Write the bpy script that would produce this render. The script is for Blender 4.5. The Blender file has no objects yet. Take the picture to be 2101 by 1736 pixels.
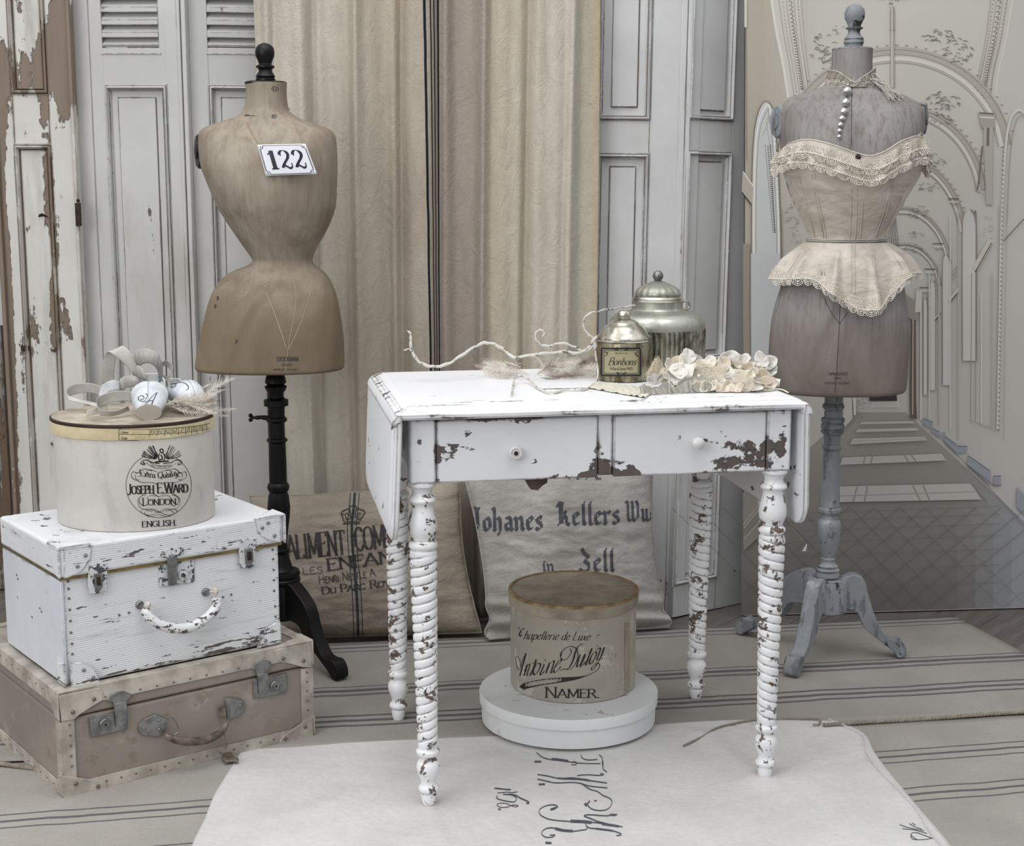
import bpy, math, random
from math import sin, cos, pi, radians, sqrt, atan2
from mathutils import Vector, Matrix, noise as mnoise

# ------------------------------------------------------------------ camera, world, light
SC = bpy.context.scene
COL = SC.collection
FPX, CX, CY, TILT, CAMH = 3060.0, 1050.5, 868.0, radians(9.4), 1.2
cam_data = bpy.data.cameras.new('camera')
cam = bpy.data.objects.new('camera', cam_data); COL.objects.link(cam)
cam.location = (0, 0, CAMH); cam.rotation_euler = (pi / 2 - TILT, 0, 0)
cam_data.sensor_fit = 'HORIZONTAL'; cam_data.sensor_width = 36.0
cam_data.lens = 36.0 * FPX / 2101.0
cam_data.clip_start = 0.05; cam_data.clip_end = 100
SC.camera = cam
SC.view_settings.view_transform = 'Standard'
SC.view_settings.look = 'None'
SC.view_settings.gamma = 1.0
SC.view_settings.use_curve_mapping = False
SC.view_settings.exposure = 0.52

world = bpy.data.worlds.new('overcast_daylight'); SC.world = world
world.use_nodes = True
wn = world.node_tree; wn.nodes.clear()
wo = wn.nodes.new('ShaderNodeOutputWorld'); wb = wn.nodes.new('ShaderNodeBackground')
wtc = wn.nodes.new('ShaderNodeTexCoord'); wsx = wn.nodes.new('ShaderNodeSeparateXYZ')
wr = wn.nodes.new('ShaderNodeValToRGB')
wn.links.new(wtc.outputs['Generated'], wsx.inputs[0])
wm = wn.nodes.new('ShaderNodeMath'); wm.operation = 'MULTIPLY_ADD'; wm.inputs[1].default_value = .5; wm.inputs[2].default_value = .5
wn.links.new(wsx.outputs['Z'], wm.inputs[0]); wn.links.new(wm.outputs[0], wr.inputs[0])
wr.color_ramp.elements[0].position = .3; wr.color_ramp.elements[0].color = (.10, .097, .09, 1)
wr.color_ramp.elements[1].position = .85; wr.color_ramp.elements[1].color = (.975, .985, 1.0, 1)
e_ = wr.color_ramp.elements.new(.52); e_.color = (.42, .42, .423, 1)
wn.links.new(wr.outputs[0], wb.inputs[0]); wn.links.new(wb.outputs[0], wo.inputs[0])
wb.inputs[1].default_value = 0.62

def area(name, loc, target, sx, sy, power, col=(1, 1, 1)):
    d = bpy.data.lights.new(name, 'AREA'); d.shape = 'RECTANGLE'; d.size = sx; d.size_y = sy; d.energy = power; d.color = col
    o = bpy.data.objects.new(name, d); COL.objects.link(o); o.location = loc
    o.rotation_euler = (Vector(target) - Vector(loc)).to_track_quat('-Z', 'Y').to_euler()
    return o
area('overhead_daylight', (-.4, 2.2, 3.9), (0.0, 3.0, 0.3), 3.4, 2.6, 49, (1.0, 1.0, .995))
area('doorway_daylight', (-2.6, -.6, 2.3), (.1, 3.3, .6), 2.2, 2.0, 50, (1.0, .995, .985))

# ------------------------------------------------------------------ projection helpers (author's measuring aids)
def _ray(px, py):
    a, b = px - CX, CY - py
    return Vector((a, FPX * cos(TILT) + b * sin(TILT), -FPX * sin(TILT) + b * cos(TILT)))
def ground(px, py, z=0.0):
    r = _ray(px, py); k = (z - CAMH) / r.z
    return Vector((r.x * k, r.y * k, z))
def at(px, py, Y):
    r = _ray(px, py); k = Y / r.y
    return Vector((r.x * k, Y, CAMH + r.z * k))
def on_plane(px, py, p0, n):
    r = _ray(px, py); o = Vector((0, 0, CAMH))
    return o + r * ((p0 - o).dot(n) / r.dot(n))

# ------------------------------------------------------------------ colour and node helpers
def lin(c):
    if isinstance(c, str):
        c = [int(c[i:i + 2], 16) / 255 for i in (0, 2, 4)]
    return tuple((x / 12.92 if x <= .04045 else ((x + .055) / 1.055) ** 2.4) for x in c) + (1.0,)

class NB:
    def __init__(s, name):
        s.m = bpy.data.materials.new(name); s.m.use_nodes = True
        s.t = s.m.node_tree; s.t.nodes.clear()
        s.out = s.n('ShaderNodeOutputMaterial'); s.b = s.n('ShaderNodeBsdfPrincipled')
        s.t.links.new(s.b.outputs[0], s.out.inputs[0])
        s.tc = s.n('ShaderNodeTexCoord'); s.obj = s.tc.outputs['Object']; s.uv = s.tc.outputs['UV']
    def n(s, k, **kw):
        n = s.t.nodes.new(k)
        for a, v in kw.items(): setattr(n, a, v)
        return n
    def l(s, a, b): s.t.links.new(a, b)
    def put(s, sock, v):
        if hasattr(v, 'is_linked') or isinstance(v, bpy.types.NodeSocket): s.l(v, sock)
        else: sock.default_value = v
    def map(s, vec, scale=(1, 1, 1), loc=(0, 0, 0), rot=(0, 0, 0)):
        n = s.n('ShaderNodeMapping'); s.l(vec, n.inputs[0])
        n.inputs['Scale'].default_value = scale; n.inputs['Location'].default_value = loc; n.inputs['Rotation'].default_value = rot
        return n.outputs[0]
    def noise(s, vec, scale=5, detail=4, rough=.55, dist=0.0):
        n = s.n('ShaderNodeTexNoise'); s.l(vec, n.inputs['Vector'])
        n.inputs['Scale'].default_value = scale; n.inputs['Detail'].default_value = detail
        n.inputs['Roughness'].default_value = rough; n.inputs['Distortion'].default_value = dist
        return n.outputs[0]
    def math(s, op, a, b=0.0, c=0.0, clamp=False):
        n = s.n('ShaderNodeMath', operation=op, use_clamp=clamp)
        s.put(n.inputs[0], a); s.put(n.inputs[1], b); s.put(n.inputs[2], c)
        return n.outputs[0]
    def step(s, v, a, b, lo=0.0, hi=1.0):
        n = s.n('ShaderNodeMapRange', interpolation_type='SMOOTHSTEP')
        s.put(n.inputs[0], v); n.inputs[1].default_value = a; n.inputs[2].default_value = b
        n.inputs[3].default_value = lo; n.inputs[4].default_value = hi
        return n.outputs[0]
    def mix(s, f, a, b, mode='MIX'):
        n = s.n('ShaderNodeMix', data_type='RGBA', blend_type=mode)
        s.put(n.inputs[0], f)
        for k, v in ((6, a), (7, b)):
            if isinstance(v, (tuple, list)) and len(v) == 3: v = tuple(v) + (1,)
            s.put(n.inputs[k], v)
        return n.outputs[2]
    def ramp(s, f, stops, interp='LINEAR'):
        n = s.n('ShaderNodeValToRGB'); n.color_ramp.interpolation = interp
        s.put(n.inputs[0], f); e = n.color_ramp.elements
        e[0].position, e[0].color = stops[0]; e[1].position, e[1].color = stops[-1]
        for p, c in stops[1:-1]:
            q = e.new(p); q.color = c
        return n.outputs[0]
    def bump(s, h, strength=.3, dist=.002):
        n = s.n('ShaderNodeBump'); n.inputs['Strength'].default_value = strength; n.inputs['Distance'].default_value = dist
        s.put(n.inputs['Height'], h); s.l(n.outputs[0], s.b.inputs['Normal'])
        return n
    def set(s, col=None, rough=None, metal=None, **kw):
        if col is not None: s.put(s.b.inputs['Base Color'], col)
        if rough is not None: s.put(s.b.inputs['Roughness'], rough)
        if metal is not None: s.put(s.b.inputs['Metallic'], metal)
        for k, v in kw.items(): s.put(s.b.inputs[k.replace('_', ' ')], v)
        return s.m
    def sep(s, vec):
        n = s.n('ShaderNodeSeparateXYZ'); s.l(vec, n.inputs[0]); return n.outputs

def g(h, k=1.0):
    c = lin(h); return (c[0] * k, c[1] * k, c[2] * k, 1)

def chippy(name, paint, wood, dark='2e2a27', thr=.62, scale=(9, 9, 9), fine=60, edge=.35, edge_r=.006, patches=(), rough=.55, mott=.12, stain=None, streak=(0, 0, 0), off=0.0, second=None):
    """worn paint: noise chips, more of them on edges, optional bare areas (centre, radius, strength) in object space"""
    b = NB(name)
    p = b.map(b.obj, loc=(off, off * 1.7, off * .6))
    q = b.map(p, scale=scale)
    n1 = b.noise(q, 1.0, 7, .62, .3)
    n2 = b.noise(p, fine, 3, .6)
    m = b.math('ADD', n1, b.math('MULTIPLY', b.math('SUBTRACT', n2, .5), .22))
    if edge > 0:
        bv = b.n('ShaderNodeBevel', samples=3); bv.inputs[0].default_value = edge_r
        ge = b.n('ShaderNodeNewGeometry')
        dt = b.n('ShaderNodeVectorMath', operation='DOT_PRODUCT'); b.l(bv.outputs[0], dt.inputs[0]); b.l(ge.outputs['Normal'], dt.inputs[1])
        E = b.math('MULTIPLY', b.math('SUBTRACT', 1.0, dt.outputs['Value']), edge * 6.5, clamp=False)
        m = b.math('ADD', m, b.math('MINIMUM', E, edge))
    for c, r, k in patches:
        vs = b.n('ShaderNodeVectorMath', operation='SUBTRACT'); b.l(b.obj, vs.inputs[0]); vs.inputs[1].default_value = c
        vm = b.n('ShaderNodeVectorMath', operation='DIVIDE'); b.l(vs.outputs[0], vm.inputs[0]); vm.inputs[1].default_value = r
        ln = b.n('ShaderNodeVectorMath', operation='LENGTH'); b.l(vm.outputs[0], ln.inputs[0])
        m = b.math('ADD', m, b.step(ln.outputs['Value'], 1.7, .2, 0, k))
    fac = b.step(m, thr, thr + .012)
    rim = b.math('MULTIPLY', b.step(m, thr - .022, thr - .002), b.step(m, thr + .03, thr + .008))
    big = b.noise(b.map(p, scale=(3, 3, 3)), 1.0, 5, .6)
    pc = b.mix(b.step(big, .3, .7), g(paint, 1 - mott), g(paint, 1 + mott * .35))
    if stain:
        st = b.noise(b.map(p, scale=streak if any(streak) else (6, 6, 2), loc=(4, 2, 1)), 1.0, 6, .65)
        pc = b.mix(b.step(st, .52, .78, 0, .75), pc, g(stain))
    if second:
        s2 = b.noise(b.map(p, scale=(scale[0] * 1.3, scale[1] * 1.3, scale[2] * .9), loc=(9, 3, 5)), 1.0, 6, .7)
        pc = b.mix(b.step(s2, .56, .60, 0, .8), pc, g(second))
    wd = b.mix(b.noise(b.map(p, scale=(40, 40, 6)), 1.0, 4), g(wood, .7), g(wood, 1.25))
    c = b.mix(fac, pc, wd)
    c = b.mix(b.math('MULTIPLY', rim, .8), c, g(dark))
    b.bump(b.math('ADD', b.math('MULTIPLY', fac, -1.0), b.math('MULTIPLY', n2, .25)), .45, .0012)
    return b.set(c, rough)

def plain(name, col, rough=.6, metal=0.0, mott=.15, scale=8, bump=.15, bscale=120, col2=None, spec=None):
    b = NB(name); n1 = b.noise(b.obj, scale, 5, .6)
    c = b.mix(b.step(n1, .3, .7), g(col, 1 - mott), g(col2 or col, 1 + mott * .5))
    b.bump(b.noise(b.obj, bscale, 3), bump, .001)
    if spec is not None: b.b.inputs['Specular IOR Level'].default_value = spec
    return b.set(c, rough, metal)

def cloth(name, col, col2=None, weave=900, mott=.12, scale=6, slub=.3, rough=.9, wrinkle=0, uvs=None):
    b = NB(name)
    n1 = b.noise(b.obj, scale, 6, .6)
    c = b.mix(b.step(n1, .3, .7), g(col, 1 - mott), g(col2 or col, 1 + mott * .4))
    v = b.uv if uvs else b.obj
    wx = b.noise(b.map(v, scale=(weave * .1, weave * .1, weave)), 1, 2)
    wz = b.noise(b.map(v, scale=(weave, weave, weave * .06)), 1, 2)
    w = b.math('ADD', wx, wz)
    c = b.mix(b.step(w, .75, 1.25, slub, 0), c, g(col, .62))
    h = w
    if wrinkle:
        wk = b.noise(b.map(b.obj, scale=(1, 1, 1.6)), wrinkle, 6, .6, 1.2)
        h = b.math('ADD', b.math('MULTIPLY', w, .12), b.math('MULTIPLY', wk, 1.6))
        b.bump(h, .6, .006)
    else:
        b.bump(h, .35, .0012)
    b.b.inputs['Specular IOR Level'].default_value = .15
    return b.set(c, rough)

# ------------------------------------------------------------------ mesh builder
ROOT = {}
def empty(name, loc, rz=0.0, label=None, cat=None, group=None):
    o = bpy.data.objects.new(name, None); COL.objects.link(o)
    o.empty_display_size = .05
    o.location = loc; o.rotation_euler = (0, 0, rz)
    ROOT[o.name] = Matrix.Translation(Vector(loc)) @ Matrix.Rotation(rz, 4, 'Z')
    tag(o, label, cat, group)
    return o
def tag(o, label=None, cat=None, group=None, kind=None):
    if label: o['label'] = label
    if cat: o['category'] = cat
    if group: o['group'] = group
    if kind: o['kind'] = kind
    return o

class MB:
    def __init__(s): s.v = []; s.f = []; s.mi = []; s.uv = {}; s.col = []; s.M = None; s.c = None
    def add(s, vs, fs, mi=0, uvs=None):
        o = len(s.v)
        for i, p in enumerate(vs):
            p = Vector(p)
            if s.M is not None: p = s.M @ p
            s.v.append(p)
            if uvs: s.uv[o + i] = uvs[i]
        for f in fs:
            s.f.append([o + i for i in f]); s.mi.append(mi); s.col.append(s.c)
        return s
    def box(s, x0, x1, y0, y1, z0, z1, mi=0):
        vs = [(x, y, z) for z in (z0, z1) for y in (y0, y1) for x in (x0, x1)]
        return s.add(vs, [(0, 2, 3, 1), (4, 5, 7, 6), (0, 1, 5, 4), (2, 6, 7, 3), (0, 4, 6, 2), (1, 3, 7, 5)], mi)
    def hexa(s, bot, top, mi=0):
        return s.add(list(bot) + list(top), [(3, 2, 1, 0), (4, 5, 6, 7), (0, 1, 5, 4), (1, 2, 6, 5), (2, 3, 7, 6), (3, 0, 4, 7)], mi)
    def lathe(s, prof, n=32, c=(0, 0), sx=1, sy=1, fn=None, mi=0, cap=True):
        vs = []
        for r, z in prof:
            for i in range(n):
                a = 2 * pi * i / n
                k = fn(a, z, r) if fn else r
                vs.append((c[0] + k * cos(a) * sx, c[1] + k * sin(a) * sy, z))
        fs = []
        for j in range(len(prof) - 1):
            for i in range(n):
                a, b_ = j * n + i, j * n + (i + 1) % n
                fs.append((a, b_, b_ + n, a + n))
        if cap:
            fs.append(tuple(range(n))[::-1]); fs.append(tuple((len(prof) - 1) * n + i for i in range(n)))
        return s.add(vs, fs, mi)
    def tube(s, pts, r, n=8, mi=0, cap=True, closed=False):
        pts = [Vector(p) for p in pts]; m = len(pts)
        rr = r if isinstance(r, (list, tuple)) else [r] * m
        up = Vector((0, 0, 1)); vs = []; prev = None
        for i, p in enumerate(pts):
            if closed: t = pts[(i + 1) % m] - pts[i - 1]
            else: t = pts[min(i + 1, m - 1)] - pts[max(i - 1, 0)]
            if t.length < 1e-9: t = up.copy()
            t.normalize()
            if prev is None:
                a = t.cross(up)
                if a.length < 1e-3: a = t.cross(Vector((1, 0, 0)))
            else:
                a = prev - t * prev.dot(t)
                if a.length < 1e-6: a = t.cross(up)
            a.normalize(); prev = a; bq = t.cross(a)
            for k in range(n):
                an = 2 * pi * k / n
                vs.append(p + (a * cos(an) + bq * sin(an)) * rr[i])
        fs = []
        for j in range(m if closed else m - 1):
            for i in range(n):
                a0, b0 = j * n + i, j * n + (i + 1) % n
                a1, b1 = ((j + 1) % m) * n + i, ((j + 1) % m) * n + (i + 1) % n
                fs.append((a0, a1, b1, b0))
        if cap and not closed:
            fs.append(tuple(range(n))); fs.append(tuple((m - 1) * n + i for i in range(n))[::-1])
        return s.add(vs, fs, mi)
    def grid(s, fn, nu, nv, wrap=False, mi=0, flip=False):
        vs = []; uvs = []
        nn = nu if wrap else nu + 1
        for j in range(nv + 1):
            for i in range(nn):
                u, v = i / nu, j / nv
                vs.append(fn(u, v)); uvs.append((u, v))
        fs = []
        for j in range(nv):
            for i in range(nu):
                a, b_ = j * nn + i, j * nn + (i + 1) % nn
                f = (a, b_, b_ + nn, a + nn)
                fs.append(f[::-1] if flip else f)
        return s.add(vs, fs, mi, uvs)
    def prism(s, poly, d0, d1, axes='xz', mi=0):
        """outline in a plane, extruded along the third axis"""
        n = len(poly)
        def P(a, b, d):
            return {'xz': (a, d, b), 'xy': (a, b, d), 'yz': (d, a, b)}[axes]
        vs = [P(a, b, d0) for a, b in poly] + [P(a, b, d1) for a, b in poly]
        fs = [tuple(range(n)), tuple(range(n, 2 * n))[::-1]] + [(i, i + n, (i + 1) % n + n, (i + 1) % n) for i in range(n)]
        return s.add(vs, fs, mi)
    def ball(s, c, r, n=10, mi=0, sz=1.0):
        prof = [(max(r * sin(pi * k / n), 1e-5), c[2] - r * sz * cos(pi * k / n)) for k in range(n + 1)]
        return s.lathe(prof, n + 4, (c[0], c[1]), mi=mi)
    def build(s, name, mats, parent=None, world=True, smooth=40, bevel=0, solid=0, sub=0, seg=2, off=0.0):
        me = bpy.data.meshes.new(name)
        v = s.v
        if parent is not None and world:
            inv = ROOT[parent.name].inverted() if parent.name in ROOT else Matrix()
            v = [inv @ p for p in v]
        me.from_pydata([tuple(p) for p in v], [], s.f)
        for m in (mats if isinstance(mats, (list, tuple)) else [mats]): me.materials.append(m)
        me.polygons.foreach_set('material_index', s.mi)
        if s.uv:
            ul = me.uv_layers.new(name='UVMap')
            for lp in me.loops: ul.data[lp.index].uv = s.uv.get(lp.vertex_index, (0, 0))
        if any(c is not None for c in s.col):
            ca = me.color_attributes.new('Col', 'FLOAT_COLOR', 'CORNER')
            for p in me.polygons:
                c = s.col[p.index] or (1, 1, 1, 1)
                for li in p.loop_indices: ca.data[li].color = c
        me.update()
        import bmesh
        bm = bmesh.new(); bm.from_mesh(me)
        if not s.uv: bmesh.ops.remove_doubles(bm, verts=bm.verts, dist=1e-6) if not solid else None
        bmesh.ops.recalc_face_normals(bm, faces=bm.faces) if not getattr(s, 'keepn', False) else None
        bm.to_mesh(me); bm.free()
        if smooth:
            me.shade_smooth(); me.set_sharp_from_angle(angle=radians(smooth))
        o = bpy.data.objects.new(name, me); COL.objects.link(o)
        if parent is not None: o.parent = parent
        if parent is not None and parent.name in ROOT: ROOT[o.name] = ROOT[parent.name]
        if solid:
            md = o.modifiers.new('thickness', 'SOLIDIFY'); md.thickness = solid; md.offset = off
        if bevel:
            md = o.modifiers.new('bevel', 'BEVEL'); md.width = bevel; md.segments = seg; md.limit_method = 'ANGLE'; md.angle_limit = radians(35)
            md.harden_normals = False
        if sub:
            md = o.modifiers.new('sub', 'SUBSURF'); md.levels = sub; md.render_levels = sub
        return o

def catmull(pts, k=6, closed=False):
    pts = [Vector(p) for p in pts]; n = len(pts); out = []
    rng = range(n if closed else n - 1)
    for i in rng:
        p0 = pts[i - 1] if (i > 0 or closed) else pts[0] * 2 - pts[1]
        p1, p2 = pts[i], pts[(i + 1) % n]
        p3 = pts[(i + 2) % n] if (i + 2 < n or closed) else p2 * 2 - p1
        for j in range(k):
            t = j / k
            out.append(.5 * ((2 * p1) + (p2 - p0) * t + (2 * p0 - 5 * p1 + 4 * p2 - p3) * t * t + (3 * p1 - p0 - 3 * p2 + p3) * t ** 3))
    if not closed: out.append(pts[-1])
    return out
def interp(rows, x):
    """piecewise smooth interpolation of rows [(x, a, b, ...)]"""
    if x <= rows[0][0]: return rows[0][1:]
    if x >= rows[-1][0]: return rows[-1][1:]
    for i in range(len(rows) - 1):
        if rows[i][0] <= x <= rows[i + 1][0]:
            t = (x - rows[i][0]) / (rows[i + 1][0] - rows[i][0] + 1e-12)
            r0 = rows[max(i - 1, 0)]; r1 = rows[i]; r2 = rows[i + 1]; r3 = rows[min(i + 2, len(rows) - 1)]
            o = []
            for a in range(1, len(r1)):
                d = r2[0] - r1[0]
                m1 = (r2[a] - r0[a]) / (r2[0] - r0[0] + 1e-12) * d
                m2 = (r3[a] - r1[a]) / (r3[0] - r1[0] + 1e-12) * d
                lim = 3 * abs(r2[a] - r1[a])
                m1 = max(-lim, min(lim, m1)); m2 = max(-lim, min(lim, m2))
                o.append((2 * t ** 3 - 3 * t * t + 1) * r1[a] + (t ** 3 - 2 * t * t + t) * m1 + (-2 * t ** 3 + 3 * t * t) * r2[a] + (t ** 3 - t * t) * m2)
            return tuple(o)
def fbm(x, y, z=0.0, o=4):
    return mnoise.fractal(Vector((x, y, z)), 1.0, 2.0, o)

# ------------------------------------------------------------------ lettering: single line skeletons drawn with an elliptical pen
GL = {}
def _gl(t):
    for ln in t.strip().split('\n'):
        ch, adv, rest = ln.split(' ', 2)
        GL[ch] = (float(adv), [(k[0], [tuple(float(a) for a in q.split(',')) for q in k[1:].split()]) for k in rest.split('|')])
_gl('''A .78 l0,0 .37,1|l.37,1 .74,0|l.14,.36 .6,.36
B .68 l.1,0 .1,1|c.1,1 .45,1 .56,.77 .42,.54 .1,.53|c.1,.53 .5,.53 .64,.27 .48,0 .1,0
C .74 c.68,.8 .52,.98 .3,.98 .08,.75 .05,.48 .1,.2 .33,0 .55,.03 .7,.22
D .76 l.1,0 .1,1|c.1,1 .4,1 .64,.82 .7,.5 .64,.18 .4,0 .1,0
E .64 l.1,0 .1,1|l.1,1 .58,1|l.1,.53 .46,.53|l.1,0 .6,0
F .6 l.1,0 .1,1|l.1,1 .57,1|l.1,.53 .45,.53
G .78 c.68,.8 .52,.98 .3,.98 .08,.75 .05,.48 .1,.2 .33,0 .55,.03 .68,.15|l.68,.12 .68,.45|l.46,.45 .72,.45
H .8 l.12,0 .12,1|l.68,0 .68,1|l.12,.52 .68,.52
I .34 l.16,0 .16,1
J .46 c.34,1 .34,.3 .28,.05 .12,-.06 .0,.04
K .74 l.1,0 .1,1|l.64,1 .1,.42|l.26,.6 .7,0
L .62 l.1,0 .1,1|l.1,0 .58,0
M .95 l.1,0 .12,1|l.12,1 .47,.12|l.47,.12 .82,1|l.82,1 .85,0
N .82 l.12,0 .12,1|l.12,1 .7,0|l.7,0 .7,1
O .8 c.4,1 .15,.88 .05,.5 .15,.12 .4,0 .64,.12 .74,.5 .64,.88 .4,1
P .64 l.1,0 .1,1|c.1,1 .45,1 .6,.76 .45,.5 .1,.49
Q .8 c.4,1 .15,.88 .05,.5 .15,.12 .4,0 .64,.12 .74,.5 .64,.88 .4,1|c.35,.2 .5,.15 .6,-.1 .8,-.15
R .72 l.1,0 .1,1|c.1,1 .45,1 .58,.77 .45,.54 .1,.53|l.36,.52 .68,0
S .58 c.5,.8 .42,.96 .26,1 .1,.9 .1,.7 .27,.55 .46,.4 .5,.2 .38,.02 .2,0 .06,.2
T .7 l.34,0 .34,1|l.02,1 .66,1
U .78 c.12,1 .12,.4 .18,.1 .39,0 .6,.1 .66,.4 .66,1
V .76 l.02,1 .37,0|l.37,0 .72,1
W 1.05 l.02,1 .28,0|l.28,0 .52,.95|l.52,.95 .78,0|l.78,0 1.02,1
X .72 l.04,1 .66,0|l.64,1 .04,0
Y .72 l.02,1 .35,.48|l.68,1 .35,.48|l.35,.48 .35,0
Z .66 l.06,1 .6,1|l.6,1 .04,0|l.04,0 .62,0
a .52 c.4,.52 .25,.6 .08,.45 .06,.2 .15,.02 .3,.05 .4,.22|c.41,.58 .4,.25 .41,.08 .52,.04
b .52 c.1,1 .1,.5 .1,.1 .22,0 .4,.12 .42,.38 .3,.58 .12,.42
c .44 c.38,.46 .28,.6 .1,.5 .05,.25 .14,.04 .28,.02 .4,.16
d .54 c.4,.5 .25,.6 .08,.45 .06,.2 .15,.02 .3,.05 .4,.22|c.42,1 .41,.4 .42,.08 .54,.04
e .45 c.08,.3 .34,.36 .34,.52 .22,.6 .08,.45 .06,.18 .18,.01 .32,.04 .42,.17
f .34 c.34,.92 .26,1 .16,.88 .15,.5 .15,0|l.02,.58 .3,.58
g .52 c.4,.52 .25,.6 .08,.45 .06,.2 .15,.04 .3,.07 .4,.24|c.41,.58 .4,.0 .36,-.3 .18,-.36 .05,-.24
h .54 l.1,1 .1,0|c.1,.4 .22,.58 .38,.55 .4,.3 .41,.06 .52,.04
i .28 c.12,.58 .12,.2 .14,.04 .26,.04|l.12,.8 .13,.84
j .26 c.13,.58 .13,0 .08,-.3 -.08,-.34|l.13,.8 .14,.84
k .5 l.1,1 .1,0|c.42,.56 .3,.42 .12,.3|c.2,.34 .3,.15 .46,.02
l .26 c.12,1 .12,.3 .14,.04 .26,.04
m .8 l.1,.58 .1,0|c.1,.4 .2,.58 .34,.56 .37,.3 .37,0|c.37,.4 .48,.58 .62,.56 .65,.3 .66,.06 .78,.04
n .54 l.1,.58 .1,0|c.1,.4 .22,.58 .38,.55 .4,.3 .41,.06 .52,.04
o .5 c.24,.6 .08,.48 .05,.26 .12,.05 .25,0 .4,.1 .44,.32 .38,.52 .24,.6
p .54 l.1,.6 .1,-.36|c.1,.4 .2,.58 .36,.56 .46,.35 .4,.08 .25,0 .11,.1
q .52 c.4,.52 .25,.6 .08,.45 .06,.2 .15,.02 .3,.05 .4,.22|l.42,.58 .42,-.36
r .4 l.1,.58 .1,0|c.1,.38 .18,.55 .3,.6 .37,.54
s .4 c.34,.5 .22,.6 .09,.52 .1,.38 .28,.26 .32,.1 .2,0 .05,.08
t .34 c.15,.85 .14,.3 .16,.06 .32,.06|l.02,.58 .3,.58
u .54 c.1,.58 .1,.2 .15,.03 .28,.03 .4,.2|c.41,.58 .41,.2 .42,.05 .53,.04
v .46 c.04,.58 .12,.3 .22,0|l.22,0 .42,.58
w .7 l.04,.58 .18,0|l.18,0 .34,.5|l.34,.5 .48,0|l.48,0 .64,.58
x .46 c.04,.56 .16,.45 .28,.1 .42,.02|l.4,.58 .04,0
y .5 c.08,.58 .1,.15 .22,.03 .38,.15|c.4,.58 .4,.0 .34,-.3 .18,-.36 .05,-.24
z .44 l.06,.58 .38,.58|l.38,.58 .04,0|l.04,0 .4,0
0 .58 c.28,1 .1,.85 .05,.5 .1,.15 .28,0 .44,.15 .5,.5 .44,.85 .28,1
1 .42 l.2,0 .2,1|l.02,.82 .2,1
2 .56 c.08,.74 .1,.94 .28,1 .46,.9 .46,.68 .3,.4 .05,.03|c.05,.03 .2,.12 .34,.0 .46,.0 .52,.14
3 .54 c.08,.82 .24,1 .44,.9 .42,.65 .22,.54|c.22,.54 .46,.48 .5,.2 .32,0 .12,.02 .05,.16
4 .58 l.4,0 .4,1|l.4,1 .04,.3|l.04,.3 .54,.3
5 .54 l.46,1 .14,1|l.14,1 .1,.56|c.1,.56 .3,.64 .48,.5 .46,.15 .26,0 .06,.1
6 .56 c.46,.95 .26,.95 .1,.7 .05,.35 .14,.05 .3,0 .47,.12 .48,.4 .34,.56 .16,.5 .07,.3
7 .52 l.04,1 .48,1|c.48,1 .3,.6 .2,.3 .18,0
8 .54 c.27,.54 .1,.65 .1,.88 .27,1 .44,.88 .43,.65 .27,.54 .08,.42 .07,.12 .27,0 .47,.12 .46,.42 .27,.54
9 .56 c.46,.65 .38,.48 .2,.45 .08,.6 .08,.85 .24,1 .42,.93 .48,.65 .42,.25 .22,0 .08,.06
. .24 l.09,.0 .1,.06
, .22 l.12,.08 .04,-.12
! .26 l.14,.9 .11,.25|l.1,.0 .1,.06
- .4 l.06,.38 .32,.38
/ .4 l.02,0 .36,1
: .22 l.1,.0 .1,.06|l.1,.5 .1,.56
& .8 c.72,.5 .6,.15 .35,0 .1,.08 .08,.35 .3,.55 .45,.8 .32,1 .18,.85 .3,.55 .72,0''')
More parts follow.
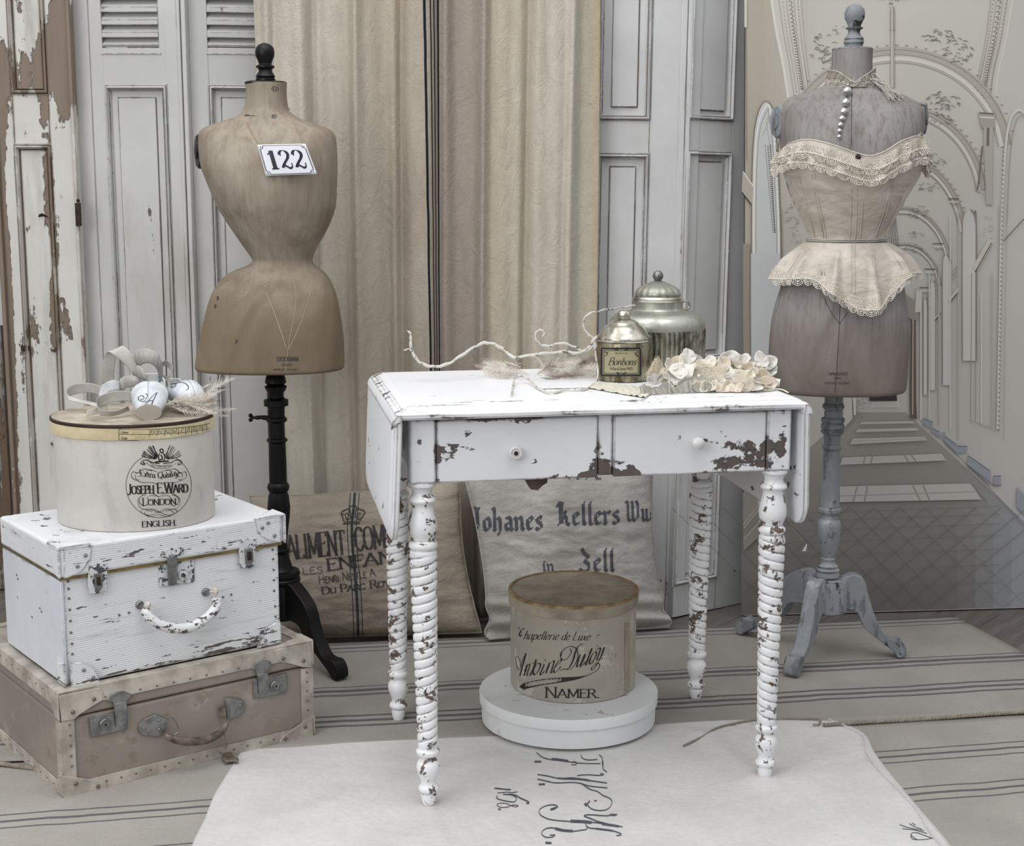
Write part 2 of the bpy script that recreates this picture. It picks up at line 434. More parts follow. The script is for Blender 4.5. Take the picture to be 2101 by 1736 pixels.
_gl('''Bi .3 l.06,.56 .15,.48|l.15,.48 .15,.1|l.1,.1 .24,.0|l.12,.76 .19,.7
Bn .58 l.04,.54 .14,.46|l.14,.46 .14,.08|l.08,.08 .2,.0|l.16,.44 .32,.56|l.3,.56 .42,.46|l.42,.46 .42,.1|l.38,.1 .52,.0
Bo .5 l.12,.44 .12,.12|l.12,.12 .26,.0|l.26,.0 .4,.14|l.4,.14 .4,.44|l.4,.44 .26,.56|l.26,.56 .12,.44
Bh .58 l.06,.98 .14,.88|l.14,.88 .14,.08|l.08,.08 .2,.0|l.16,.42 .32,.56|l.3,.56 .42,.44|l.42,.44 .42,.0|l.42,.0 .28,-.22
Ba .52 l.1,.5 .24,.56|l.24,.56 .38,.48|l.38,.48 .38,.1|l.34,.1 .48,.0|l.38,.36 .14,.26|l.12,.28 .12,.1|l.12,.1 .24,.0|l.24,.0 .38,.14
Be .46 l.12,.44 .12,.12|l.12,.12 .24,.0|l.24,.0 .4,.1|l.12,.44 .26,.56|l.26,.56 .38,.44|l.38,.44 .14,.26
Bs .46 l.38,.5 .26,.56|l.26,.56 .12,.46|l.12,.46 .14,.36|l.14,.36 .36,.24|l.36,.24 .36,.1|l.36,.1 .22,.0|l.22,.0 .06,.06
Bl .32 l.26,1.02 .16,.9|l.16,.9 .16,.08|l.12,.08 .26,.0
Br .44 l.04,.54 .14,.46|l.14,.46 .14,.08|l.08,.08 .2,.0|l.16,.42 .3,.56|l.3,.56 .4,.48
Bw .86 l.06,.6 .14,.48|l.14,.48 .14,.1|l.14,.1 .26,.0|l.26,.02 .4,.14|l.38,.6 .4,.1|l.4,.1 .52,.0|l.52,.0 .7,.14|l.62,.6 .72,.48|l.72,.48 .7,.14
BW 1.1 l.0,.9 .12,1.0|l.12,1.0 .22,.86|l.22,.86 .22,.14|l.22,.14 .36,.0|l.36,.0 .54,.16|l.46,.98 .54,.86|l.54,.86 .54,.14|l.54,.14 .68,.0|l.68,.0 .9,.2|l.78,1.0 .9,.82|l.9,.82 .9,.2
BJ .6 l.04,.78 .16,1.0|l.16,1.0 .44,.9|l.44,.9 .5,1.02|l.36,.92 .4,.2|l.4,.2 .28,-.1|l.28,-.1 .1,.04
BK .76 l.04,.8 .16,1.02|l.16,1.02 .4,.94|l.22,.98 .22,.1|l.22,.1 .06,.0|l.3,.98 .3,.08|l.3,.5 .52,.66|l.52,.66 .46,.48|l.3,.48 .54,.3|l.54,.3 .5,.08|l.5,.08 .68,.0
BZ .7 l.2,1.02 .3,.82|l.3,.82 .54,.64|l.54,.64 .3,.48|l.3,.48 .54,.3|l.54,.3 .5,.06|l.5,.06 .2,.0|l.2,.0 .06,.12
BF .6 l.04,.9 .5,1.0|l.2,.96 .2,.1|l.2,.1 .06,.0|l.2,.52 .44,.56
BM .96 l.04,.9 .16,1.0|l.16,1.0 .2,.1|l.2,.1 .08,.0|l.16,1.0 .46,.86|l.46,.86 .48,.1|l.46,.86 .74,1.0|l.74,1.0 .78,.12|l.78,.12 .9,.0''')
PEN = {'roman': (.078, .03, 0), 'bold': (.105, .04, 0), 'sans': (.045, .045, 0), 'thinroman': (.05, .016, 0), 'script': (.06, .014, .35), 'black': (.085, .018, .75), 'hand': (.03, .012, .6), 'fat': (.15, .03, 0)}
class Ink:
    """collects pen strokes as (polyline, pen) in a flat 2-D sheet, then lays them on any surface"""
    def __init__(s): s.q = []
    def pen(s, pts, a, b, ang, step=.01):
        P = [pts[0]]
        for p, q in zip(pts, pts[1:]):
            d = math.hypot(q[0] - p[0], q[1] - p[1]); k = max(1, int(d / step))
            P += [(p[0] + (q[0] - p[0]) * i / k, p[1] + (q[1] - p[1]) * i / k) for i in range(1, k + 1)]
        L = []
        for i, p in enumerate(P):
            u, w = P[max(i - 1, 0)], P[min(i + 1, len(P) - 1)]
            dx, dy = w[0] - u[0], w[1] - u[1]; d = math.hypot(dx, dy) or 1e-9
            nx, ny = -dy / d, dx / d
            hw = sqrt((a * (nx * cos(ang) + ny * sin(ang))) ** 2 + (b * (-nx * sin(ang) + ny * cos(ang))) ** 2)
            L.append(((p[0] + nx * hw, p[1] + ny * hw), (p[0] - nx * hw, p[1] - ny * hw)))
        s.q.append(L)
    def poly(s, pts): s.q.append([(p, p) for p in pts] + ['poly'])
    def text(s, txt, x, y, size, style='roman', width=None, slant=0, xs=1.0, arc=None, smallcaps=1.0, track=0.0, rot=0.0, mirror=False, wob=0.0, yscale=1.0):
        a, b, an = PEN[style]
        adv = 0; lay = []
        for i, ch in enumerate(txt):
            if ch == ' ': adv += .34 * xs; continue
            k = 1.0
            if smallcaps != 1.0 and ch.isupper() and not (i == 0 or txt[i - 1] in ' .'): k = smallcaps
            if style == 'black' and 'B' + ch in GL: ch = 'B' + ch
            if ch not in GL: continue
            lay.append((ch, adv, k)); adv += (GL[ch][0] * k + track) * xs
        sc = size if width is None else width / max(adv, 1e-6)
        if width is not None: ysc = size
        else: ysc = size
        tot = adv * sc if width is not None else adv * size
        fx = sc if width is not None else size
        def T(px, py):
            py2 = py * ysc * yscale
            X = px * fx + slant * py2 - tot / 2; Y = py2
            if mirror: X = -X
            if arc:
                R = arc; th = X / R; X, Y = (R - Y) * sin(th) if R < 0 else (R + Y) * sin(th), ((R + Y) * cos(th) - R)
            return (x + X * cos(rot) - Y * sin(rot), y + X * sin(rot) + Y * cos(rot))
        for ch, ax, k in lay:
            for kind, pts in GL[ch][1]:
                pp = [(q[0] * k * xs, q[1] * k) for q in pts]
                if kind == 'c' and len(pp) > 2:
                    pp = [(v.x, v.y) for v in catmull([(q[0], q[1], 0) for q in pp], 5)]
                if ch in ('.', ':', '!') and len(pts) == 2 and abs(pts[0][1] - pts[1][1]) < .1: aa, bb = max(a, .05), .05
                else: aa, bb = a, b
                W = [T(ax + q[0], q[1]) for q in pp]
                psc = min(ysc, fx * 1.25)
                s.pen(W, aa * psc, bb * psc, an + rot, step=max(ysc * .12, .0008))
                if style in ('roman', 'bold', 'thinroman', 'fat') and kind == 'l':
                    for q in (pp[0], pp[-1]):
                        d = (pp[-1][0] - pp[0][0], pp[-1][1] - pp[0][1])
                        if len(ch) == 1 and abs(d[1]) > abs(d[0]) * .9 and (abs(q[1]) < .02 or abs(q[1] - k) < .02 or abs(q[1] - .58) < .03):
                            w = .11 * k
                            s.pen([T(ax + q[0] - w, q[1]), T(ax + q[0] + w, q[1])], b * ysc, b * ysc, rot, step=1)
                        elif len(ch) == 1 and abs(d[0]) > abs(d[1]) * 3 and ch in 'ELTFZC':
                            if abs(q[0] - pts[0][0] * k * xs) > .05 or ch == 'T':
                                w = .1 * k; sg = -1 if q[1] > .7 * k else (1 if q[1] < .2 else 0)
                                s.pen([T(ax + q[0], q[1]), T(ax + q[0], q[1] + (w * sg * 1.6 if sg else w))], b * ysc, b * ysc, rot, step=1)
        return s
    def curve(s, pts, w, w2=None, ang=.5, k=6, closed=False):
        c = [(v.x, v.y) for v in catmull([(p[0], p[1], 0) for p in pts], k, closed)]
        if closed: c.append(c[0])
        s.pen(c, w, w if w2 is None else w2, ang, step=.004)
        return s
    def lay(s, mapfn, name, mat, parent):
        mb = MB(); mb.keepn = True
        for L in s.q:
            if L[-1] == 'poly':
                vs = [mapfn(p[0][0], p[0][1]) for p in L[:-1]]
                mb.add(vs, [tuple(range(len(vs)))]); continue
            vs = []
            for p, q in L: vs += [mapfn(*p), mapfn(*q)]
            mb.add(vs, [(2 * i, 2 * i + 1, 2 * i + 3, 2 * i + 2) for i in range(len(L) - 1)])
        return mb.build(name, mat, parent, smooth=0)

from mathutils.bvhtree import BVHTree
def projector(mb, off=.0007):
    """lay drawings on a finished surface (world space mesh data)"""
    bvh = BVHTree.FromPolygons([Vector(v) for v in mb.v], [tuple(f) for f in mb.f])
    o = Vector((0, 0, CAMH)); last = [Vector((0, 3, 0))]
    def fn(x, y):
        d = _ray(x, -y).normalized()
        hit = bvh.ray_cast(o, d)
        if hit[0] is None: return last[0]
        n = hit[1] if hit[1].dot(d) < 0 else -hit[1]
        last[0] = hit[0] + n * off
        return last[0]
    return fn

# ------------------------------------------------------------------ materials
M = {}
M['peel'] = chippy('peeling_white_paint', 'cfcdc7', '7d6e60', '4a4138', thr=.63, scale=(16, 16, 3.4), fine=45, edge=.2, edge_r=.008, stain='8d8a82', streak=(14, 14, 2),
                   patches=[((.188, 0, 1.50), (.03, .2, .16), .5), ((.02, 0, 1.42), (.034, .2, .15), .4), ((.10, 0, 1.46), (.045, .2, .06), .24), ((.0, 0, 1.0), (.022, .2, .5), .3), ((.135, 0, 1.2), (.02, .2, .35), .2), ((.0, 0, .75), (.02, .2, .5), .3)])
M['shutter'] = chippy('shutter_grey_white_paint', 'c1c1bf', '6b645b', '3d3a36', thr=.72, scale=(20, 20, 3), fine=50, edge=.2, edge_r=.004, stain='a3a096', streak=(7, 7, 1.6), rough=.45, off=3)
M['door_paint'] = chippy('door_pale_blue_white_paint', 'cbcccc', '705c4e', '3b3530', thr=.72, scale=(18, 18, 3.5), fine=60, edge=.22, edge_r=.004, stain='b3b2ae', streak=(8, 8, 2), rough=.4, off=7)
M['table'] = chippy('table_white_chippy_paint', 'e5e7ea', '615854', '2f2a28', thr=.65, scale=(9, 9, 17), fine=85, edge=.36, edge_r=.006, mott=.06, rough=.45, off=1.3,
                    patches=[((.315, -.24, .68), (.045, .1, .028), .12), ((.26, -.24, .652), (.09, .1, .012), .12), ((-.24, -.24, .71), (.07, .1, .03), .10), ((.02, -.24, .65), (.05, .1, .03), .12), ((-.03, -.24, .66), (.05, .1, .04), .09), ((0, -.25, .641), (.37, .1, .009), .12), ((-.318, -.25, .70), (.007, .1, .08), .12), ((-.352, -.25, .68), (.009, .1, .09), .11), ((.352, -.25, .70), (.008, .1, .08), .12), ((0, -.25, .758), (.36, .1, .006), .09)])
M['table_top'] = chippy('table_top_white_paint', 'ecedf0', '6b645e', '2f2b29', thr=.66, scale=(5, 34, 34), fine=80, edge=.37, edge_r=.005, mott=.04, rough=.4, off=5.2,
                        patches=[((0, -.277, .768), (.46, .010, .014), .11), ((-.39, 0, .772), (.014, .32, .014), .10)])
M['leg'] = chippy('leg_white_chippy_paint', 'e9eaec', '6b5a4e', '2b2623', thr=.60, scale=(34, 34, 34), fine=120, edge=.16, edge_r=.004, mott=.05, rough=.4, off=2.1)
M['trunk'] = chippy('trunk_white_paint_on_ribbed_board', 'dfe1e4', '5d5855', '2a2827', thr=.665, scale=(18, 18, 110), fine=90, edge=.22, edge_r=.006, mott=.07, rough=.5, off=8, stain='b6b5b5', streak=(5, 5, 60),
                    patches=[((.38, 0, .02), (.13, .1, .02), .13), ((.1, 0, .008), (.3, .1, .008), .12), ((.25, 0, .235), (.16, .1, .016), .09)])
M['trunk_side'] = chippy('trunk_side_paint', 'd3d7de', '6b6a6c', '3a3a3c', thr=.72, scale=(22, 22, 7), fine=70, edge=.2, edge_r=.005, mott=.12, off=12, stain='b0b3b9', streak=(12, 12, 4))
M['greyblue'] = chippy('stand_grey_blue_wash', '868a8f', '2c2b2b', '232323', thr=.66, scale=(30, 30, 12), fine=90, edge=.16, edge_r=.005, mott=.25, off=4, stain='b9bec3', streak=(30, 30, 9), second='5b6066')
M['black'] = plain('black_lacquered_wood', '0b0b0c', .42, 0, .3, 20, .1, 60, spec=.3)
M['cap_dark'] = plain('dark_disc_paint', '17191c', .4, 0, .2)
M['plank'] = chippy('weathered_board', '8d8680', '6b5644', '37302a', thr=.5, scale=(30, 30, 2), fine=30, edge=.05, mott=.3)
M['iron'] = plain('rusty_iron', '3a2d26', .7, .5, .4, 60, .3)
M['steel'] = plain('dull_steel_fittings', '8a8b8b', .38, .85, .35, 50, .15)
M['steel_white'] = chippy('paint_smeared_steel', 'd5d8da', '4e4f50', '222222', thr=.56, scale=(60, 60, 60), fine=150, edge=.15, edge_r=.002, rough=.4)
M['nail'] = plain('small_nail_heads', '77736c', .35, .8, .3, 90, .1)
M['tanpanel'] = chippy('suitcase_tan_vulcan_fibre', '90867d', '76695e', '5a4b42', thr=.74, scale=(12, 12, 20), fine=60, edge=.0, mott=.2, rough=.5, off=6, stain='b3a69b', streak=(9, 9, 12), second='84776b')
M['tantrim'] = plain('suitcase_pale_leather_trim', 'a29b8f', .5, 0, .25, 14, .3, 80, col2='b9b3a8')
M['leather'] = plain('old_brown_leather', '4b4039', .55, 0, .35, 40, .4, 120, col2='74675c')
M['whiteleather'] = chippy('white_painted_leather', 'dddfe0', '5a4a42', '2a2725', thr=.56, scale=(50, 50, 90), fine=120, edge=.0, mott=.1, rough=.4)
M['cream'] = chippy('cream_card_paper', 'cfccc6', 'a89a7c', '9a8f7d', thr=.74, scale=(8, 8, 8), fine=60, edge=.04, edge_r=.004, mott=.12, stain='a9a5a6', streak=(16, 16, 7), rough=.7, off=2)
M['cream_yel'] = plain('yellowed_card_band', 'c4b792', .65, 0, .12, 12, .1, 90, col2='d6c9a5')
M['creamtop'] = plain('browned_card_top', '9c9080', .75, 0, .3, 16, .3, 60, col2='b5ab9b')
M['darkrim'] = plain('dark_brown_edge', '35231b', .7, 0, .3, 40, .2)
M['ink'] = plain('black_printing_ink', '1e1d1c', .7, 0, .1, 20, 0)
M['ink_fade'] = plain('faded_stencil_ink', '3f3c3c', .85, 0, .25, 60, 0)
M['ink_blue'] = plain('faded_blue_black_ink', '50535a', .9, 0, .3, 80, 0)
M['ink_pale'] = plain('pale_printed_letters', 'b5b1a8', .7, 0, .1)
M['boxbrown'] = chippy('aged_hat_box_paper', 'aaa497', '8a7a62', '6e5f4c', thr=.66, scale=(10, 10, 12), fine=50, edge=.08, edge_r=.004, mott=.16, stain='857a6c', streak=(10, 10, 8), second='b9b5ab', off=14)
M['boxlid'] = plain('brown_lid_band', '8f8576', .7, 0, .2, 14, .15, 80, col2='9d9484')
M['boxtop'] = plain('dark_brown_lid_top', '5c524a', .6, 0, .25, 10, .2, 70, col2='6a6058')
M['ochre'] = plain('ochre_paper_edge', '8d7148', .7, 0, .35, 30, .2, 60, col2='a08a66')
M['whitebox'] = chippy('white_painted_round_box', 'd9dcdd', 'b7aE94'.lower(), 'a9a69c', thr=.66, scale=(14, 14, 14), fine=70, edge=.06, edge_r=.004, mott=.06, stain='c6c3b6', streak=(9, 9, 9), off=6)
M['curt'] = None
M['sack1'] = cloth('brown_grain_sack_linen', 'a69b8d', 'b0a698', weave=700, mott=.14, scale=7, slub=.4, wrinkle=14)
M['sack2'] = cloth('grey_grain_sack_linen', 'aeaba6', 'bcb9b5', weave=700, mott=.16, scale=6, slub=.35, wrinkle=12)
M['stripe_dark'] = cloth('woven_dark_stripe', '45484c', weave=900, mott=.2, slub=.5)
M['linen_white'] = cloth('white_linen_sheet', 'cac9c7', 'd2d1cf', weave=800, mott=.05, scale=4, slub=.16, wrinkle=5)
M['cord'] = plain('twisted_jute_cord', '8f867a', .9, 0, .3, 90, .5, 300)
M['string'] = plain('cotton_string', 'b09d84', .9, 0, .2, 90, .3)
M['ribbon'] = plain('grey_satin_ribbon', 'a3a19c', .42, 0, .15, 10, .1, 200, col2='bcbab4')
M['ribbon_pale'] = plain('pale_satin_ribbon', 'c9c6bd', .45, 0, .12, 10, .1, 200)
M['muslin'] = cloth('pale_crumpled_muslin', 'cfccbd', weave=1200, mott=.12, slub=.15)
M['muslin_grey'] = cloth('grey_green_crumpled_ribbon', 'b3b2a8', weave=1200, mott=.2, slub=.2)
M['petal_white'] = plain('white_fabric_petal', 'dcd9d2', .7, 0, .07, 20, .15, 200)
M['petal_cream'] = plain('cream_fabric_petal', 'dcd4c5', .7, 0, .1, 20, .15, 200)
M['petal_tan'] = plain('tan_edged_petal', 'bfb09a', .7, 0, .2, 20, .15, 200, col2='d3c8b6')
M['pearl'] = plain('pearl_bead', 'e4e0d8', .2, 0, .05)
M['plate'] = plain('white_enamel', 'e4e7ee', .12, 0, .03, 5, .02)
M['plate_black'] = plain('black_enamel', '24282e', .15, 0, .1)
M['feather'] = plain('beige_feather', 'b0a193', .8, 0, .25, 30, .1, 200, col2='d8d0c5')
M['feather_pale'] = plain('pale_feather', 'd9d4cb', .8, 0, .1, 30, .1)
M['lace'] = plain('ivory_lace_thread', 'dad4c9', .8, 0, .12, 60, .2, 300)
M['lace_dim'] = plain('antique_lace_thread', 'c4bfb4', .85, 0, .2, 60, .2, 300)
M['strass'] = plain('cut_glass_stone', 'd9d9d6', .06, .9, .3, 200, .1)
M['white_gloss'] = plain('white_porcelain', 'dcdcdb', .2, 0, .1, 30, .05)
M['shoe'] = plain('white_leather_slipper', 'ccd2d8', .55, 0, .16, 22, .35, 60, col2='dfe3e7')
M['silverleaf'] = chippy('silvered_branch', 'cfcdc5', '6b6250', '4a4337', thr=.60, scale=(90, 90, 90), fine=260, edge=0, rough=.3)
M['grass'] = plain('grass_green', '58793a', .8, 0, .3, 20, 0)
M['dkwood'] = plain('dark_brown_wood', '5d5048', .7, 0, .35, 30, .3)

def sm_mercury(name, col, dark, k=30, rough=.22):
    b = NB(name); n1 = b.noise(b.map(b.obj, scale=(1, 1, .5)), k, 6, .65, .4)
    c = b.mix(b.step(n1, .38, .62), g(dark), g(col))
    b.bump(b.noise(b.obj, 120, 3), .12, .001)
    return b.set(c, b.step(n1, .3, .7, rough + .2, rough), .88)
M['mercury'] = sm_mercury('mercury_glass', 'bcbcae', '5f5b4d')
M['mercury_pale'] = sm_mercury('frosted_mercury_glass', 'c4c6bd', '9b9d92', 14, .3)
M['mercury_old'] = sm_mercury('tarnished_mercury_glass', 'aaa48d', '5b5138', 40, .3)
M['silver'] = sm_mercury('polished_silver', 'dedccf', '8a8678', 25, .12)

def form_cloth(name, col, col2, streakc, low=None, grain=(60, 60, 6), k=.5):
    b = NB(name)
    n1 = b.noise(b.map(b.obj, scale=(1, 1, .55)), 7, 6, .6, .5)
    n2 = b.noise(b.map(b.obj, scale=grain), 1, 5, .65)
    c = b.mix(b.step(n1, .3, .7), g(col), g(col2))
    c = b.mix(b.step(n2, .42, .72, 0, k), c, g(streakc))
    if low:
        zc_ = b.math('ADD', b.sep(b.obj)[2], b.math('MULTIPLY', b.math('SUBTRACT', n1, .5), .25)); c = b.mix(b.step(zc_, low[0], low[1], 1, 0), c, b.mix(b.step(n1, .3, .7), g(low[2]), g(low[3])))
    w = b.math('ADD', b.noise(b.map(b.obj, scale=(90, 90, 900)), 1, 2), b.noise(b.map(b.obj, scale=(900, 900, 60)), 1, 2))
    b.bump(b.math('ADD', w, n1), .25, .0012)
    b.b.inputs['Specular IOR Level'].default_value = .25
    return b.set(c, .72)
M['feather_dark'] = plain('brown_feather', '7f7165', .8, 0, .25, 30, .1)
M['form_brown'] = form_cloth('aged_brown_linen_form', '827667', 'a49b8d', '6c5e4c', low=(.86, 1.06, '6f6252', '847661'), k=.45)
M['form_brown2'] = form_cloth('darker_brown_linen_form', '80694d', '9c8a70', '66523c', k=.4)
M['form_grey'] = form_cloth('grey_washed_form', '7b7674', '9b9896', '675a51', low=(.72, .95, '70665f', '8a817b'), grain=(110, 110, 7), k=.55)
def satin():
    b = NB('ivory_satin'); n1 = b.noise(b.map(b.obj, scale=(1, 1, 2)), 14, 5, .6, 1.0)
    c = b.mix(b.step(n1, .3, .7), g('b3a99d'), g('cdc5ba'))
    c = b.mix(b.step(b.noise(b.map(b.obj, scale=(1, 1, .3), loc=(3, 1, 2)), 9, 4), .55, .75, 0, .3), c, g('ad9678'))
    b.bump(n1, .5, .009)
    b.b.inputs['Sheen Weight'].default_value = .3
    return b.set(c, .36)
M['satin'] = satin()
def mesh_net(name, col, scale=260, hole=.5):
    b = NB(name)
    v = b.n('ShaderNodeTexVoronoi', feature='DISTANCE_TO_EDGE'); b.l(b.obj, v.inputs['Vector']); v.inputs['Scale'].default_value = scale
    b.put(b.b.inputs['Alpha'], b.step(v.outputs['Distance'], .05 * hole, .09 * hole, 1, .0))
    return b.set(g(col), .85)
M['net'] = mesh_net('fine_netting', 'cfc3ad', 420, 1.6)
M['lacenet'] = mesh_net('lace_net_ground', 'cfc8ba', 330, 2.6)
# printed picture: base colours live in the print itself
b = NB('printed_picture'); vc = b.n('ShaderNodeVertexColor', layer_name='Col')
M['print'] = b.set(vc.outputs[0], .28, 0, Specular_IOR_Level=.45)
M['boardedge'] = plain('board_edge', '4a4643', .6)

# curtain: sewn linen lengths, four dark woven stripes
b = NB('curtain_linen')
su = b.sep(b.uv)
wav = b.math('ADD', su[0], b.math('MULTIPLY', b.math('SUBTRACT', b.noise(b.map(b.uv, scale=(0, 9, 0)), 1, 3), .5), .004))
base = b.ramp(su[0], [(0, g('c6c1b4')), (.2, g('cbc6ba')), (.3, g('beb5a6')), (.48, g('b9afa1')), (.53, g('a69c94')), (.66, g('a79d93')), (.7, g('bfb5a5')), (.8, g('c8c0b1')), (.95, g('c9c5b9')), (1, g('b8aa92'))])
nn = b.noise(b.map(b.obj, scale=(1, 1, .3)), 9, 5, .6)
base = b.mix(b.step(nn, .3, .7), b.mix(.16, base, g('8a7d6a')), base)
st = 0
msk = None
for c0, w in ((.497, .0024), (.510, .0012), (.5185, .0012), (.530, .0026)):
    d = b.math('ABSOLUTE', b.math('SUBTRACT', wav, c0)); k = b.step(d, w, w * 1.5, 1, 0)
    msk = k if msk is None else b.math('MAXIMUM', msk, k)
base = b.mix(msk, base, g('24262c'))
wk = b.noise(b.map(b.obj, scale=(1, 1, .45)), 26, 6, .7, 1.5)
ww = b.math('ADD', b.noise(b.map(b.obj, scale=(700, 700, 60)), 1, 2), b.noise(b.map(b.obj, scale=(60, 60, 800)), 1, 2))
b.bump(b.math('ADD', b.math('MULTIPLY', wk, 1.4), b.math('MULTIPLY', ww, .14)), .75, .006)
b.b.inputs['Specular IOR Level'].default_value = .1
M['curt'] = b.set(base, .9)

# striped floor runners: groups of thin woven lines, position given along the second texture axis (metres)
def runner_mat(name, groups, col='a6a097'):
    b = NB(name); s_ = b.sep(b.uv)
    wob = b.math('MULTIPLY', b.math('SUBTRACT', b.noise(b.map(b.uv, scale=(9, 1.5, 0)), 1, 3), .5), .014)
    y = b.math('ADD', s_[1], wob); msk = None
    fr = b.noise(b.map(b.uv, scale=(160, 160, 0)), 1, 3)
    for c0, w in groups:
        d = b.math('ABSOLUTE', b.math('SUBTRACT', y, c0)); d = b.math('ADD', d, b.math('MULTIPLY', b.math('SUBTRACT', fr, .5), .0016))
        k = b.step(d, w * .8, w * 1.2, 1, 0)
        msk = k if msk is None else b.math('MAXIMUM', msk, k)
    n1 = b.noise(b.map(b.uv, scale=(5, 5, 0)), 1, 5)
    c = b.mix(b.step(n1, .3, .7), g(col, .9), g(col, 1.06))
    w2 = b.math('ADD', b.noise(b.map(b.uv, scale=(60, 800, 0)), 1, 2), b.noise(b.map(b.uv, scale=(500, 100, 0)), 1, 2))
    c = b.mix(b.step(w2, .7, 1.3, .3, 0), c, g(col, .62))
    c = b.mix(b.math('MULTIPLY', msk, .88), c, g('55555a'))
    b.bump(b.math('ADD', w2, b.noise(b.map(b.uv, scale=(14, 14, 0)), 1, 4)), .4, .0018)
    b.b.inputs['Specular IOR Level'].default_value = .1
    return b.set(c, .95)
def trio(c, w=.003, s=.03): return [(c - s, w), (c, w * 1.6), (c + s, w)]

# floor: grey brown wood-look planks
b = NB('grey_brown_plank_floor')
br = b.n('ShaderNodeTexBrick'); b.l(b.map(b.obj, rot=(0, 0, radians(-52))), br.inputs['Vector'])
br.inputs['Scale'].default_value = 1; br.inputs['Brick Width'].default_value = .9; br.inputs['Row Height'].default_value = .14; br.inputs['Mortar Size'].default_value = .0015
br.inputs['Color1'].default_value = g('6b6562'); br.inputs['Color2'].default_value = g('57504b'); br.inputs['Mortar'].default_value = g('2d2a28')
gr = b.noise(b.map(b.map(b.obj, rot=(0, 0, radians(-52))), scale=(2.5, 45, 1)), 1, 6, .65)
c = b.mix(b.step(gr, .35, .7), br.outputs[0], g('7d7772'), 'MIX'); c = b.mix(.55, br.outputs[0], c)
b.bump(gr, .2, .001)
M['floor'] = b.set(c, .45)
M['wall'] = plain('dim_plaster_wall', '6b6660', .9)

# ------------------------------------------------------------------ setting
o = MB().box(-3.5, 3.5, .2, 6.0, -.06, -.004).build('floor', M['floor'], smooth=0); tag(o, 'grey brown wood plank floor', kind='structure')
o = MB().box(-1.16, 3.0, 4.62, 4.7, -.004, 2.5).build('wall_back', M['wall'], smooth=0); tag(o, 'dim wall behind the leaning doors', kind='structure')

# ------------------------------------------------------------------ doors and shutters
class Leaf:
    def __init__(s, name, p0, yaw, label, cat, roll=0.0, group=None):
        s.root = empty(name, p0, yaw, label, cat, group)
        s.M = Matrix.Translation(Vector(p0)) @ Matrix.Rotation(yaw, 4, 'Z')
        if roll:
            s.root.rotation_euler = (0, roll, yaw)
            s.M = s.M @ Matrix.Rotation(roll, 4, 'Y')
            ROOT[s.root.name] = s.M.copy()
        s.p0 = Vector(p0); s.n = (s.M.to_3x3() @ Vector((0, 1, 0)))
    def L(s, px, py):
        q = s.M.inverted() @ on_plane(px, py, s.p0, s.n)
        return q.x, q.z
    def mb(s):
        m = MB(); m.M = s.M; return m
def rings(mb, u0, u1, z0, z1, prof, cap=True, mi=0):
    """concentric rectangle profile [(inset, depth)]"""
    vs = []
    for i, d in prof: vs += [(u0 + i, d, z0 + i), (u1 - i, d, z0 + i), (u1 - i, d, z1 - i), (u0 + i, d, z1 - i)]
    fs = []
    for k in range(len(prof) - 1):
        for j in range(4):
            a, b_ = 4 * k + j, 4 * k + (j + 1) % 4
            fs.append((a, b_, b_ + 4, a + 4))
    if cap: k = 4 * (len(prof) - 1); fs.append((k, k + 1, k + 2, k + 3))
    mb.add(vs, fs, mi)
def leaf_frame(lf, W, H, uo0, uo1, opens, th=.032, z0=.0):
    """stiles and rails around a column of openings [(z0, z1)] from bottom to top"""
    m = lf.mb()
    m.box(0, uo0, 0, th, z0, H); m.box(uo1, W, 0, th, z0, H)
    zz = [z0] + [q for p in opens for q in p] + [H]
    for a, b_ in zip(zz[0::2], zz[1::2]): 
        if b_ - a > .001: m.box(uo0, uo1, .0005, th, a, b_)
    return m
def moulded_panel(lf, mat, u0, u1, z0, z1, field=.02, raise_=.006, mw=.016):
    m = lf.mb(); rings(m, u0 - .004, u1 + .004, z0 - .004, z1 + .004, [(0, 0), (.003, .0), (.0032, .009), (.0052, .009), (.0054, -.006), (.009, -.008), (.012, -.002), (.0125, .004), (.014, .004), (.0142, -.001), (mw - .001, .003), (mw, .012)], cap=False)
    m.build('moulding', mat, lf.root, smooth=25)
    m = lf.mb(); rings(m, u0 + mw - .006, u1 - mw + .006, z0 + mw - .006, z1 - mw + .006, [(0, .010), (field, .0105), (field + .0004, .016), (field + .0022, .016), (field + .0026, .010 - raise_), (field + .006, .010 - raise_)])
    m.build('panel', mat, lf.root, smooth=25)

TOPZ = 1.98
# peeling narrow door at the far left
pA = at(-11, 330, 3.93); pA.z = 0
lf = Leaf('peeling_door', pA, radians(2), 'narrow old door with white paint peeling off brown wood, standing at the far left', 'door')
W = lf.L(158, 330)[0]; uo0 = lf.L(32, 330)[0]; uo1 = lf.L(105, 330)[0]
zA1 = lf.L(70, 192)[1]; zA0 = lf.L(70, 298)[1]
leaf_frame(lf, W, TOPZ, uo0, uo1, [(.12, zA0), (zA1, TOPZ - .1)]).build('door_frame', M['peel'], lf.root, smooth=30, bevel=.002)
moulded_panel(lf, M['peel'], uo0, uo1, .12, zA0, .004, .005, .012); moulded_panel(lf, M['peel'], uo0, uo1, zA1, TOPZ - .1, .004, .005, .012)
m = lf.mb(); m.box(.001, .012, -.014, 0, .02, TOPZ); m.box(W - .010, W - .001, -.008, 0, .02, TOPZ)
m.build('edge_strip', M['peel'], lf.root, smooth=30, bevel=.002)
m = lf.mb()
u, z = lf.L(165, 440); m.box(W - .006, W + .006, -.02, -.004, z - .03, z + .03)
for dz in (-.012, .0, .036): m.ball((W + .002, -.016, z + dz), .005, 8)
m.build('hinge', M['iron'], lf.root)
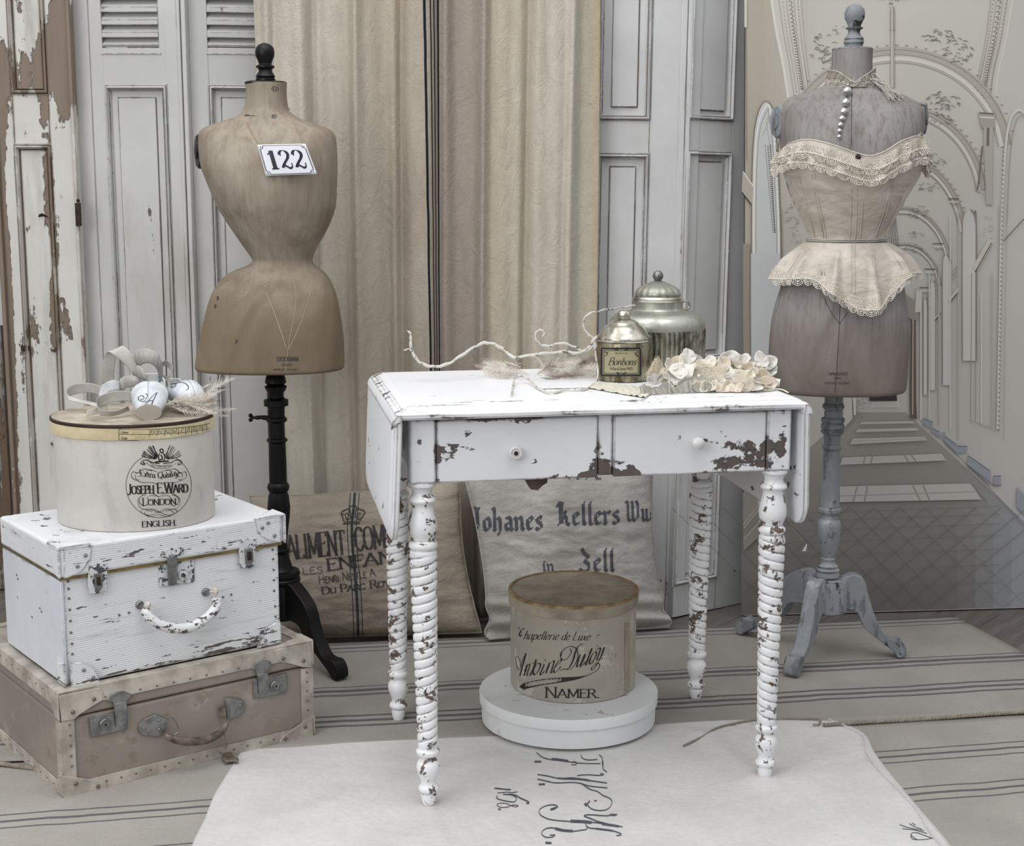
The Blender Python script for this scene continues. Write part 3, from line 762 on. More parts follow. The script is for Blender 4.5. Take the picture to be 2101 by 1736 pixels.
m = lf.mb(); u, z = lf.L(88, 443)
m.add([(u - .012, -.001, z - .004), (u - .009, -.004, z + .004), (u, -.006, z + .007), (u + .010, -.003, z + .001), (u + .013, -.001, z - .005), (u, -.002, z - .001)], [(0, 1, 2, 5), (5, 2, 3, 4)])
m.build('torn_wood_chip', M['iron'], lf.root)
for px, py, r in ((109, 717, .0062), (108, 910, .005)):
    u, z = lf.L(px, py); m = lf.mb(); m.M = lf.M @ Matrix.Translation((u, 0, z)) @ Matrix.Rotation(pi / 2, 4, 'X')
    m.lathe([(r, -.001), (r, .003), (r * .6, .005), (.0005, .005)], 14); m.build('screw_head', M['nail'], lf.root)
u, z = lf.L(52, 715); m = lf.mb(); m.box(u - .011, u + .011, -.004, .001, z - .006, z + .008); m.build('latch_plate', M['iron'], lf.root, bevel=.001)

# louvred shutters
def shutter(name, pxl, pxr, Y, yaw, label, louv, pan, jamb=None, edge=None):
    p = at(pxl, 330, Y); p.z = 0
    lf = Leaf(name, p, yaw, label, 'shutter', group=None)
    W = lf.L(pxr, 330)[0]
    (lx0, lx1, ly1, ly0), (qx0, qx1, qy) = louv, pan
    u0, u1 = lf.L(qx0, qy)[0], lf.L(qx1, qy)[0]; zt = lf.L(qx0, qy)[1]
    l0, l1 = lf.L(lx0, ly0)[0], lf.L(lx1, ly0)[0]; z0 = lf.L(lx0, ly0)[1]
    mat = M['shutter']
    th = .034
    m = lf.mb(); uA, uB = min(u0, l0), max(u1, l1)
    m.box(0, uA, 0, th, 0, TOPZ); m.box(uB, W, 0, th, 0, TOPZ)
    m.box(uA, uB, .0004, th, zt, z0); m.box(uA, uB, .0004, th, 0, .14); m.box(uA, uB, .0004, th, TOPZ - .08, TOPZ)
    if l0 > uA + .002: m.box(uA, l0, .0004, th, z0, TOPZ - .08)
    if l1 < uB - .002: m.box(l1, uB, .0004, th, z0, TOPZ - .08)
    if u0 > uA + .002: m.box(uA, u0, .0004, th, .14, zt)
    if u1 < uB - .002: m.box(u1, uB, .0004, th, .14, zt)
    m.build('shutter_frame', mat, lf.root, smooth=30, bevel=.002)
    moulded_panel(lf, mat, u0, u1, .14, zt, .018, .006, .017)
    pitch = lf.L(lx0, 25)[1] - lf.L(lx0, 51)[1]
    k = 0; z = z0
    while z < TOPZ - .1:
        m = lf.mb()
        zz = z + .002
        vs = [(l0, .006, zz), (l1, .006, zz), (l1, .0, zz + .006), (l0, .0, zz + .006), (l0, .032, zz + pitch * .92), (l1, .032, zz + pitch * .92), (l1, .030, zz + pitch * 1.06), (l0, .030, zz + pitch * 1.06)]
        # sloping slat, high edge towards the back
        m.add(vs, [(0, 1, 2, 3), (3, 2, 6, 7), (0, 4, 5, 1), (4, 7, 6, 5), (0, 3, 7, 4), (1, 5, 6, 2)])
        m.box(l0, l1, -.003, .004, z + pitch - .006, z + pitch + .006)
        m.build('slat', mat, lf.root, smooth=0, bevel=.0012); z += pitch; k += 1
    m = lf.mb(); m.box(l0 - .004, l1 + .006, -.002, .001, z0 - .016, z0 - .013); m.build('beading', mat, lf.root, smooth=0)
    if jamb:
        m = lf.mb(); m.box(jamb[0], jamb[1], -.006, -.0002, 0, TOPZ); m.build('side_strip', mat, lf.root, smooth=0, bevel=.0015)
    if edge:
        m = lf.mb()
        for a, b_, d in edge: m.box(W + a, W + b_, -d, th, 0, TOPZ)
        m.build('meeting_strip', mat, lf.root, smooth=0, bevel=.0025)
    return lf
shutter('louvred_shutter', 158, 372, 3.99, radians(-1), 'left louvred shutter with a tall panel, next to the peeling door', (210, 326, 0, 98), (216, 341, 176), jamb=(.0, .047), edge=[(0, .010, .004), (.014, .026, .012)])
shutter('louvred_shutter', 396, 585, 4.006, radians(9), 'right louvred shutter, partly hidden by the curtain and the brown dress form', (426, 541, 0, 98), (429, 556, 176), edge=None)

# panelled doors to the right of the curtain
def panel_door(name, p0, yaw, W, uo, rows, label, roll, edge=None, field=.02):
    lf = Leaf(name, p0, yaw, label, 'door', roll)
    u0, u1 = uo(lf)
    ops = sorted([(lf.L(*a)[1], lf.L(*b_)[1]) for a, b_ in rows])
    leaf_frame(lf, W, TOPZ + .05, u0, u1, ops).build('door_frame', M['door_paint'], lf.root, smooth=30, bevel=.002)
    for a, b_ in ops: moulded_panel(lf, M['door_paint'], u0, u1, a, b_, field, .006, .018)
    if edge:
        m = lf.mb(); m.box(W - edge, W - edge * .45, -.006, .0, 0.01, TOPZ); m.box(W - edge * .4, W, -.014, .034, 0.005, TOPZ)
        m.build('edge_strip', M['door_paint'], lf.root, smooth=0, bevel=.0025)
    return lf
p1 = ground(1215, 1275); p1 = Vector((p1.x, 3.99, 0)); p2 = Vector((.452, 3.985, 0))
W1 = (p2 - p1).length
panel_door('panelled_door', p1, atan2(p2.y - p1.y, p2.x - p1.x), W1, lambda l: (l.L(1226, 330)[0], l.L(1331, 330)[0]), [((1280, -260), (1280, -300)), ((1280, 246), (1280, -230)), ((1280, 740), (1280, 316)), ((1280, 1190), (1280, 805))],
           'pale painted panelled door standing directly right of the curtain', radians(.6), edge=.03)
p3 = Vector((.476, 3.985, 0)); yw = radians(36)
lf2 = panel_door('panelled_door', p3, yw, .262, lambda l: (l.L(1409, 330)[0], l.L(1500, 330)[0]), [((1450, 246), (1450, -200)), ((1450, 738), (1450, 312)), ((1450, 1188), (1450, 800))],
           'pale grey panelled door angled away between the white door and the printed backdrop', radians(1.0), field=.012)

# weathered board and grass at the far left
pw = at(-40, 800, 4.25); r = empty('weathered_board', (pw.x, 4.25, 0), 0, 'weathered brown board behind the peeling door at the left edge', 'board')
x1 = at(9, 800, 4.25).x
m = MB(); m.box(pw.x, x1, 4.25, 4.275, 0, TOPZ); m.build('plank', M['plank'], r, smooth=0, bevel=.002)
m = MB(); m.box(pw.x - .01, x1 - .003, 4.235, 4.249, .05, at(0, 655, 4.24).z + .5); m.f = m.f; 
m2 = MB(); zc_ = at(0, 668, 4.24).z; m2.box(pw.x, at(10, 668, 4.24).x, 4.236, 4.249, zc_, TOPZ - .1); m2.build('white_cover_strip', M['door_paint'], r, smooth=0, bevel=.002)
random.seed(4); m = MB(); gx = at(30, 1030, 4.45).x
for k in range(260):
    x = gx + random.uniform(-.12, .05); y = random.uniform(4.4, 4.56); h = random.uniform(.3, .62); dx = random.uniform(-.03, .03); w = .002
    m.add([(x - w, y, -.004), (x + w, y, -.004), (x + dx * .4 + w * .7, y, h * .6), (x + dx * .4 - w * .7, y, h * .6), (x + dx, y, h)], [(0, 1, 2, 3), (3, 2, 4)])
o = m.build('tall_grass', M['grass'], smooth=0); tag(o, 'green grass seen through the gap at the far left', 'grass', kind='stuff')

# ------------------------------------------------------------------ curtain
def curtain_pt(u, v, off=0):
    z = 2.0 - v * 1.985
    Y = 3.93
    yl = 868 - 900 + 0
    # pixel-free edges: left edge drifts in towards the floor
    xl = -.668 + .0 * v; xr = .225
    lx = xl + .035 * v * v; rx = xr - .012 * v
    x = lx + (rx - lx) * u
    ph = u * 2 * pi
    a = .021 * sin(ph * 5.2 + .8 + .35 * sin(v * 2.2)) + .012 * sin(ph * 11.3 + 1.7 + .5 * v) + .007 * sin(ph * 19 + 2 * v)
    a += .012 * sin(ph * 2.1)
    k = .75 + .25 * v
    if u > .9: a -= (u - .9) * .25
    sharp = .008 * abs(sin(ph * 3.1 + .4 * v)) ** 4
    a += sharp + .004 * fbm(u * 14, v * 5, 1.0)
    return Vector((x + .006 * sin(ph * 8 + v * 3), Y + a * k, z))
m = MB(); m.grid(curtain_pt, 260, 60)
o = m.build('curtain', M['curt'], smooth=180, solid=.0015); tag(o, 'cream linen curtain with four thin black stripes hanging behind the table', 'curtain')

# ------------------------------------------------------------------ printed backdrop board
B0 = Vector((.641, 3.985, 0)); ByW = atan2(.076, .803)
bd = Leaf('printed_backdrop', B0, ByW, 'large glossy backdrop board printed with a white arched palace corridor', 'backdrop')
def BL(px, py, off=0.0):
    u, z = bd.L(px, py); return (u, -off, max(z, .002))
WB = 1.12
m = bd.mb(); m.prism([(0, 0), (WB, 0), (WB, TOPZ), (-.045, TOPZ)], .0, .012, 'xz'); m.build('panel', M['boardedge'], bd.root, smooth=0)
def hx(s, k=1.0): c = lin(s); k *= 1.22; return tuple(min(.9, c[i] * k + .012) for i in range(3)) + (1,)
def lerpc(a, b_, t): t = max(0, min(1, t)); return tuple(a[i] + (b_[i] - a[i]) * t for i in range(4))
cWallT, cWallM, cFlr, cFlrD = hx('a19d94'), hx('b0aea8'), hx('8e8b86'), hx('66635f')
def basecol(px, py):
    c = lerpc(hx('9d9587'), hx('b3b1aa'), (px - 1530) / 150)
    if py < 480: c = lerpc(c, hx('bab7ae'), .6 * max(0, min(1, (px - 1640) / 80)) * max(0, min(1, (2060 - px) / 60)))
    c = lerpc(c, hx('a7a7a5'), max(0, (py - 300) / 900) * .6)
    return c
pr_ = bd.mb()
NX, NY = 96, 150
def Bq(ix, iy):  # grid in board space covering the whole panel, coloured by where it lies in the printed view
    return ix / NX * WB, iy / NY * TOPZ
import mathutils
def to_px(u, z):
    w = bd.M @ Vector((u, 0, z)); zc = w.y * cos(TILT) - (w.z - CAMH) * sin(TILT); yc = w.y * sin(TILT) + (w.z - CAMH) * cos(TILT)
    return CX + FPX * w.x / zc, CY - FPX * yc / zc
for iy in range(NY):
    for ix in range(NX):
        u0, z0 = Bq(ix, iy); u1, z1 = Bq(ix + 1, iy + 1)
        px, py = to_px((u0 + u1) / 2, (z0 + z1) / 2)
        pr_.c = basecol(px, py); sh = lambda z: -.045 * z / TOPZ * max(0, 1 - ix / 6) if ix == 0 else 0
        a0 = -.045 * z0 / TOPZ if ix == 0 else 0; a1 = -.045 * z1 / TOPZ if ix == 0 else 0
        pr_.add([(u0 + a0, -.0006, z0), (u1, -.0006, z0), (u1, -.0006, z1), (u0 + a1, -.0006, z1)], [(0, 1, 2, 3)])
LAY = [.0009]
def ppoly(pts, col, k=1.0):
    LAY[0] += .0000035; pr_.c = hx(col, k); pr_.add([BL(x, y, LAY[0]) for x, y in pts], [tuple(range(len(pts)))])
def pline(pts, w, col, k=1.0, cm=True, taper=False):
    LAY[0] += .0000035; pr_.c = hx(col, k)
    P = [(v.x, v.y) for v in catmull([(x, y, 0) for x, y in pts], 8)] if cm and len(pts) > 2 else pts
    vs = []
    for i, p in enumerate(P):
        a, b_ = P[max(i - 1, 0)], P[min(i + 1, len(P) - 1)]
        d = math.hypot(b_[0] - a[0], b_[1] - a[1]) or 1; nx, ny = -(b_[1] - a[1]) / d * w / 2, (b_[0] - a[0]) / d * w / 2
        if taper: q = .25 + .75 * sin(pi * i / (len(P) - 1)); nx *= q; ny *= q
        vs += [BL(p[0] + nx, p[1] + ny, LAY[0]), BL(p[0] - nx, p[1] - ny, LAY[0])]
    pr_.add(vs, [(2 * i, 2 * i + 1, 2 * i + 3, 2 * i + 2) for i in range(len(P) - 1)])
def band(a, b_, col, k=1.0):
    """filled strip between two smooth lines"""
    A = [(v.x, v.y) for v in catmull([(x, y, 0) for x, y in a], 8)]; Bb = [(v.x, v.y) for v in catmull([(x, y, 0) for x, y in b_], 8)]
    n = min(len(A), len(Bb)); LAY[0] += .0000035; pr_.c = hx(col, k)
    vs = []
    for i in range(n): vs += [BL(*A[i * (len(A) - 1) // (n - 1)], LAY[0]), BL(*Bb[i * (len(Bb) - 1) // (n - 1)], LAY[0])]
    pr_.add(vs, [(2 * i, 2 * i + 1, 2 * i + 3, 2 * i + 2) for i in range(n - 1)])
random.seed(11)
def floorcol(px, py): return lerpc(lerpc(hx('8f8c86'), hx('6b6965'), (py - 880) / 330), hx('8d9095'), (px - 1960) / 150)  # bluish blend at the right paints the board's gloss reflection into the print
for i in range(54):
    y0, y1 = 846 + i * 8, 846 + (i + 1) * 8
    def ed(y): return max(1521.0, 1742 - (y - 846) / .9), min(2112.0, 1858 + (y - 846) / .92)
    (a0, b0), (a1, b1) = ed(y0), ed(y1)
    LAY[0] = .0008
    for k in range(16):
        q = [(a0 + (b0 - a0) * k / 16, y0), (a0 + (b0 - a0) * (k + 1) / 16, y0), (a1 + (b1 - a1) * (k + 1) / 16, y1), (a1 + (b1 - a1) * k / 16, y1)]
        pr_.c = floorcol((q[0][0] + q[2][0]) / 2, y0 + 4); pr_.add([BL(x, y, .0008) for x, y in q], [(0, 1, 2, 3)])
LAY[0] = .0009
# vault ribs, left and right
LO = [(1577, -40), (1592, 60), (1606, 130), (1617, 200)]; LI = [(1640, -40), (1648, 60), (1656, 130), (1664, 186)]
RO = [(2084, -40), (2064, 80), (2048, 150), (2040, 232)]; RI = [(2038, -40), (2022, 80), (2008, 150), (2000, 184)]
band(LO, LI, 'b9b6ae'); band(RI, RO, 'b5b2aa')
pline(LO, 5, 'c9c6be'); pline(LI, 3, 'a29e95'); pline(RO, 4, 'bfbcb5'); pline(RI, 3, 'a19d95')
def chain(a, b_, n, t0, w, col, rad):
    for i in range(n):
        t = i / n; f = interp([(k / 3, (p[0] * (1 - t0) + q[0] * t0), (p[1] * (1 - t0) + q[1] * t0)) for k, (p, q) in enumerate(zip(a, b_))], t)
        x, y = f; r = rad
        pline([(x - r, y - r), (x + r * .6, y - r * .7), (x + r, y + r * .2), (x, y + r)], w, col)
chain(LO, LI, 34, .62, 1.6, '6b665d', 3.6); chain(LO, LI, 34, .36, .8, '8c877e', 2.2); chain(LO, LI, 46, .88, .8, '827d74', 1.6)
chain(RO, RI, 34, .6, 1.6, '6f6a61', 3.4); chain(RO, RI, 46, .3, .8, '8c877e', 1.8); chain(RO, RI, 46, .9, .8, '857f76', 1.5)
for t in (.25, .5, .75): pline([(LO[i][0] * (1 - t) + LI[i][0] * t, LO[i][1] * (1 - t) + LI[i][1] * t) for i in range(4)], .9, '8f8b82')
for t in (.25, .45, .75): pline([(RO[i][0] * (1 - t) + RI[i][0] * t, RO[i][1] * (1 - t) + RI[i][1] * t) for i in range(4)], .9, '928e85')
# successive barrel arches seen down the corridor
def arch(cx, cy, rx, ry, a0, a1, w, col, n=14):
    pline([(cx + rx * cos(radians(a0 + (a1 - a0) * i / n)), cy - ry * sin(radians(a0 + (a1 - a0) * i / n))) for i in range(n + 1)], w, col)
for cx_, cy_, rx_, ry_, wd in ((1838, 330, 232, 222, 16), (1848, 420, 172, 196, 12), (1850, 500, 130, 172, 9), (1852, 560, 98, 130, 7), (1856, 600, 74, 96, 5)):
    arch(cx_, cy_ - 4, rx_, ry_, 8, 165, wd, 'a39e95'); arch(cx_, cy_, rx_ - wd * .8, ry_ - wd * .8, 8, 165, wd * .5, 'c4c1b9')
    arch(cx_, cy_, rx_ + wd * .4, ry_ + wd * .35, 8, 165, 1.6, '7d786f'); arch(cx_, cy_, rx_ - wd * 1.3, ry_ - wd * 1.3, 8, 165, 1.2, '8d8880')
    for i in range(30):
        a = radians(15 + 140 * i / 30); r = 1.0 + wd * .9 / rx_
        x, y = cx_ + (rx_ + wd) * cos(a), cy_ - (ry_ + wd) * sin(a)
        if wd > 8: pline([(x - 3, y - 1), (x, y + 1.5), (x + 3, y)], 1.0, '6d685f')
# stucco foliage
def foliage(cx, cy, w, h, n, seed, sx=1):
    R = random.Random(seed)
    for i in range(n):
        x, y = cx + R.uniform(-w, w), cy + R.uniform(-h, h)
        if ((x - cx) / w) ** 2 + ((y - cy) / h) ** 2 > 1.1: continue
        a = R.uniform(-.5, .5) + (.6 if (x - cx) * sx > 0 else -.4); L = R.uniform(.10, .2) * w + 1
        pline([(x - L * cos(a), y - L * .6 * sin(a)), (x, y - L * .45), (x + L * cos(a), y + L * .5 * sin(a))], max(.9, w * .045), R.choice(['5a554d', '77726a', '494540']), taper=True)
        pline([(x - L * .7, y - L * .6), (x + L * .6, y - L * .4)], max(.7, w * .03), 'd0cdc5', taper=True)
foliage(1925, 75, 32, 12, 26, 1); foliage(1965, 105, 30, 26, 44, 2); foliage(1690, 100, 30, 30, 46, 3, -1); foliage(1722, 62, 14, 10, 10, 4, -1)
foliage(1935, 208, 34, 20, 34, 5); foliage(1930, 246, 26, 14, 22, 6); foliage(1915, 330, 24, 14, 30, 7); foliage(1904, 385, 22, 10, 22, 8)
foliage(1885, 437, 22, 13, 26, 9); foliage(1880, 480, 15, 8, 16, 10); foliage(1872, 510, 18, 8, 18, 12)
# hanging chandelier stem and its rosette
for i in range(26):
    x, y = 1830 + random.uniform(-34, 34), random.uniform(-16, 13)
    if abs(x - 1830) / 36 + max(0, y) / 14 < 1: pline([(x - 4, y), (x, y - 2), (x + 4, y + 1)], 1.5, random.choice(['3f3b37', '5a554f', 'cfccc4']))
ppoly([(1826, 14), (1834, 14), (1835, 62), (1825, 62)], '8f8a80'); ppoly([(1826, 62), (1834, 62), (1835, 180), (1826, 180)], '9a958b'); pline([(1825, 63), (1835, 63)], 1.6, '5b564e', cm=False)
pline([(1829, 14), (1829, 180)], 2, 'c4c1b8', cm=False)
# left oval niche
nl = [(1543, 640), (1541, 480), (1543, 330), (1550, 250), (1566, 210), (1584, 222), (1592, 280), (1597, 370), (1601, 480), (1602, 640)]
ppoly([(v.x, v.y) for v in catmull([(x, y, 0) for x, y in nl], 6)], 'b5b7b8')
pline(nl, 2.2, '6f655a'); pline([(x + (5 if x < 1570 else -4), y + 7) for x, y in nl], 2.4, 'd3d1ca'); pline([(x + (9 if x < 1570 else -8), y + 14) for x, y in nl], 1.2, '857f75')
pline([(x + (13 if x < 1570 else -12), y + 30) for x, y in nl[3:8]], 1, '8f8a80')
for i in range(44): pline([(1573 + i * .32, 300 + i * 4.1), (1577 + i * .32, 301 + i * 4.1)], 1.5, '403b36', cm=False)
pline([(1569, 296), (1585, 478)], 1, '77726a', cm=False); pline([(1580, 296), (1589, 478)], 1.2, '4c4741', cm=False)
for i in range(40): pline([(1586 + i * .5, 235 + i * 9), (1589 + i * .5, 238 + i * 9)], 1.2, '8a857c', cm=False)
ppoly([(1523, 352), (1545, 382), (1542, 420), (1521, 392)], 'a39d93'); pline([(1524, 352), (1546, 384)], 2, 'd5d2ca', cm=False); pline([(1521, 394), (1541, 420)], 2.4, '3c362f', cm=False)
pline([(1529, 0), (1529, 56)], 5, 'c0bdb4', cm=False); pline([(1530, 60), (1531, 330)], 1, '6d675e', cm=False)
band([(1524, 500), (1524, 640), (1525, 800), (1525, 900)], [(1537, 500), (1537, 640), (1538, 800), (1538, 900)], '8b8378')
ppoly([(1540, 520), (1600, 520), (1600, 1000), (1542, 1100)], 'b2b4b5')
foliage(1625, 445, 14, 26, 40, 21); foliage(1632, 505, 10, 34, 30, 22)
pline([(1604, 430), (1604, 760)], 1, '8a857c', cm=False)
# right hand wall: pilasters, arches and sconces, nearest first
pline([(2101, 232), (2088, 226), (2072, 245), (2062, 300), (2055, 420), (2050, 640), (2046, 880)], 5, 'bfbdb6'); pline([(2110, 244), (2092, 238), (2079, 262), (2070, 330), (2064, 460)], 1.4, '8d8980')
for i in range(62): pline([(2056 - i * .17, 300 + i * 9.5), (2059 - i * .17, 304 + i * 9.5)], 2, '7b766d', cm=False)
pline([(2048, 420), (2044, 700), (2040, 886)], 1.2, '9a968e'); pline([(2064, 460), (2060, 700), (2058, 900)], 1, 'a09c94')
ppoly([(2005, 230), (2040, 232), (2040, 262), (2012, 262)], '9b978f'); pline([(2008, 232), (2038, 234)], 3, '5f5a52', cm=False); pline([(2008, 240), (2038, 242)], 2.5, 'cfccc5', cm=False)
ppoly([(2016, 262), (2036, 262), (2034, 420), (2022, 420)], 'a5a19a'); pline([(2026, 262), (2025, 300)], 6, '6d675f', cm=False)
pline([(2014, 300), (2008, 360), (2004, 390)], 3, '6a645b'); foliage(2012, 380, 8, 26, 26, 31)
def niche(x, y, w, h, yb):
    ppoly([(x - w, yb), (x - w, y + h * .5), (x - w * .8, y + h * .18), (x - w * .2, y), (x + w * .5, y + h * .12), (x + w, y + h * .5), (x + w, yb)], 'b9b9b5')
    pline([(x + w * .2, y), (x + w * .8, y + h * .14), (x + w * 1.1, y + h * .5), (x + w * 1.15, yb)], max(1.2, w * .22), '7f776c'); pline([(x - w, yb), (x - w, y + h * .5), (x - w * .5, y + h * .06)], 1.2, '98948c')
niche(1987, 430, 13, 60, 740); niche(1940, 522, 7, 40, 790); niche(1912, 576, 5, 34, 800); niche(1897, 612, 3.5, 26, 810)
for x, y, r in ((2026, 470, 14), (1958, 560, 9), (1922, 598, 6), (1904, 628, 4)): foliage(x, y, r * .7, r * 2.2, 20, int(x))
for a, b_, w in (((1998, 552), (2032, 492), 12), ((1945, 618), (1966, 592), 7), ((1916, 655), (1928, 640), 4)):
    pline([a, b_], w, 'b8b4ab', cm=False); pline([(a[0] + 1, a[1] + w * .5), (b_[0] + 1, b_[1] + w * .5)], 2, '4c463f', cm=False)
pline([(2058, 494), (2100, 448)], 1.6, '5b564e', cm=False)
for x0, y0 in ((1944, 408), (1912, 500), (1895, 552), (1885, 590)):
    pline([(x0, y0), (x0 + 22, y0)], 2.2, '57524b', cm=False); pline([(x0 + 2, y0 + 6), (x0 + 22, y0 + 6)], 2, 'c9c6be', cm=False); pline([(x0 + 6, y0 + 12), (x0 + 20, y0 + 12)], 1, '6a655d', cm=False)
for x, y0, y1, c in ((1880, 590, 850, 'a39f98'), (1888, 600, 860, 'c1bfb9'), (1905, 560, 870, 'b9b7b1'), (1925, 540, 872, 'a4a19b'), (1948, 440, 882, 'bcbab5'), (1965, 430, 900, 'a9a6a1'), (2000, 560, 860, '8e8a82'), (2012, 600, 870, 'bfbdb8'), (2034, 560, 880, 'a5a29d')):
    pline([(x, y0), (x, y1)], 3 if c != '8e8a82' else 1.6, c, cm=False)
pline([(1990, 862), (2032, 878)], 1.4, '918d85', cm=False); pline([(1992, 560), (1990, 862)], 1.4, '8d887f', cm=False)
band([(1867, 640), (1866, 720), (1865, 800), (1866, 856)], [(1876, 630), (1877, 720), (1878, 800), (1880, 860)], '5a5148'); pline([(1872, 640), (1871, 850)], 2, 'b3a998', cm=False)
ppoly([(1853, 600), (1880, 620), (1884, 660), (1858, 650)], '8b867d'); ppoly([(1878, 596), (1890, 598), (1888, 640), (1876, 640)], 'bcb9b2')
# floor of the corridor: bright window patches, dark doorway, blue plinths, tile joints
ppoly([(1784, 806), (1838, 806), (1839, 822), (1782, 822)], '2b2724')
for i in range(4): pline([(1788 - i, 825 + i * 3), (1842 + i, 824 + i * 3)], 1.2, 'd5d3cd', cm=False)
for x, y, r in ((1752, 820, 10), (1765, 826, 9), (1776, 820, 8)): foliage(x, y + 8, r, 22, 24, int(x))
ppoly([(1748, 800), (1754, 800), (1755, 850), (1750, 852)], 'c2bfb8'); ppoly([(1730, 815), (1746, 812), (1748, 858), (1728, 880)], 'b5b2ab')
for q in ([(1766, 865), (1872, 863), (1876, 868), (1762, 870)], [(1758, 880), (1880, 877), (1882, 883), (1754, 886)], [(1748, 899), (1896, 895), (1900, 903), (1742, 911)], [(1727, 938), (1930, 930), (1940, 944), (1722, 953)], [(1690, 998), (1990, 991), (2012, 1024), (1688, 1030)]):
    ppoly(q, 'adaba6')
for a, b_ in (((1775, 932), (1770, 950)), ((1789, 932), (1785, 950)), ((1853, 931), (1862, 948)), ((1867, 931), (1878, 947)), ((1757, 998), (1749, 1029)), ((1778, 998), (1772, 1029)), ((1871, 995), (1886, 1026)), ((1892, 994), (1905, 1025))): pline([a, b_], 4, '8d8a85', cm=False)
pline([(1690, 1018), (2000, 1008)], 2, '8f8c87', cm=False); pline([(1740, 905), (1900, 899)], 1.2, '96938d', cm=False)
for p in ([(1893, 858), (1912, 866), (1912, 874), (1901, 876), (1892, 868)], [(1909, 880), (1926, 888), (1938, 886), (1938, 894), (1926, 896), (1910, 886)], [(1937, 895), (1962, 915), (1983, 915), (1982, 928), (1962, 929), (1936, 905)], [(1984, 934), (2030, 968), (2030, 994), (1983, 952)], [(2037, 976), (2051, 976), (2051, 994), (2038, 994)], [(2084, 998), (2096, 1010), (2110, 1040), (2110, 1064), (2084, 1040)]):
    ppoly(p, '8a8e98')
for a, b_ in (((1893, 858), (1912, 866)), ((1909, 878), (1926, 886)), ((1937, 895), (1962, 913)), ((1984, 934), (2030, 966)), ((1962, 915), (1983, 915)), ((2036, 976), (2052, 976)), ((1983, 953), (2038, 996)), ((2036, 995), (2052, 995))): pline([a, b_], 1.8, '5f626b', cm=False)
pline([(1930, 900), (2038, 1010), (2101, 1080)], 1.2, '6f6c68'); pline([(1988, 990), (2024, 1030)], 1.4, '77746f', cm=False)
R = random.Random(5)
for i in range(-6, 16):
    x = 1690 + i * 52
    pline([(x, 1040 + R.uniform(-2, 2)), (x + 210, 1250)], .9, '625f5b', cm=False) if x < 1930 else None
    if x > 1700: pline([(x, 1040), (x - 260, 1250)], .9, '65625e', cm=False)
for i, y in enumerate((1046, 1062, 1082, 1106, 1134, 1166, 1202)): pline([(1600, y + 8), (2050, y - 8)], .7, '6b6864', cm=False)
pline([(1536, 1045), (1560, 1040)], 1, '8f8b83', cm=False); ppoly([(1523, 1010), (1552, 1000), (1556, 1100), (1524, 1130)], '86817a')
for i in range(5): pline([(1524, 1075 + i * 8), (1556, 1035 + i * 9)], 1.3, random.choice(['a9a59d', '615c55']), cm=False)
# small chandelier beside the corset
for i in range(7): pline([(1828 + i * 1.2, 440), (1812 + i * 5, 505)], .9, '4b4640', cm=False)
foliage(1828, 498, 16, 12, 34, 77)
pr_.build('printed_picture', M['print'], bd.root, smooth=0)

# ------------------------------------------------------------------ floor textiles
def undul(x, y, s=1.0):
    return .0013 * (fbm(x * 5, y * 5, 2.0) + 1) * s
ya = radians(8.7)
# far runner, long side along its stripes
def run_uv(p, o0, ya=ya):  # metres across stripes
    return (p.x - o0.x) * -sin(ya) + (p.y - o0.y) * cos(ya)
def sheet(name, poly_fn, nu, nv, mat, z0, uvfn, label, cat, solid=.003, amp=1.0, zfn=None):
    m = MB(); m.grid(lambda u, v: Vector((*poly_fn(u, v), z0 + undul(*poly_fn(u, v), amp) + (zfn(*poly_fn(u, v)) if zfn else 0))), nu, nv)
    for i, p in enumerate(m.v): m.uv[i] = uvfn(p)
    o = m.build(name, mat, smooth=180, solid=solid, off=-1); tag(o, label, cat)
    return m, o
o0 = Vector((0, 3.0, 0))
def far_poly(u, v):
    a = Vector((-1.5, 2.87)).lerp(Vector((1.40, 3.235)), u); b_ = Vector((-1.5, 3.56)).lerp(Vector((1.215, 3.955)), u)
    p = a.lerp(b_, v); return (p.x, p.y)
def stripe_at(*pp):
    r = []
    for px, py, w in pp: r.append((run_uv(ground(px, py), o0), w))
    return r
st_far = []
for px, py in ((700, 1426), (720, 1487), (1700, 1290)):
    st_far += trio(run_uv(ground(px, py), o0))
st_far += trio(run_uv(ground(1900, 1362), o0))[:2] + trio(run_uv(ground(1700, 1432), o0))
M['run_far'] = runner_mat('far_striped_runner_weave', st_far, '9c9892')
run1, _ = sheet('striped_runner', far_poly, 90, 30, M['run_far'], .004, lambda p: (p.x, run_uv(p, o0)), 'beige striped linen runner under the table, cushions and grey stand', 'runner')
def near_poly(u, v):
    a = Vector((-1.6, 2.0)).lerp(Vector((1.5, 2.3)), u); b_ = Vector((-1.6, 2.845)).lerp(Vector((1.5, 3.235)), u)
    p = a.lerp(b_, v); return (p.x, p.y)
yb = radians(10.3)
st_n = trio(run_uv(ground(1990, 1548), o0, yb)) + trio(run_uv(ground(2000, 1628), o0, yb)) + trio(run_uv(ground(2000, 1628), o0, yb) - .42)
M['run_near'] = runner_mat('near_striped_runner_weave', st_n, 'a39f99')
run2, _ = sheet('striped_runner', near_poly, 90, 30, M['run_near'], .0035, lambda p: (p.x, run_uv(p, o0, yb)), 'beige striped linen runner nearest the viewer, below the white sheet', 'runner')
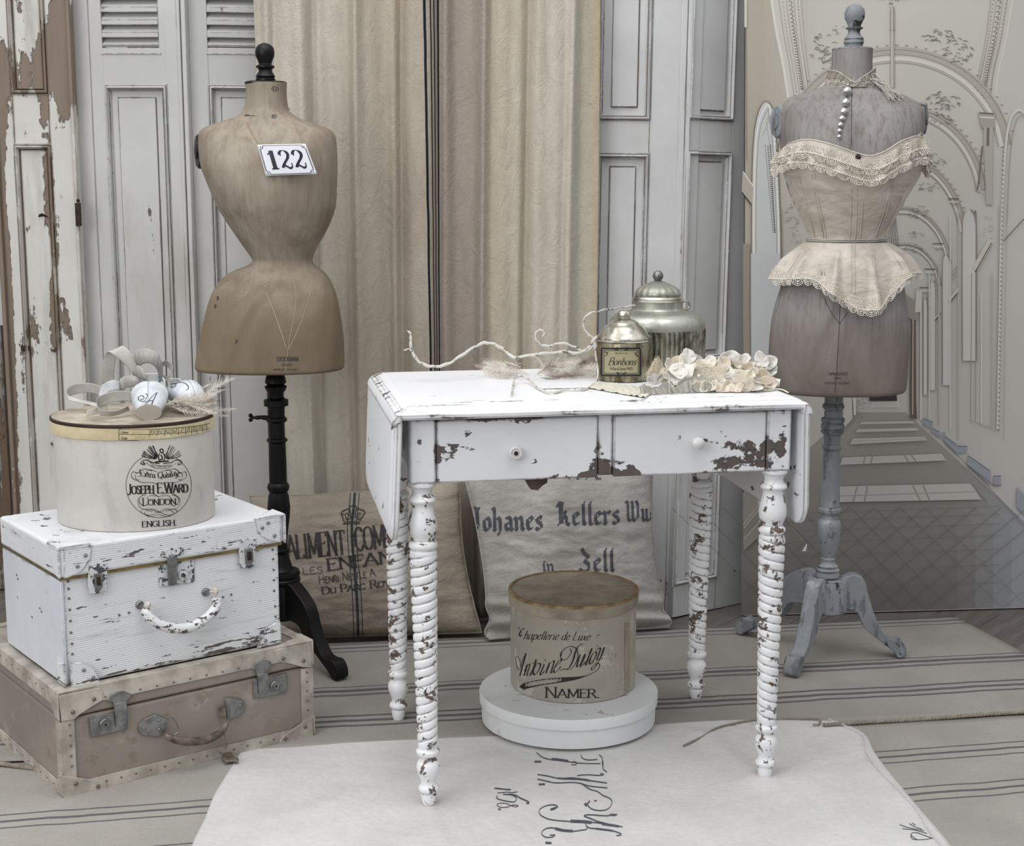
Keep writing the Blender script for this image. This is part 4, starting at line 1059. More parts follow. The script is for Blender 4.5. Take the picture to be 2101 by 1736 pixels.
# plaited cords along the join
def plait(name, A, B, n, r, label):
    m = MB(); A = Vector(A); B = Vector(B); d = (B - A); s = Vector((-d.y, d.x, 0)).normalized()
    for k in range(2):
        m.tube([A + d * (i / n) + s * (r * .55 * sin(i * .9 + k * pi)) + Vector((0, 0, r * .35 * cos(i * .9 + k * pi) + .0008 * sin(i * .05))) for i in range(n + 1)], r, 6)
    o = m.build(name, M['cord'], smooth=60); tag(o, label, 'cord')
gA, gB = ground(1690, 1488, .012), Vector((1.42, 3.245, .012))
plait('plaited_cord', gA, gB, 300, .0038, 'plaited beige cord edging the runners at the right')
gA, gB = ground(-60, 1560, .012), ground(70, 1576, .012)
plait('plaited_cord', gA, gB, 90, .0038, 'short length of plaited cord left of the tan suitcase')
# white linen sheet with laundry marks
cp_t = [ground(*p) for p in ((498, 1545), (620, 1538), (760, 1528), (960, 1520), (1180, 1508), (1400, 1490), (1560, 1484), (1715, 1486))]
cp_r = [ground(*p) for p in ((1715, 1486), (1772, 1512), (1800, 1560), (1880, 1660), (1940, 1730), (2010, 1830))]
cp_l = [ground(*p) for p in ((498, 1545), (470, 1590), (440, 1640), (420, 1690), (396, 1740), (370, 1830))]
ct, cr, cl = catmull(cp_t, 8), catmull(cp_r, 8), catmull(cp_l, 8)
def samp(c, t): k = t * (len(c) - 1); i = min(int(k), len(c) - 2); return c[i].lerp(c[i + 1], k - i)
def sheet_poly(u, v):
    top = samp(ct, u); l = samp(cl, v); r = samp(cr, v)
    p = l.lerp(r, u) + (top - ct[0].lerp(ct[-1], u)) * (1 - v)
    return (p.x, p.y)
def wrinkles(x, y):
    h = .0
    for (ax, ay), (bx, by), w, k in ((ground(1020, 1560)[:2], ground(560, 1690)[:2], .03, .004), (ground(1440, 1515)[:2], ground(1600, 1640)[:2], .03, .005), (ground(870, 1640)[:2], ground(920, 1760)[:2], .006, .003), (ground(1180, 1600)[:2], ground(1220, 1740)[:2], .012, .002), (ground(1300, 1700)[:2], ground(1700, 1560)[:2], .04, .003)):
        dx, dy = bx - ax, by - ay; L2 = dx * dx + dy * dy; t = max(0, min(1, ((x - ax) * dx + (y - ay) * dy) / L2))
        d = math.hypot(x - ax - t * dx, y - ay - t * dy); h += k * math.exp(-(d / w) ** 2)
    return h
shm, _ = sheet('linen_sheet', sheet_poly, 150, 100, M['linen_white'], .0075, lambda p: (p.x, p.y), 'white linen sheet with handwritten black laundry marks lying under the front table legs', 'sheet', .0015, .8, wrinkles)
_.data['x'] = 0; del _.data['x']
sheet_root = _
ROOT[sheet_root.name] = Matrix()
hs = projector(shm, .0008)
ink = Ink()
def px_(pts): return [(x, -y) for x, y in pts]
def zz(ox, oy, s): return lambda pts: [(ox + x / s, -(oy + y / s)) for x, y in pts]
Z = zz(990, 1510, 6.367)
for pts, w in (([(705, 222), (780, 280), (880, 312), (1000, 318), (1150, 345), (1300, 362), (1540, 366)], 1.0), ([(900, 308), (1000, 316), (1120, 334)], 2.6), ([(1285, 250), (1300, 290), (1370, 318), (1500, 312)], 1.1),
               ([(1525, 250), (1560, 290), (1570, 380), (1580, 440), (1625, 478)], 1.2), ([(1566, 330), (1572, 380), (1572, 420)], 3.2), ([(1160, 380), (1220, 380), (1225, 350), (1180, 335)], .9),
               ([(1235, 522), (1360, 512), (1540, 520), (1580, 505), (1535, 495)], 1.1), ([(718, 508), (850, 528), (1000, 560), (1150, 552), (1280, 565), (1420, 590), (1625, 620)], 1.2), ([(980, 556), (1050, 562), (1300, 572), (1400, 590)], 1.9),
               ([(718, 568), (850, 598), (960, 618), (1180, 612), (1290, 628), (1400, 660), (1630, 684)], 1.2), ([(1290, 625), (1400, 700), (1500, 730), (1570, 780), (1660, 820), (1690, 870), (1650, 950), (1550, 980), (1430, 960), (1370, 900), (1400, 850)], 1.2),
               ([(1335, 885), (1360, 905), (1400, 852)], 3.2), ([(1460, 854), (1490, 850)], 1.5), ([(680, 340), (765, 340)], 2.0), ([(735, 638), (815, 634)], 2.0),
               ([(155, 686), (260, 698), (370, 708)], 1.4), ([(195, 750), (330, 738), (370, 745), (455, 735)], .8), ([(190, 780), (190, 820), (280, 850), (400, 868), (440, 840), (430, 800), (360, 772), (270, 768)], 1.2),
               ([(330, 768), (420, 775), (500, 820), (590, 860), (605, 884), (570, 884)], 1.5), ([(370, 915), (300, 885), (210, 888), (190, 910), (240, 938), (320, 935), (370, 915), (420, 905), (465, 918), (430, 930), (370, 915)], .8), ([(205, 958), (240, 966)], 1.6),
               ([(980, 930), (930, 960), (890, 965), (960, 940)], 2.0), ([(985, 930), (950, 908), (860, 910), (780, 940), (740, 980), (760, 1040), (860, 1090), (1000, 1112), (1150, 1122), (1300, 1128), (1500, 1140), (1650, 1165), (1830, 1192)], 1.2),
               ([(1150, 1118), (1300, 1124), (1420, 1136)], 3.2), ([(1560, 1156), (1680, 1170), (1780, 1186)], 2.4), ([(1760, 1035), (1700, 1030), (1620, 1048), (1440, 1036), (1360, 1036), (1330, 1052), (1400, 1080), (1500, 1120), (1640, 1155)], 1.3), ([(1660, 1034), (1740, 1040)], 2.0),
               ([(1345, 1150), (1365, 1220), (1290, 1236), (1180, 1250), (1050, 1240), (950, 1212), (860, 1208), (790, 1240), (775, 1290), (830, 1328), (910, 1325), (945, 1300), (880, 1300)], 1.2), ([(950, 1215), (1060, 1240), (1180, 1248)], 2.8),
               ([(1360, 1190), (1420, 1212), (1530, 1218), (1680, 1240), (1780, 1270), (1810, 1295), (1750, 1308)], 1.3), ([(1480, 1216), (1600, 1230), (1700, 1244)], 1.9), ([(820, 1400), (900, 1404)], 2.4)):
    ink.curve(Z(pts), w * 1.0, .55, ang=1.3)
Z2 = zz(1400, 1116, 2.8)
for pts in ([(1248, 1615), (1300, 1632), (1390, 1650)], [(1262, 1638), (1330, 1645), (1405, 1665)], [(1305, 1608), (1330, 1625), (1375, 1640)], [(1320, 1605), (1340, 1618)], [(1345, 1700), (1312, 1672), (1340, 1660), (1400, 1680), (1440, 1695)], [(1310, 1680), (1330, 1700), (1390, 1700), (1430, 1694)]):
    ink.curve(Z2(pts), .8, .5)
ink.lay(hs, 'laundry_mark', M['ink_blue'], sheet_root)
m = MB(); hem = [samp(cr, i / 60) for i in range(58)]
hp = [Vector((p.x - .016 - .006 * sin(i * .3), p.y, 0)) for i, p in enumerate(hem)]
m2 = MB(); h0 = [Vector((p.x, p.y, .0135 + wrinkles(p.x, p.y))) for p in hp]; m2.tube(h0, .0011, 5); m2.build('hem_seam', M['linen_white'], sheet_root, smooth=60)
# loose cord on the sheet
cd = [ground(x, y, .013) for x, y in ((1402, 1530), (1440, 1512), (1475, 1492), (1540, 1478), (1600, 1474), (1668, 1474), (1683, 1478), (1680, 1486), (1668, 1487))]
m = MB(); m.tube(catmull(cd, 8), .0022, 7); o = m.build('loose_cord', M['cord'], smooth=60); tag(o, 'loose grey cord lying behind the front right table leg', 'cord')

# ------------------------------------------------------------------ drop-leaf table
TO = Vector((.1297, 3.0142, 0)); TY = .1786; TH = .7824
tb = empty('drop_leaf_table', TO, TY, 'white chippy-painted drop-leaf table with two drawers and barley-twist legs', 'table')
TM = Matrix.Translation(TO) @ Matrix.Rotation(TY, 4, 'Z')
def TMB(): m = MB(); m.M = TM; return m
TW, TD = .372, .252  # half sizes of the fixed top
HX, HY = .3445, .2308  # leg centres
# top with stepped edge, thumb-moulded
def slab(mb, hx_, hy_, prof):
    """stack of rectangles (inset, z)"""
    vs = []
    for i, z in prof: vs += [(-hx_ + i, -hy_ + i, z), (hx_ - i, -hy_ + i, z), (hx_ - i, hy_ - i, z), (-hx_ + i, hy_ - i, z)]
    fs = [(3, 2, 1, 0)]
    for k in range(len(prof) - 1):
        for j in range(4):
            a, b_ = 4 * k + j, 4 * k + (j + 1) % 4
            fs.append((a, b_, b_ + 4, a + 4))
    k = 4 * (len(prof) - 1); fs.append((k, k + 1, k + 2, k + 3)); mb.add(vs, fs)
HW, HD = .395, .275
m = TMB(); slab(m, HW, HD, [(.004, TH - .022), (.0, TH - .019), (.0, TH - .012), (.004, TH - .009), (.008, TH - .0085), (.013, TH - .004), (.020, TH - .003), (.024, TH - .0005), (.030, TH)])
m.build('table_top', M['table_top'], tb, smooth=30, bevel=.0012)
AP0, AP1 = TH - .142, TH - .023
m = TMB()
lh = .024
for sx in (-1, 1):
    for sy in (-1, 1): m.box(sx * HX - lh, sx * HX + lh, sy * HY - lh, sy * HY + lh, AP0 - .002, AP1)
m.box(-HX + lh, HX - lh, HY - .012, HY + .012, AP0, AP1); 
for sx in (-1, 1): m.box(sx * HX - .012, sx * HX + .012, -HY + lh, HY - lh, AP0, AP1)
m.box(-HX + lh, HX - lh, -HY - .006, -HY + .02, AP1 - .006, AP1); m.box(-HX + lh, HX - lh, -HY - .006, -HY + .02, AP0, AP0 + .006)
m.box(-.012, .016, -HY - .019, -HY + .02, AP0 + .001, AP1)
m.build('apron', M['table'], tb, smooth=30, bevel=.0025)
m = TMB(); m.box(-HX + .02, HX - .02, -HY + .03, HY - .02, AP0 + .012, AP1 - .03); m.build('drawer_box', M['dkwood'], tb, smooth=0)
for x0, x1, kx in ((-HX + lh + .0015, -.0135, -.17), (.0175, HX - lh - .0015, .175)):
    m = TMB(); m.box(x0, x1, -HY - .0215, -HY - .007, AP0 - .002, AP1 - .0035); dr = m.build('drawer', M['table'], tb, smooth=30, bevel=.002)
    kz = AP0 + .052 if kx < 0 else AP0 + .060
    cx_ = (x0 + x1) / 2 + (-.006 if kx < 0 else .01)
    m = TMB(); m.M = TM @ Matrix.Translation((cx_, -HY - .0215, kz)) @ Matrix.Rotation(pi / 2, 4, 'X')
    if kx < 0: m.lathe([(.004, 0), (.0045, .004), (.0115, .006), (.0125, .010), (.0115, .014), (.009, .0145), (.0085, .0125), (.005, .0125), (.0048, .0145)], 24)
    else: m.lathe([(.005, 0), (.005, .006), (.009, .009), (.0125, .015), (.0118, .021), (.007, .025), (.0005, .026)], 24)
    kn = m.build('drawer_knob', M['white_gloss'], dr)
    if kx < 0:
        m = TMB(); m.M = TM @ Matrix.Translation((cx_, -HY - .0215, kz)) @ Matrix.Rotation(pi / 2, 4, 'X'); m.lathe([(.0045, .0135), (.0038, .0162), (.0005, .0168)], 12); m.build('screw_head', M['iron'], dr)
# leg: turned and twisted
LEGP = [(0.000, .0265), (.012, .0265), (.018, .0215), (.030, .0185), (.042, .0205), (.050, .0255), (.058, .0265), (.063, .0225), (.070, .0205), (.085, .0215), (.105, .0245), (.130, .0268), (.148, .0262), (.166, .0222), (.176, .0205), (.182, .0255), (.192, .0275), (.200, .0255), (.204, .0225), (.212, .0255),
        (.216, .0255), (.820, .0185), (.824, .0195), (.828, .0225), (.840, .0215), (.846, .0165), (.852, .0145), (.858, .0175), (.868, .0215), (.885, .0225), (.905, .0190), (.925, .0145), (.935, .0150), (.942, .0190), (.950, .0200), (.957, .0180), (.962, .0135), (.968, .0148), (.985, .0140), (1.0, .0115)]
def make_leg(top, foot, hand, phase=0.0):
    Lz = top.z - foot.z; m = MB(); NA = 28
    ts = []
    t = 0
    base = sorted(set([p[0] for p in LEGP]))
    for a, b_ in zip(base, base[1:]):
        n = 1
        if b_ - a > .5: n = 330
        elif b_ - a > .012: n = 4
        else: n = 2
        ts += [a + (b_ - a) * i / n for i in range(n)]
    ts.append(1.0)
    vs = []; ph = 0
    for t in ts:
        r0 = interp([(p[0], p[1]) for p in LEGP], t)[0]; ctr = top.lerp(foot, t)
        tw = .216 < t < .82
        pitch = .0178
        for i in range(NA):
            a = 2 * pi * i / NA
            r = r0
            if tw:
                q = (t - .216) * Lz / pitch * 2 * pi + hand * 2 * a + phase
                bl = min(1, (t - .216) / .012, (.82 - t) / .012)
                pr0 = abs(sin(q / 2)) if True else 0
                r = r0 * (1 - .30 * bl * (1 - sqrt(max(0, 1 - (1 - abs(sin(q / 2))) ** 2.2))))
                r *= 1 + .04 * bl
            vs.append((ctr.x + r * cos(a), ctr.y + r * sin(a), ctr.z))
    fs = []
    for j in range(len(ts) - 1):
        for i in range(NA):
            a, b_ = j * NA + i, j * NA + (i + 1) % NA; fs.append((a, b_, b_ + NA, a + NA))
    fs.append(tuple(range(NA))); fs.append(tuple((len(ts) - 1) * NA + i for i in range(NA))[::-1])
    m.add(vs, fs); return m
feet = {(-1, -1): ground(880, 1652, .0105), (1, -1): ground(1570, 1597, .0105), (-1, 1): ground(817, 1477, .008), (1, 1): ground(1428, 1433, .008)}
for (sx, sy), ft in feet.items():
    top = TM @ Vector((sx * HX, sy * HY, AP0 - .002))
    lg = make_leg(top, ft + Vector((0, .006, 0)), 1 if sx < 0 else -1, random.random() * 3).build('leg', M['leg'], tb, smooth=50)
# drop leaves
def leafmesh(sx, drop, tilt, y0, y1):
    m = TMB(); X = sx * (HW + .0015)
    pts = []
    R_ = .045
    z1 = TH - .03; z0 = TH - .03 - drop
    prof = [(y0, z1), (y1, z1)]
    for k in range(7): a = k / 6 * pi / 2; prof.append((y1 - R_ + R_ * cos(a), z0 + R_ - R_ * sin(a)))
    for k in range(7): a = k / 6 * pi / 2; prof.append((y0 + R_ - R_ * sin(a), z0 + R_ - R_ * cos(a)))
    def P(y, z, d): k = (z1 - z); return (X + sx * (d + tilt * k), y, z)
    n = len(prof); c_y = (y0 + y1) / 2; c_z = (z0 + z1) / 2
    def ring(ins, d):
        o_ = []
        for y, z in prof:
            o_.append(P(y + (ins if y < c_y else -ins), z + (ins if z < c_z else 0), d))
        return o_
    vs = ring(0, -.012) + ring(0, -.003) + ring(.006, .0015) + ring(.012, .0018) + ring(.017, .005) + ring(.022, .006)
    fs = []
    for k in range(5):
        for j in range(n): a, b_ = k * n + j, k * n + (j + 1) % n; fs.append((a, b_, b_ + n, a + n))
    fs.append(tuple(range(n))[::-1]); fs.append(tuple(5 * n + j for j in range(n)))
    m.add(vs, fs)
    # rounded rule joint along the top
    m.prism([(X + sx * (-.012), z1), (X + sx * .0055, z1), (X + sx * .0035, z1 + .010), (X - sx * .003, z1 + .0185), (X - sx * .010, z1 + .0185)], y0, y1, 'xz')
    return m
leafmesh(-1, .222, .045, -HD - .005, HD).build('drop_leaf', M['table'], tb, smooth=30)
leafmesh(1, .222, .02, -HD - .005, HD).build('drop_leaf', M['table'], tb, smooth=30)
# leaf brackets and a dark wooden stop under the front rail
m = TMB(); m.prism([(-.146, AP0 + .001), (-.098, AP0 + .001), (-.099, AP0 - .020), (-.108, AP0 - .025), (-.118, AP0 - .034), (-.131, AP0 - .032), (-.139, AP0 - .018)], -HY + .03, -HY + .05, 'xz')
m.build('drawer_stop', M['dkwood'], tb, smooth=0, bevel=.001)
# little paper tag hanging from the right hand leaf
tt = TM @ Vector((HW - .002, -.16, TH - .246)); tp = at(1651, 1128, tt.y)
r = empty('paper_tag', tp, 0, 'tiny white paper tag hanging on a thread below the right table leaf', 'tag')
m = MB(); m.tube([tt, tt.lerp(tp, .5) + Vector((.001, 0, 0)), Vector((tp.x + .003, tp.y, tp.z + .012))], .0003, 5); m.build('thread', M['string'], r)
m = MB(); m.prism([(tp.x - .005, tp.z - .003), (tp.x + .003, tp.z - .003), (tp.x + .0045, tp.z + .011), (tp.x + .0035, tp.z + .013)], tp.y, tp.y + .0004, 'xz'); m.build('card', M['white_gloss'], r, smooth=0)

# ------------------------------------------------------------------ jars
def hitz(px, py, z): return ground(px, py, z)
cj = hitz(1283, 786, TH); cj = Vector((cj.x, cj.y + .054, TH))
def wscale(c): return (c.y * cos(TILT) - (c.z - CAMH) * sin(TILT)) / FPX
s1 = wscale(cj + Vector((0, 0, .05)))
def zof(py, c): return at(1050, py, c.y).z
jr = empty('bonbon_jar', cj, 0, 'small antique silver glass jar with a printed bonbons label, in front of the large jar', 'jar')
r1 = 56 * s1
body = [(r1 * .93, TH), (r1 * .99, TH + .003), (r1, TH + .008), (r1, zof(706, cj) - .0), (r1 * .97, zof(700, cj))]
m = MB(); m.lathe(body, 56, (cj.x, cj.y)); m.build('jar_body', M['mercury_old'], jr, smooth=50)
jb = m
zl = zof(700, cj)
m = MB(); m.lathe([(h_ * s1, zof(py_, cj)) for py_, h_ in ((700, 54), (697, 57), (691, 57.5), (688.5, 55), (685, 50), (680, 47), (673, 42), (668, 38), (666, 33), (662, 30), (658, 25), (655, 15), (654.5, 8))], 56, (cj.x, cj.y))
ld = m.build('jar_lid', M['silver'], jr, smooth=50)
m = MB(); m.lathe([(h_ * s1, zof(py_, cj)) for py_, h_ in ((657, 10), (654, 13.5), (643, 13.5), (639, 11), (636.5, 6), (636, .5))], 32, (cj.x, cj.y), fn=lambda a, z, r_: r_ * (1 + .04 * cos(8 * a)))
m.build('lid_knob', M['silver'], ld, smooth=60)
# label wrapped on the glass
pj = projector(jb, .0006); pj2 = projector(jb, .0012)
m = MB(); m.keepn = True
def quad_on(pj_, x0, x1, y0, y1, nx=16, ny=6):
    mm = MB(); mm.keepn = True; mm.grid(lambda u, v: pj_(x0 + (x1 - x0) * u, -(y1 + (y0 - y1) * v)), nx, ny); return mm
lb = quad_on(pj, 1234, 1314, 714, 770).build('paper_label', [plain('label_olive_paper', '9c9678', .6, 0, .15)], jr, smooth=30)
ink = Ink()
def frame(x0, x1, y0, y1, w):
    for a, b_ in (((x0, y0), (x1, y0)), ((x1, y0), (x1, y1)), ((x1, y1), (x0, y1)), ((x0, y1), (x0, y0))): ink.pen([(a[0], -a[1]), (b_[0], -b_[1])], w, w, 0, step=3)
frame(1235, 1313, 715, 770, 1.8); frame(1239.5, 1309, 719, 766, .5)
ink.text('Bonbons', 1276, -749, 15, 'script', slant=.35, width=56)
ink.text('14 Rue de Sevres PARIS', 1275, -759, 5.5, 'sans', width=46); ink.text('Manufacture de', 1274, -726, 3.2, 'sans', width=24)
for sx, sy in ((-1, 1), (1, 1)):
    ink.curve([(1275 + sx * 34, -722), (1275 + sx * 28, -724), (1275 + sx * 31, -729), (1275 + sx * 34, -731)], 1.0, .5)
    ink.curve([(1275 + sx * 4, -766), (1275 + sx * 9, -764), (1275 + sx * 6, -768), (1275, -765)], .8, .5)
    ink.curve([(1275 + sx * 3, -716), (1275 + sx * 10, -713), (1275 + sx * 14, -717), (1275 + sx * 6, -718)], .9, .5)
ink.lay(pj2, 'label_print', M['ink'], jr)
# large ribbed jar with wire bail ring
cb = Vector((0, 0, 0)); yb = cj.y + .135
cbx = at(1348, 700, yb).x; cb = Vector((cbx, yb, TH)); s2 = wscale(cb + Vector((0, 0, .08)))
R2 = 99 * s2
jr2 = empty('ribbed_jar', cb, 0, 'large ribbed silvered glass jar with ball-topped lid behind the small jar', 'jar')
zz_ = lambda py: zof(py, cb)
m = MB(); m.lathe([(R2 * .93, TH), (R2 * .99, TH + .006), (R2, TH + .02), (R2, zz_(672))], 432, (cb.x, cb.y), fn=lambda a, z, r_: r_ * (1 - .04 * (1 - abs(sin(a * 27)))), cap=True); m.build('jar_body', M['mercury'], jr2, smooth=80)
m = MB(); m.lathe([(R2 * .99, zz_(673)), (R2 * .995, zz_(664)), (R2 * .965, zz_(654)), (R2 * .88, zz_(645)), (R2 * .74, zz_(640)), (R2 * .60, zz_(637)), (R2 * .535, zz_(634)), (R2 * .52, zz_(630)), (R2 * .52, zz_(617))], 96, (cb.x, cb.y)); m.build('jar_shoulder', M['mercury_pale'], jr2, smooth=60)
zc2 = zz_(619)
m = MB(); m.lathe([(R2 * .50, zc2), (R2 * .53, zc2 + .002), (R2 * .515, zc2 + .006), (R2 * .53, zc2 + .008), (R2 * .49, zc2 + .012)], 48, (cb.x, cb.y)); m.build('neck_band', M['silver'], jr2)
m = MB(); zl = zz_(610)
m.lathe([(R2 * .44, zl), (R2 * .475, zl + .004), (R2 * .475, zl + .009), (R2 * .44, zl + .017), (R2 * .36, zl + .023), (R2 * .24, zl + .029), (R2 * .12, zl + .034), (R2 * .05, zl + .037)], 96, (cb.x, cb.y), fn=lambda a, z, r_: r_ * (1 + .018 * sin(a * 18 + (z - zl) * 40)))
ld = m.build('jar_lid', M['mercury_pale'], jr2, smooth=60)
m = MB(); m.ball((cb.x, cb.y, zl + .046), .0115, 14); m.lathe([(.009, zl + .034), (.005, zl + .037), (.006, zl + .04)], 14, (cb.x, cb.y)); m.build('lid_knob', M['iron'] if 0 else M['steel'], ld)
m = MB(); rg = Vector((cb.x + R2 * .56, cb.y - .01, zz_(626)))
m.tube([rg + Vector((.0095 * cos(a * pi / 8), 0, .0095 * sin(a * pi / 8))) for a in range(16)], .0022, 8, closed=True); m.build('bail_ring', M['silver'], jr2)

# ------------------------------------------------------------------ silvered tendril
def PX(pts, Y, zf=None):
    o_ = []
    for q in pts:
        y = Y if len(q) == 2 else q[2]; w = at(q[0], q[1], y)
        if w.z < TH + .0035 and q[0] > 1000: w = ground(q[0], q[1], TH + .0035)
        o_.append(w)
    return o_
yt = cj.y - .03
br_ = empty('silvered_branch', at(1225, 740, yt), 0, 'curling silvered twig with long tendrils reaching left over the table', 'branch')
def twig(pts, r0, r1, name='tendril'):
    c = catmull(pts, 7); n = len(c); m = MB()
    m.tube([p + Vector((0, 0, .0008 * sin(i * 1.1))) for i, p in enumerate(c)], [r0 + (r1 - r0) * i / (n - 1) + .0005 * sin(i * .7) for i in range(n)], 7)
    return m.build(name, M['silverleaf'], br_, smooth=60)
twig(PX([(1225, 690, yt), (1195, 722, yt), (1150, 722, yt), (1100, 727, yt + .01), (1055, 733, yt + .02), (1035, 718, yt + .03), (1010, 705, yt + .03), (985, 706, yt + .03), (950, 727, yt + .02), (920, 746, yt + .01), (890, 752, yt), (864, 745, yt), (849, 728, yt), (843, 710, yt), (843, 695, yt)], yt), .0034, .0030)
twig(PX([(843, 697, yt), (842, 686, yt), (838, 679, yt)], yt), .003, .001, 'twig_tip'); twig(PX([(848, 722, yt), (838, 716, yt), (828, 720, yt)], yt), .002, .0008, 'twig_tip'); twig(PX([(843, 684, yt), (834, 678, yt)], yt), .002, .0008, 'twig_tip')
twig(PX([(1222, 705, yt), (1200, 721, yt), (1180, 712, yt), (1152, 704, yt), (1125, 710, yt), (1107, 705, yt), (1098, 692, yt), (1102, 680, yt), (1111, 677, yt), (1117, 684, yt), (1112, 691, yt)], yt), .0028, .002)
twig(PX([(1303, 627, cb.y - .06), (1270, 632, cb.y - .09), (1235, 637, yt + .02), (1207, 645, yt), (1197, 660, yt), (1202, 680, yt), (1216, 694, yt), (1223, 712, yt)], yt), .0018, .0026)
twig(PX([(1217, 695, yt), (1223, 735, yt), (1227, 765, yt), (1221, 785, yt), (1198, 799, yt), (1160, 800, yt - .01), (1130, 806, yt - .02), (1105, 797, yt - .03), (1082, 777, yt - .03), (1066, 771, yt - .03), (1056, 778, yt - .03), (1052, 795, yt - .035), (1050, 811, yt - .04)], yt), .0026, .0019)

# ------------------------------------------------------------------ dress forms
def form_rows(rows, Y0):
    """photo-measured silhouette -> world cross sections: z, centre x, half width, front depth, back depth, squareness"""
    o_ = []
    for py, xl, xr, df, db, e in rows:
        a, b_ = at(xl, py, Y0), at(xr, py, Y0)
        o_.append((-a.z, (a.x + b_.x) / 2, (b_.x - a.x) / 2, df, db, e))
    return o_
def form_mesh(R, Y0, n=64, nv=150, grow=0.0, twist=0.0):
    z0, z1 = R[0][0], R[-1][0]
    def fn(u, v):
        q = z0 + (z1 - z0) * v
        cx, hw, df, db, e = interp(R, q); a = 2 * pi * u
        c, s_ = cos(a), sin(a); ex = 2 / e
        X = (hw + grow) * (abs(c) ** ex) * (1 if c >= 0 else -1); dd = df if s_ < 0 else db
        Yv = (dd + grow) * (abs(s_) ** ex) * (1 if s_ >= 0 else -1)
        return Vector((cx + X, Y0 + Yv, -q))
    m = MB(); m.grid(fn, n, nv, wrap=True); m.uv = {}
    m.f.append(list(range(n))[::-1]); m.mi.append(0); m.col.append(None)
    k = nv * n; m.f.append([k + i for i in range(n)]); m.mi.append(0); m.col.append(None)
    return m, fn
YL = 3.60
rowsL = [(170, 504, 588, .050, .050, 2), (195, 505, 588, .049, .049, 2), (222, 501, 592, .053, .052, 2), (234, 494, 600, .058, .056, 2.1), (243, 474, 616, .062, .060, 2.2), (252, 446, 640, .066, .065, 2.3), (260, 424, 664, .070, .068, 2.4), (268, 412, 680, .076, .070, 2.5), (282, 409, 688, .086, .074, 2.6),
         (310, 410, 691, .102, .076, 2.5), (343, 415, 692, .116, .076, 2.4), (380, 429, 691, .122, .074, 2.3), (421, 446, 689, .118, .070, 2.2), (450, 463, 681, .108, .066, 2.1), (479, 482, 667, .096, .062, 2.1), (505, 500, 652, .084, .060, 2), (525, 514, 643, .076, .060, 2), (536, 519, 641, .074, .062, 2),
         (546, 505, 648, .078, .068, 2), (556, 478, 662, .088, .080, 2.1), (572, 456, 676, .102, .096, 2.1), (600, 437, 688, .118, .112, 2.2), (640, 424, 697, .128, .122, 2.2), (690, 413, 704, .134, .128, 2.2), (730, 405, 706, .134, .130, 2.2), (752, 402, 706, .134, .130, 2.2), (756, 404, 704, .130, .126, 2.2)]
RL = form_rows(rowsL, YL)
cxL = at(545, 170, YL).x
fl = empty('dress_form', (at(578, 1200, YL).x, YL, .008), 0, 'brown linen wasp-waisted dress form on a black turned tripod stand, wearing a number plate', 'dress form')
mL, fnL = form_mesh(RL, YL); mL.build('torso', M['form_brown'], fl, smooth=60)
pL = projector(mL, .0008)
# seams, creases, stains and stamped marks
ink = Ink()
for pts, w in (([(600, -560), (607, -620), (593, -700), (586, -762)], .7), ([(546, -600), (566, -650), (588, -716)], .9), ([(640, -590), (618, -660), (593, -716)], .9), ([(520, -565), (508, -600), (488, -618)], .7), ([(560, -560), (552, -575), (536, -585)], .7)): ink.curve(pts, w, w)
ink.lay(pL, 'seam_crease', plain('pale_seam_thread', 'a5977f', .8), fl)
ink = Ink()
ink.text('STOCKMAN', 590, -741, 9, 'roman', width=44); ink.text('PARIS', 589, -751, 5, 'roman', width=21); ink.text('MARQUE DEPOSEE', 586, -760.5, 4, 'roman', width=50); ink.lay(pL, 'maker_stamp', M['ink_fade'], fl); ink = Ink()
ink.text('40', 562, -243, 8, 'roman', width=11); ink.lay(pL, 'size_stamp', M['ink_fade'], fl)
for px, py in ((484, 697), (441, 625), (446, 608)): ink = Ink(); ink.curve([(px, -py), (px + 2, -py - 4), (px - 1, -py - 7)], 1.6, 1.2); ink.lay(pL, 'small_tear', M['ink_fade'], fl)
ink = Ink(); ink.pen([(503, -237), (511, -236.5)], 1.2, 1.2, 0, 2); ink.pen([(500, -236), (524, -238)], .5, .5, 0, 2); ink.lay(pL, 'stitch_mark', M['ink_fade'], fl)
ink = Ink(); ink.curve([(557, -182), (564, -177), (571, -182), (564, -187)], .4, .4, closed=True); ink.pen([(561, -179), (561, -185)], .6, .6, 0, 2); ink.pen([(566, -179), (566, -185)], .6, .6, 0, 2)
ink.lay(pL, 'oval_stamp', M['ink_fade'], fl)
def prof_px(rows, X, Y0, xc=None):
    """(py, half width px) -> lathe profile in world"""
    o_ = []
    for py, h in rows:
        p = at(1050, py, Y0); s_ = wscale(p); o_.append((max(h * s_, .0004), p.z))
    return o_[::-1]
def lathe_px(rows, X, Y0, n=32): m = MB(); m.lathe(prof_px(rows, X, Y0), n, (X, Y0)); return m
xl_ = at(545, 168, YL).x
lathe_px([(167, 38), (168.5, 42), (172, 43), (174, 41)], xl_, YL, 40).build('neck_cap', M['black'], fl)
lathe_px([(88, 2), (89, 6), (92, 13), (98, 18), (107, 20), (116, 19), (125, 15), (131, 13), (133, 14), (135.5, 19), (139, 19), (141, 15), (145, 13.5), (149, 15), (153, 18), (157, 20), (160, 18), (162, 20), (166, 20), (168, 18)], xl_, YL).build('finial', M['black'], fl)
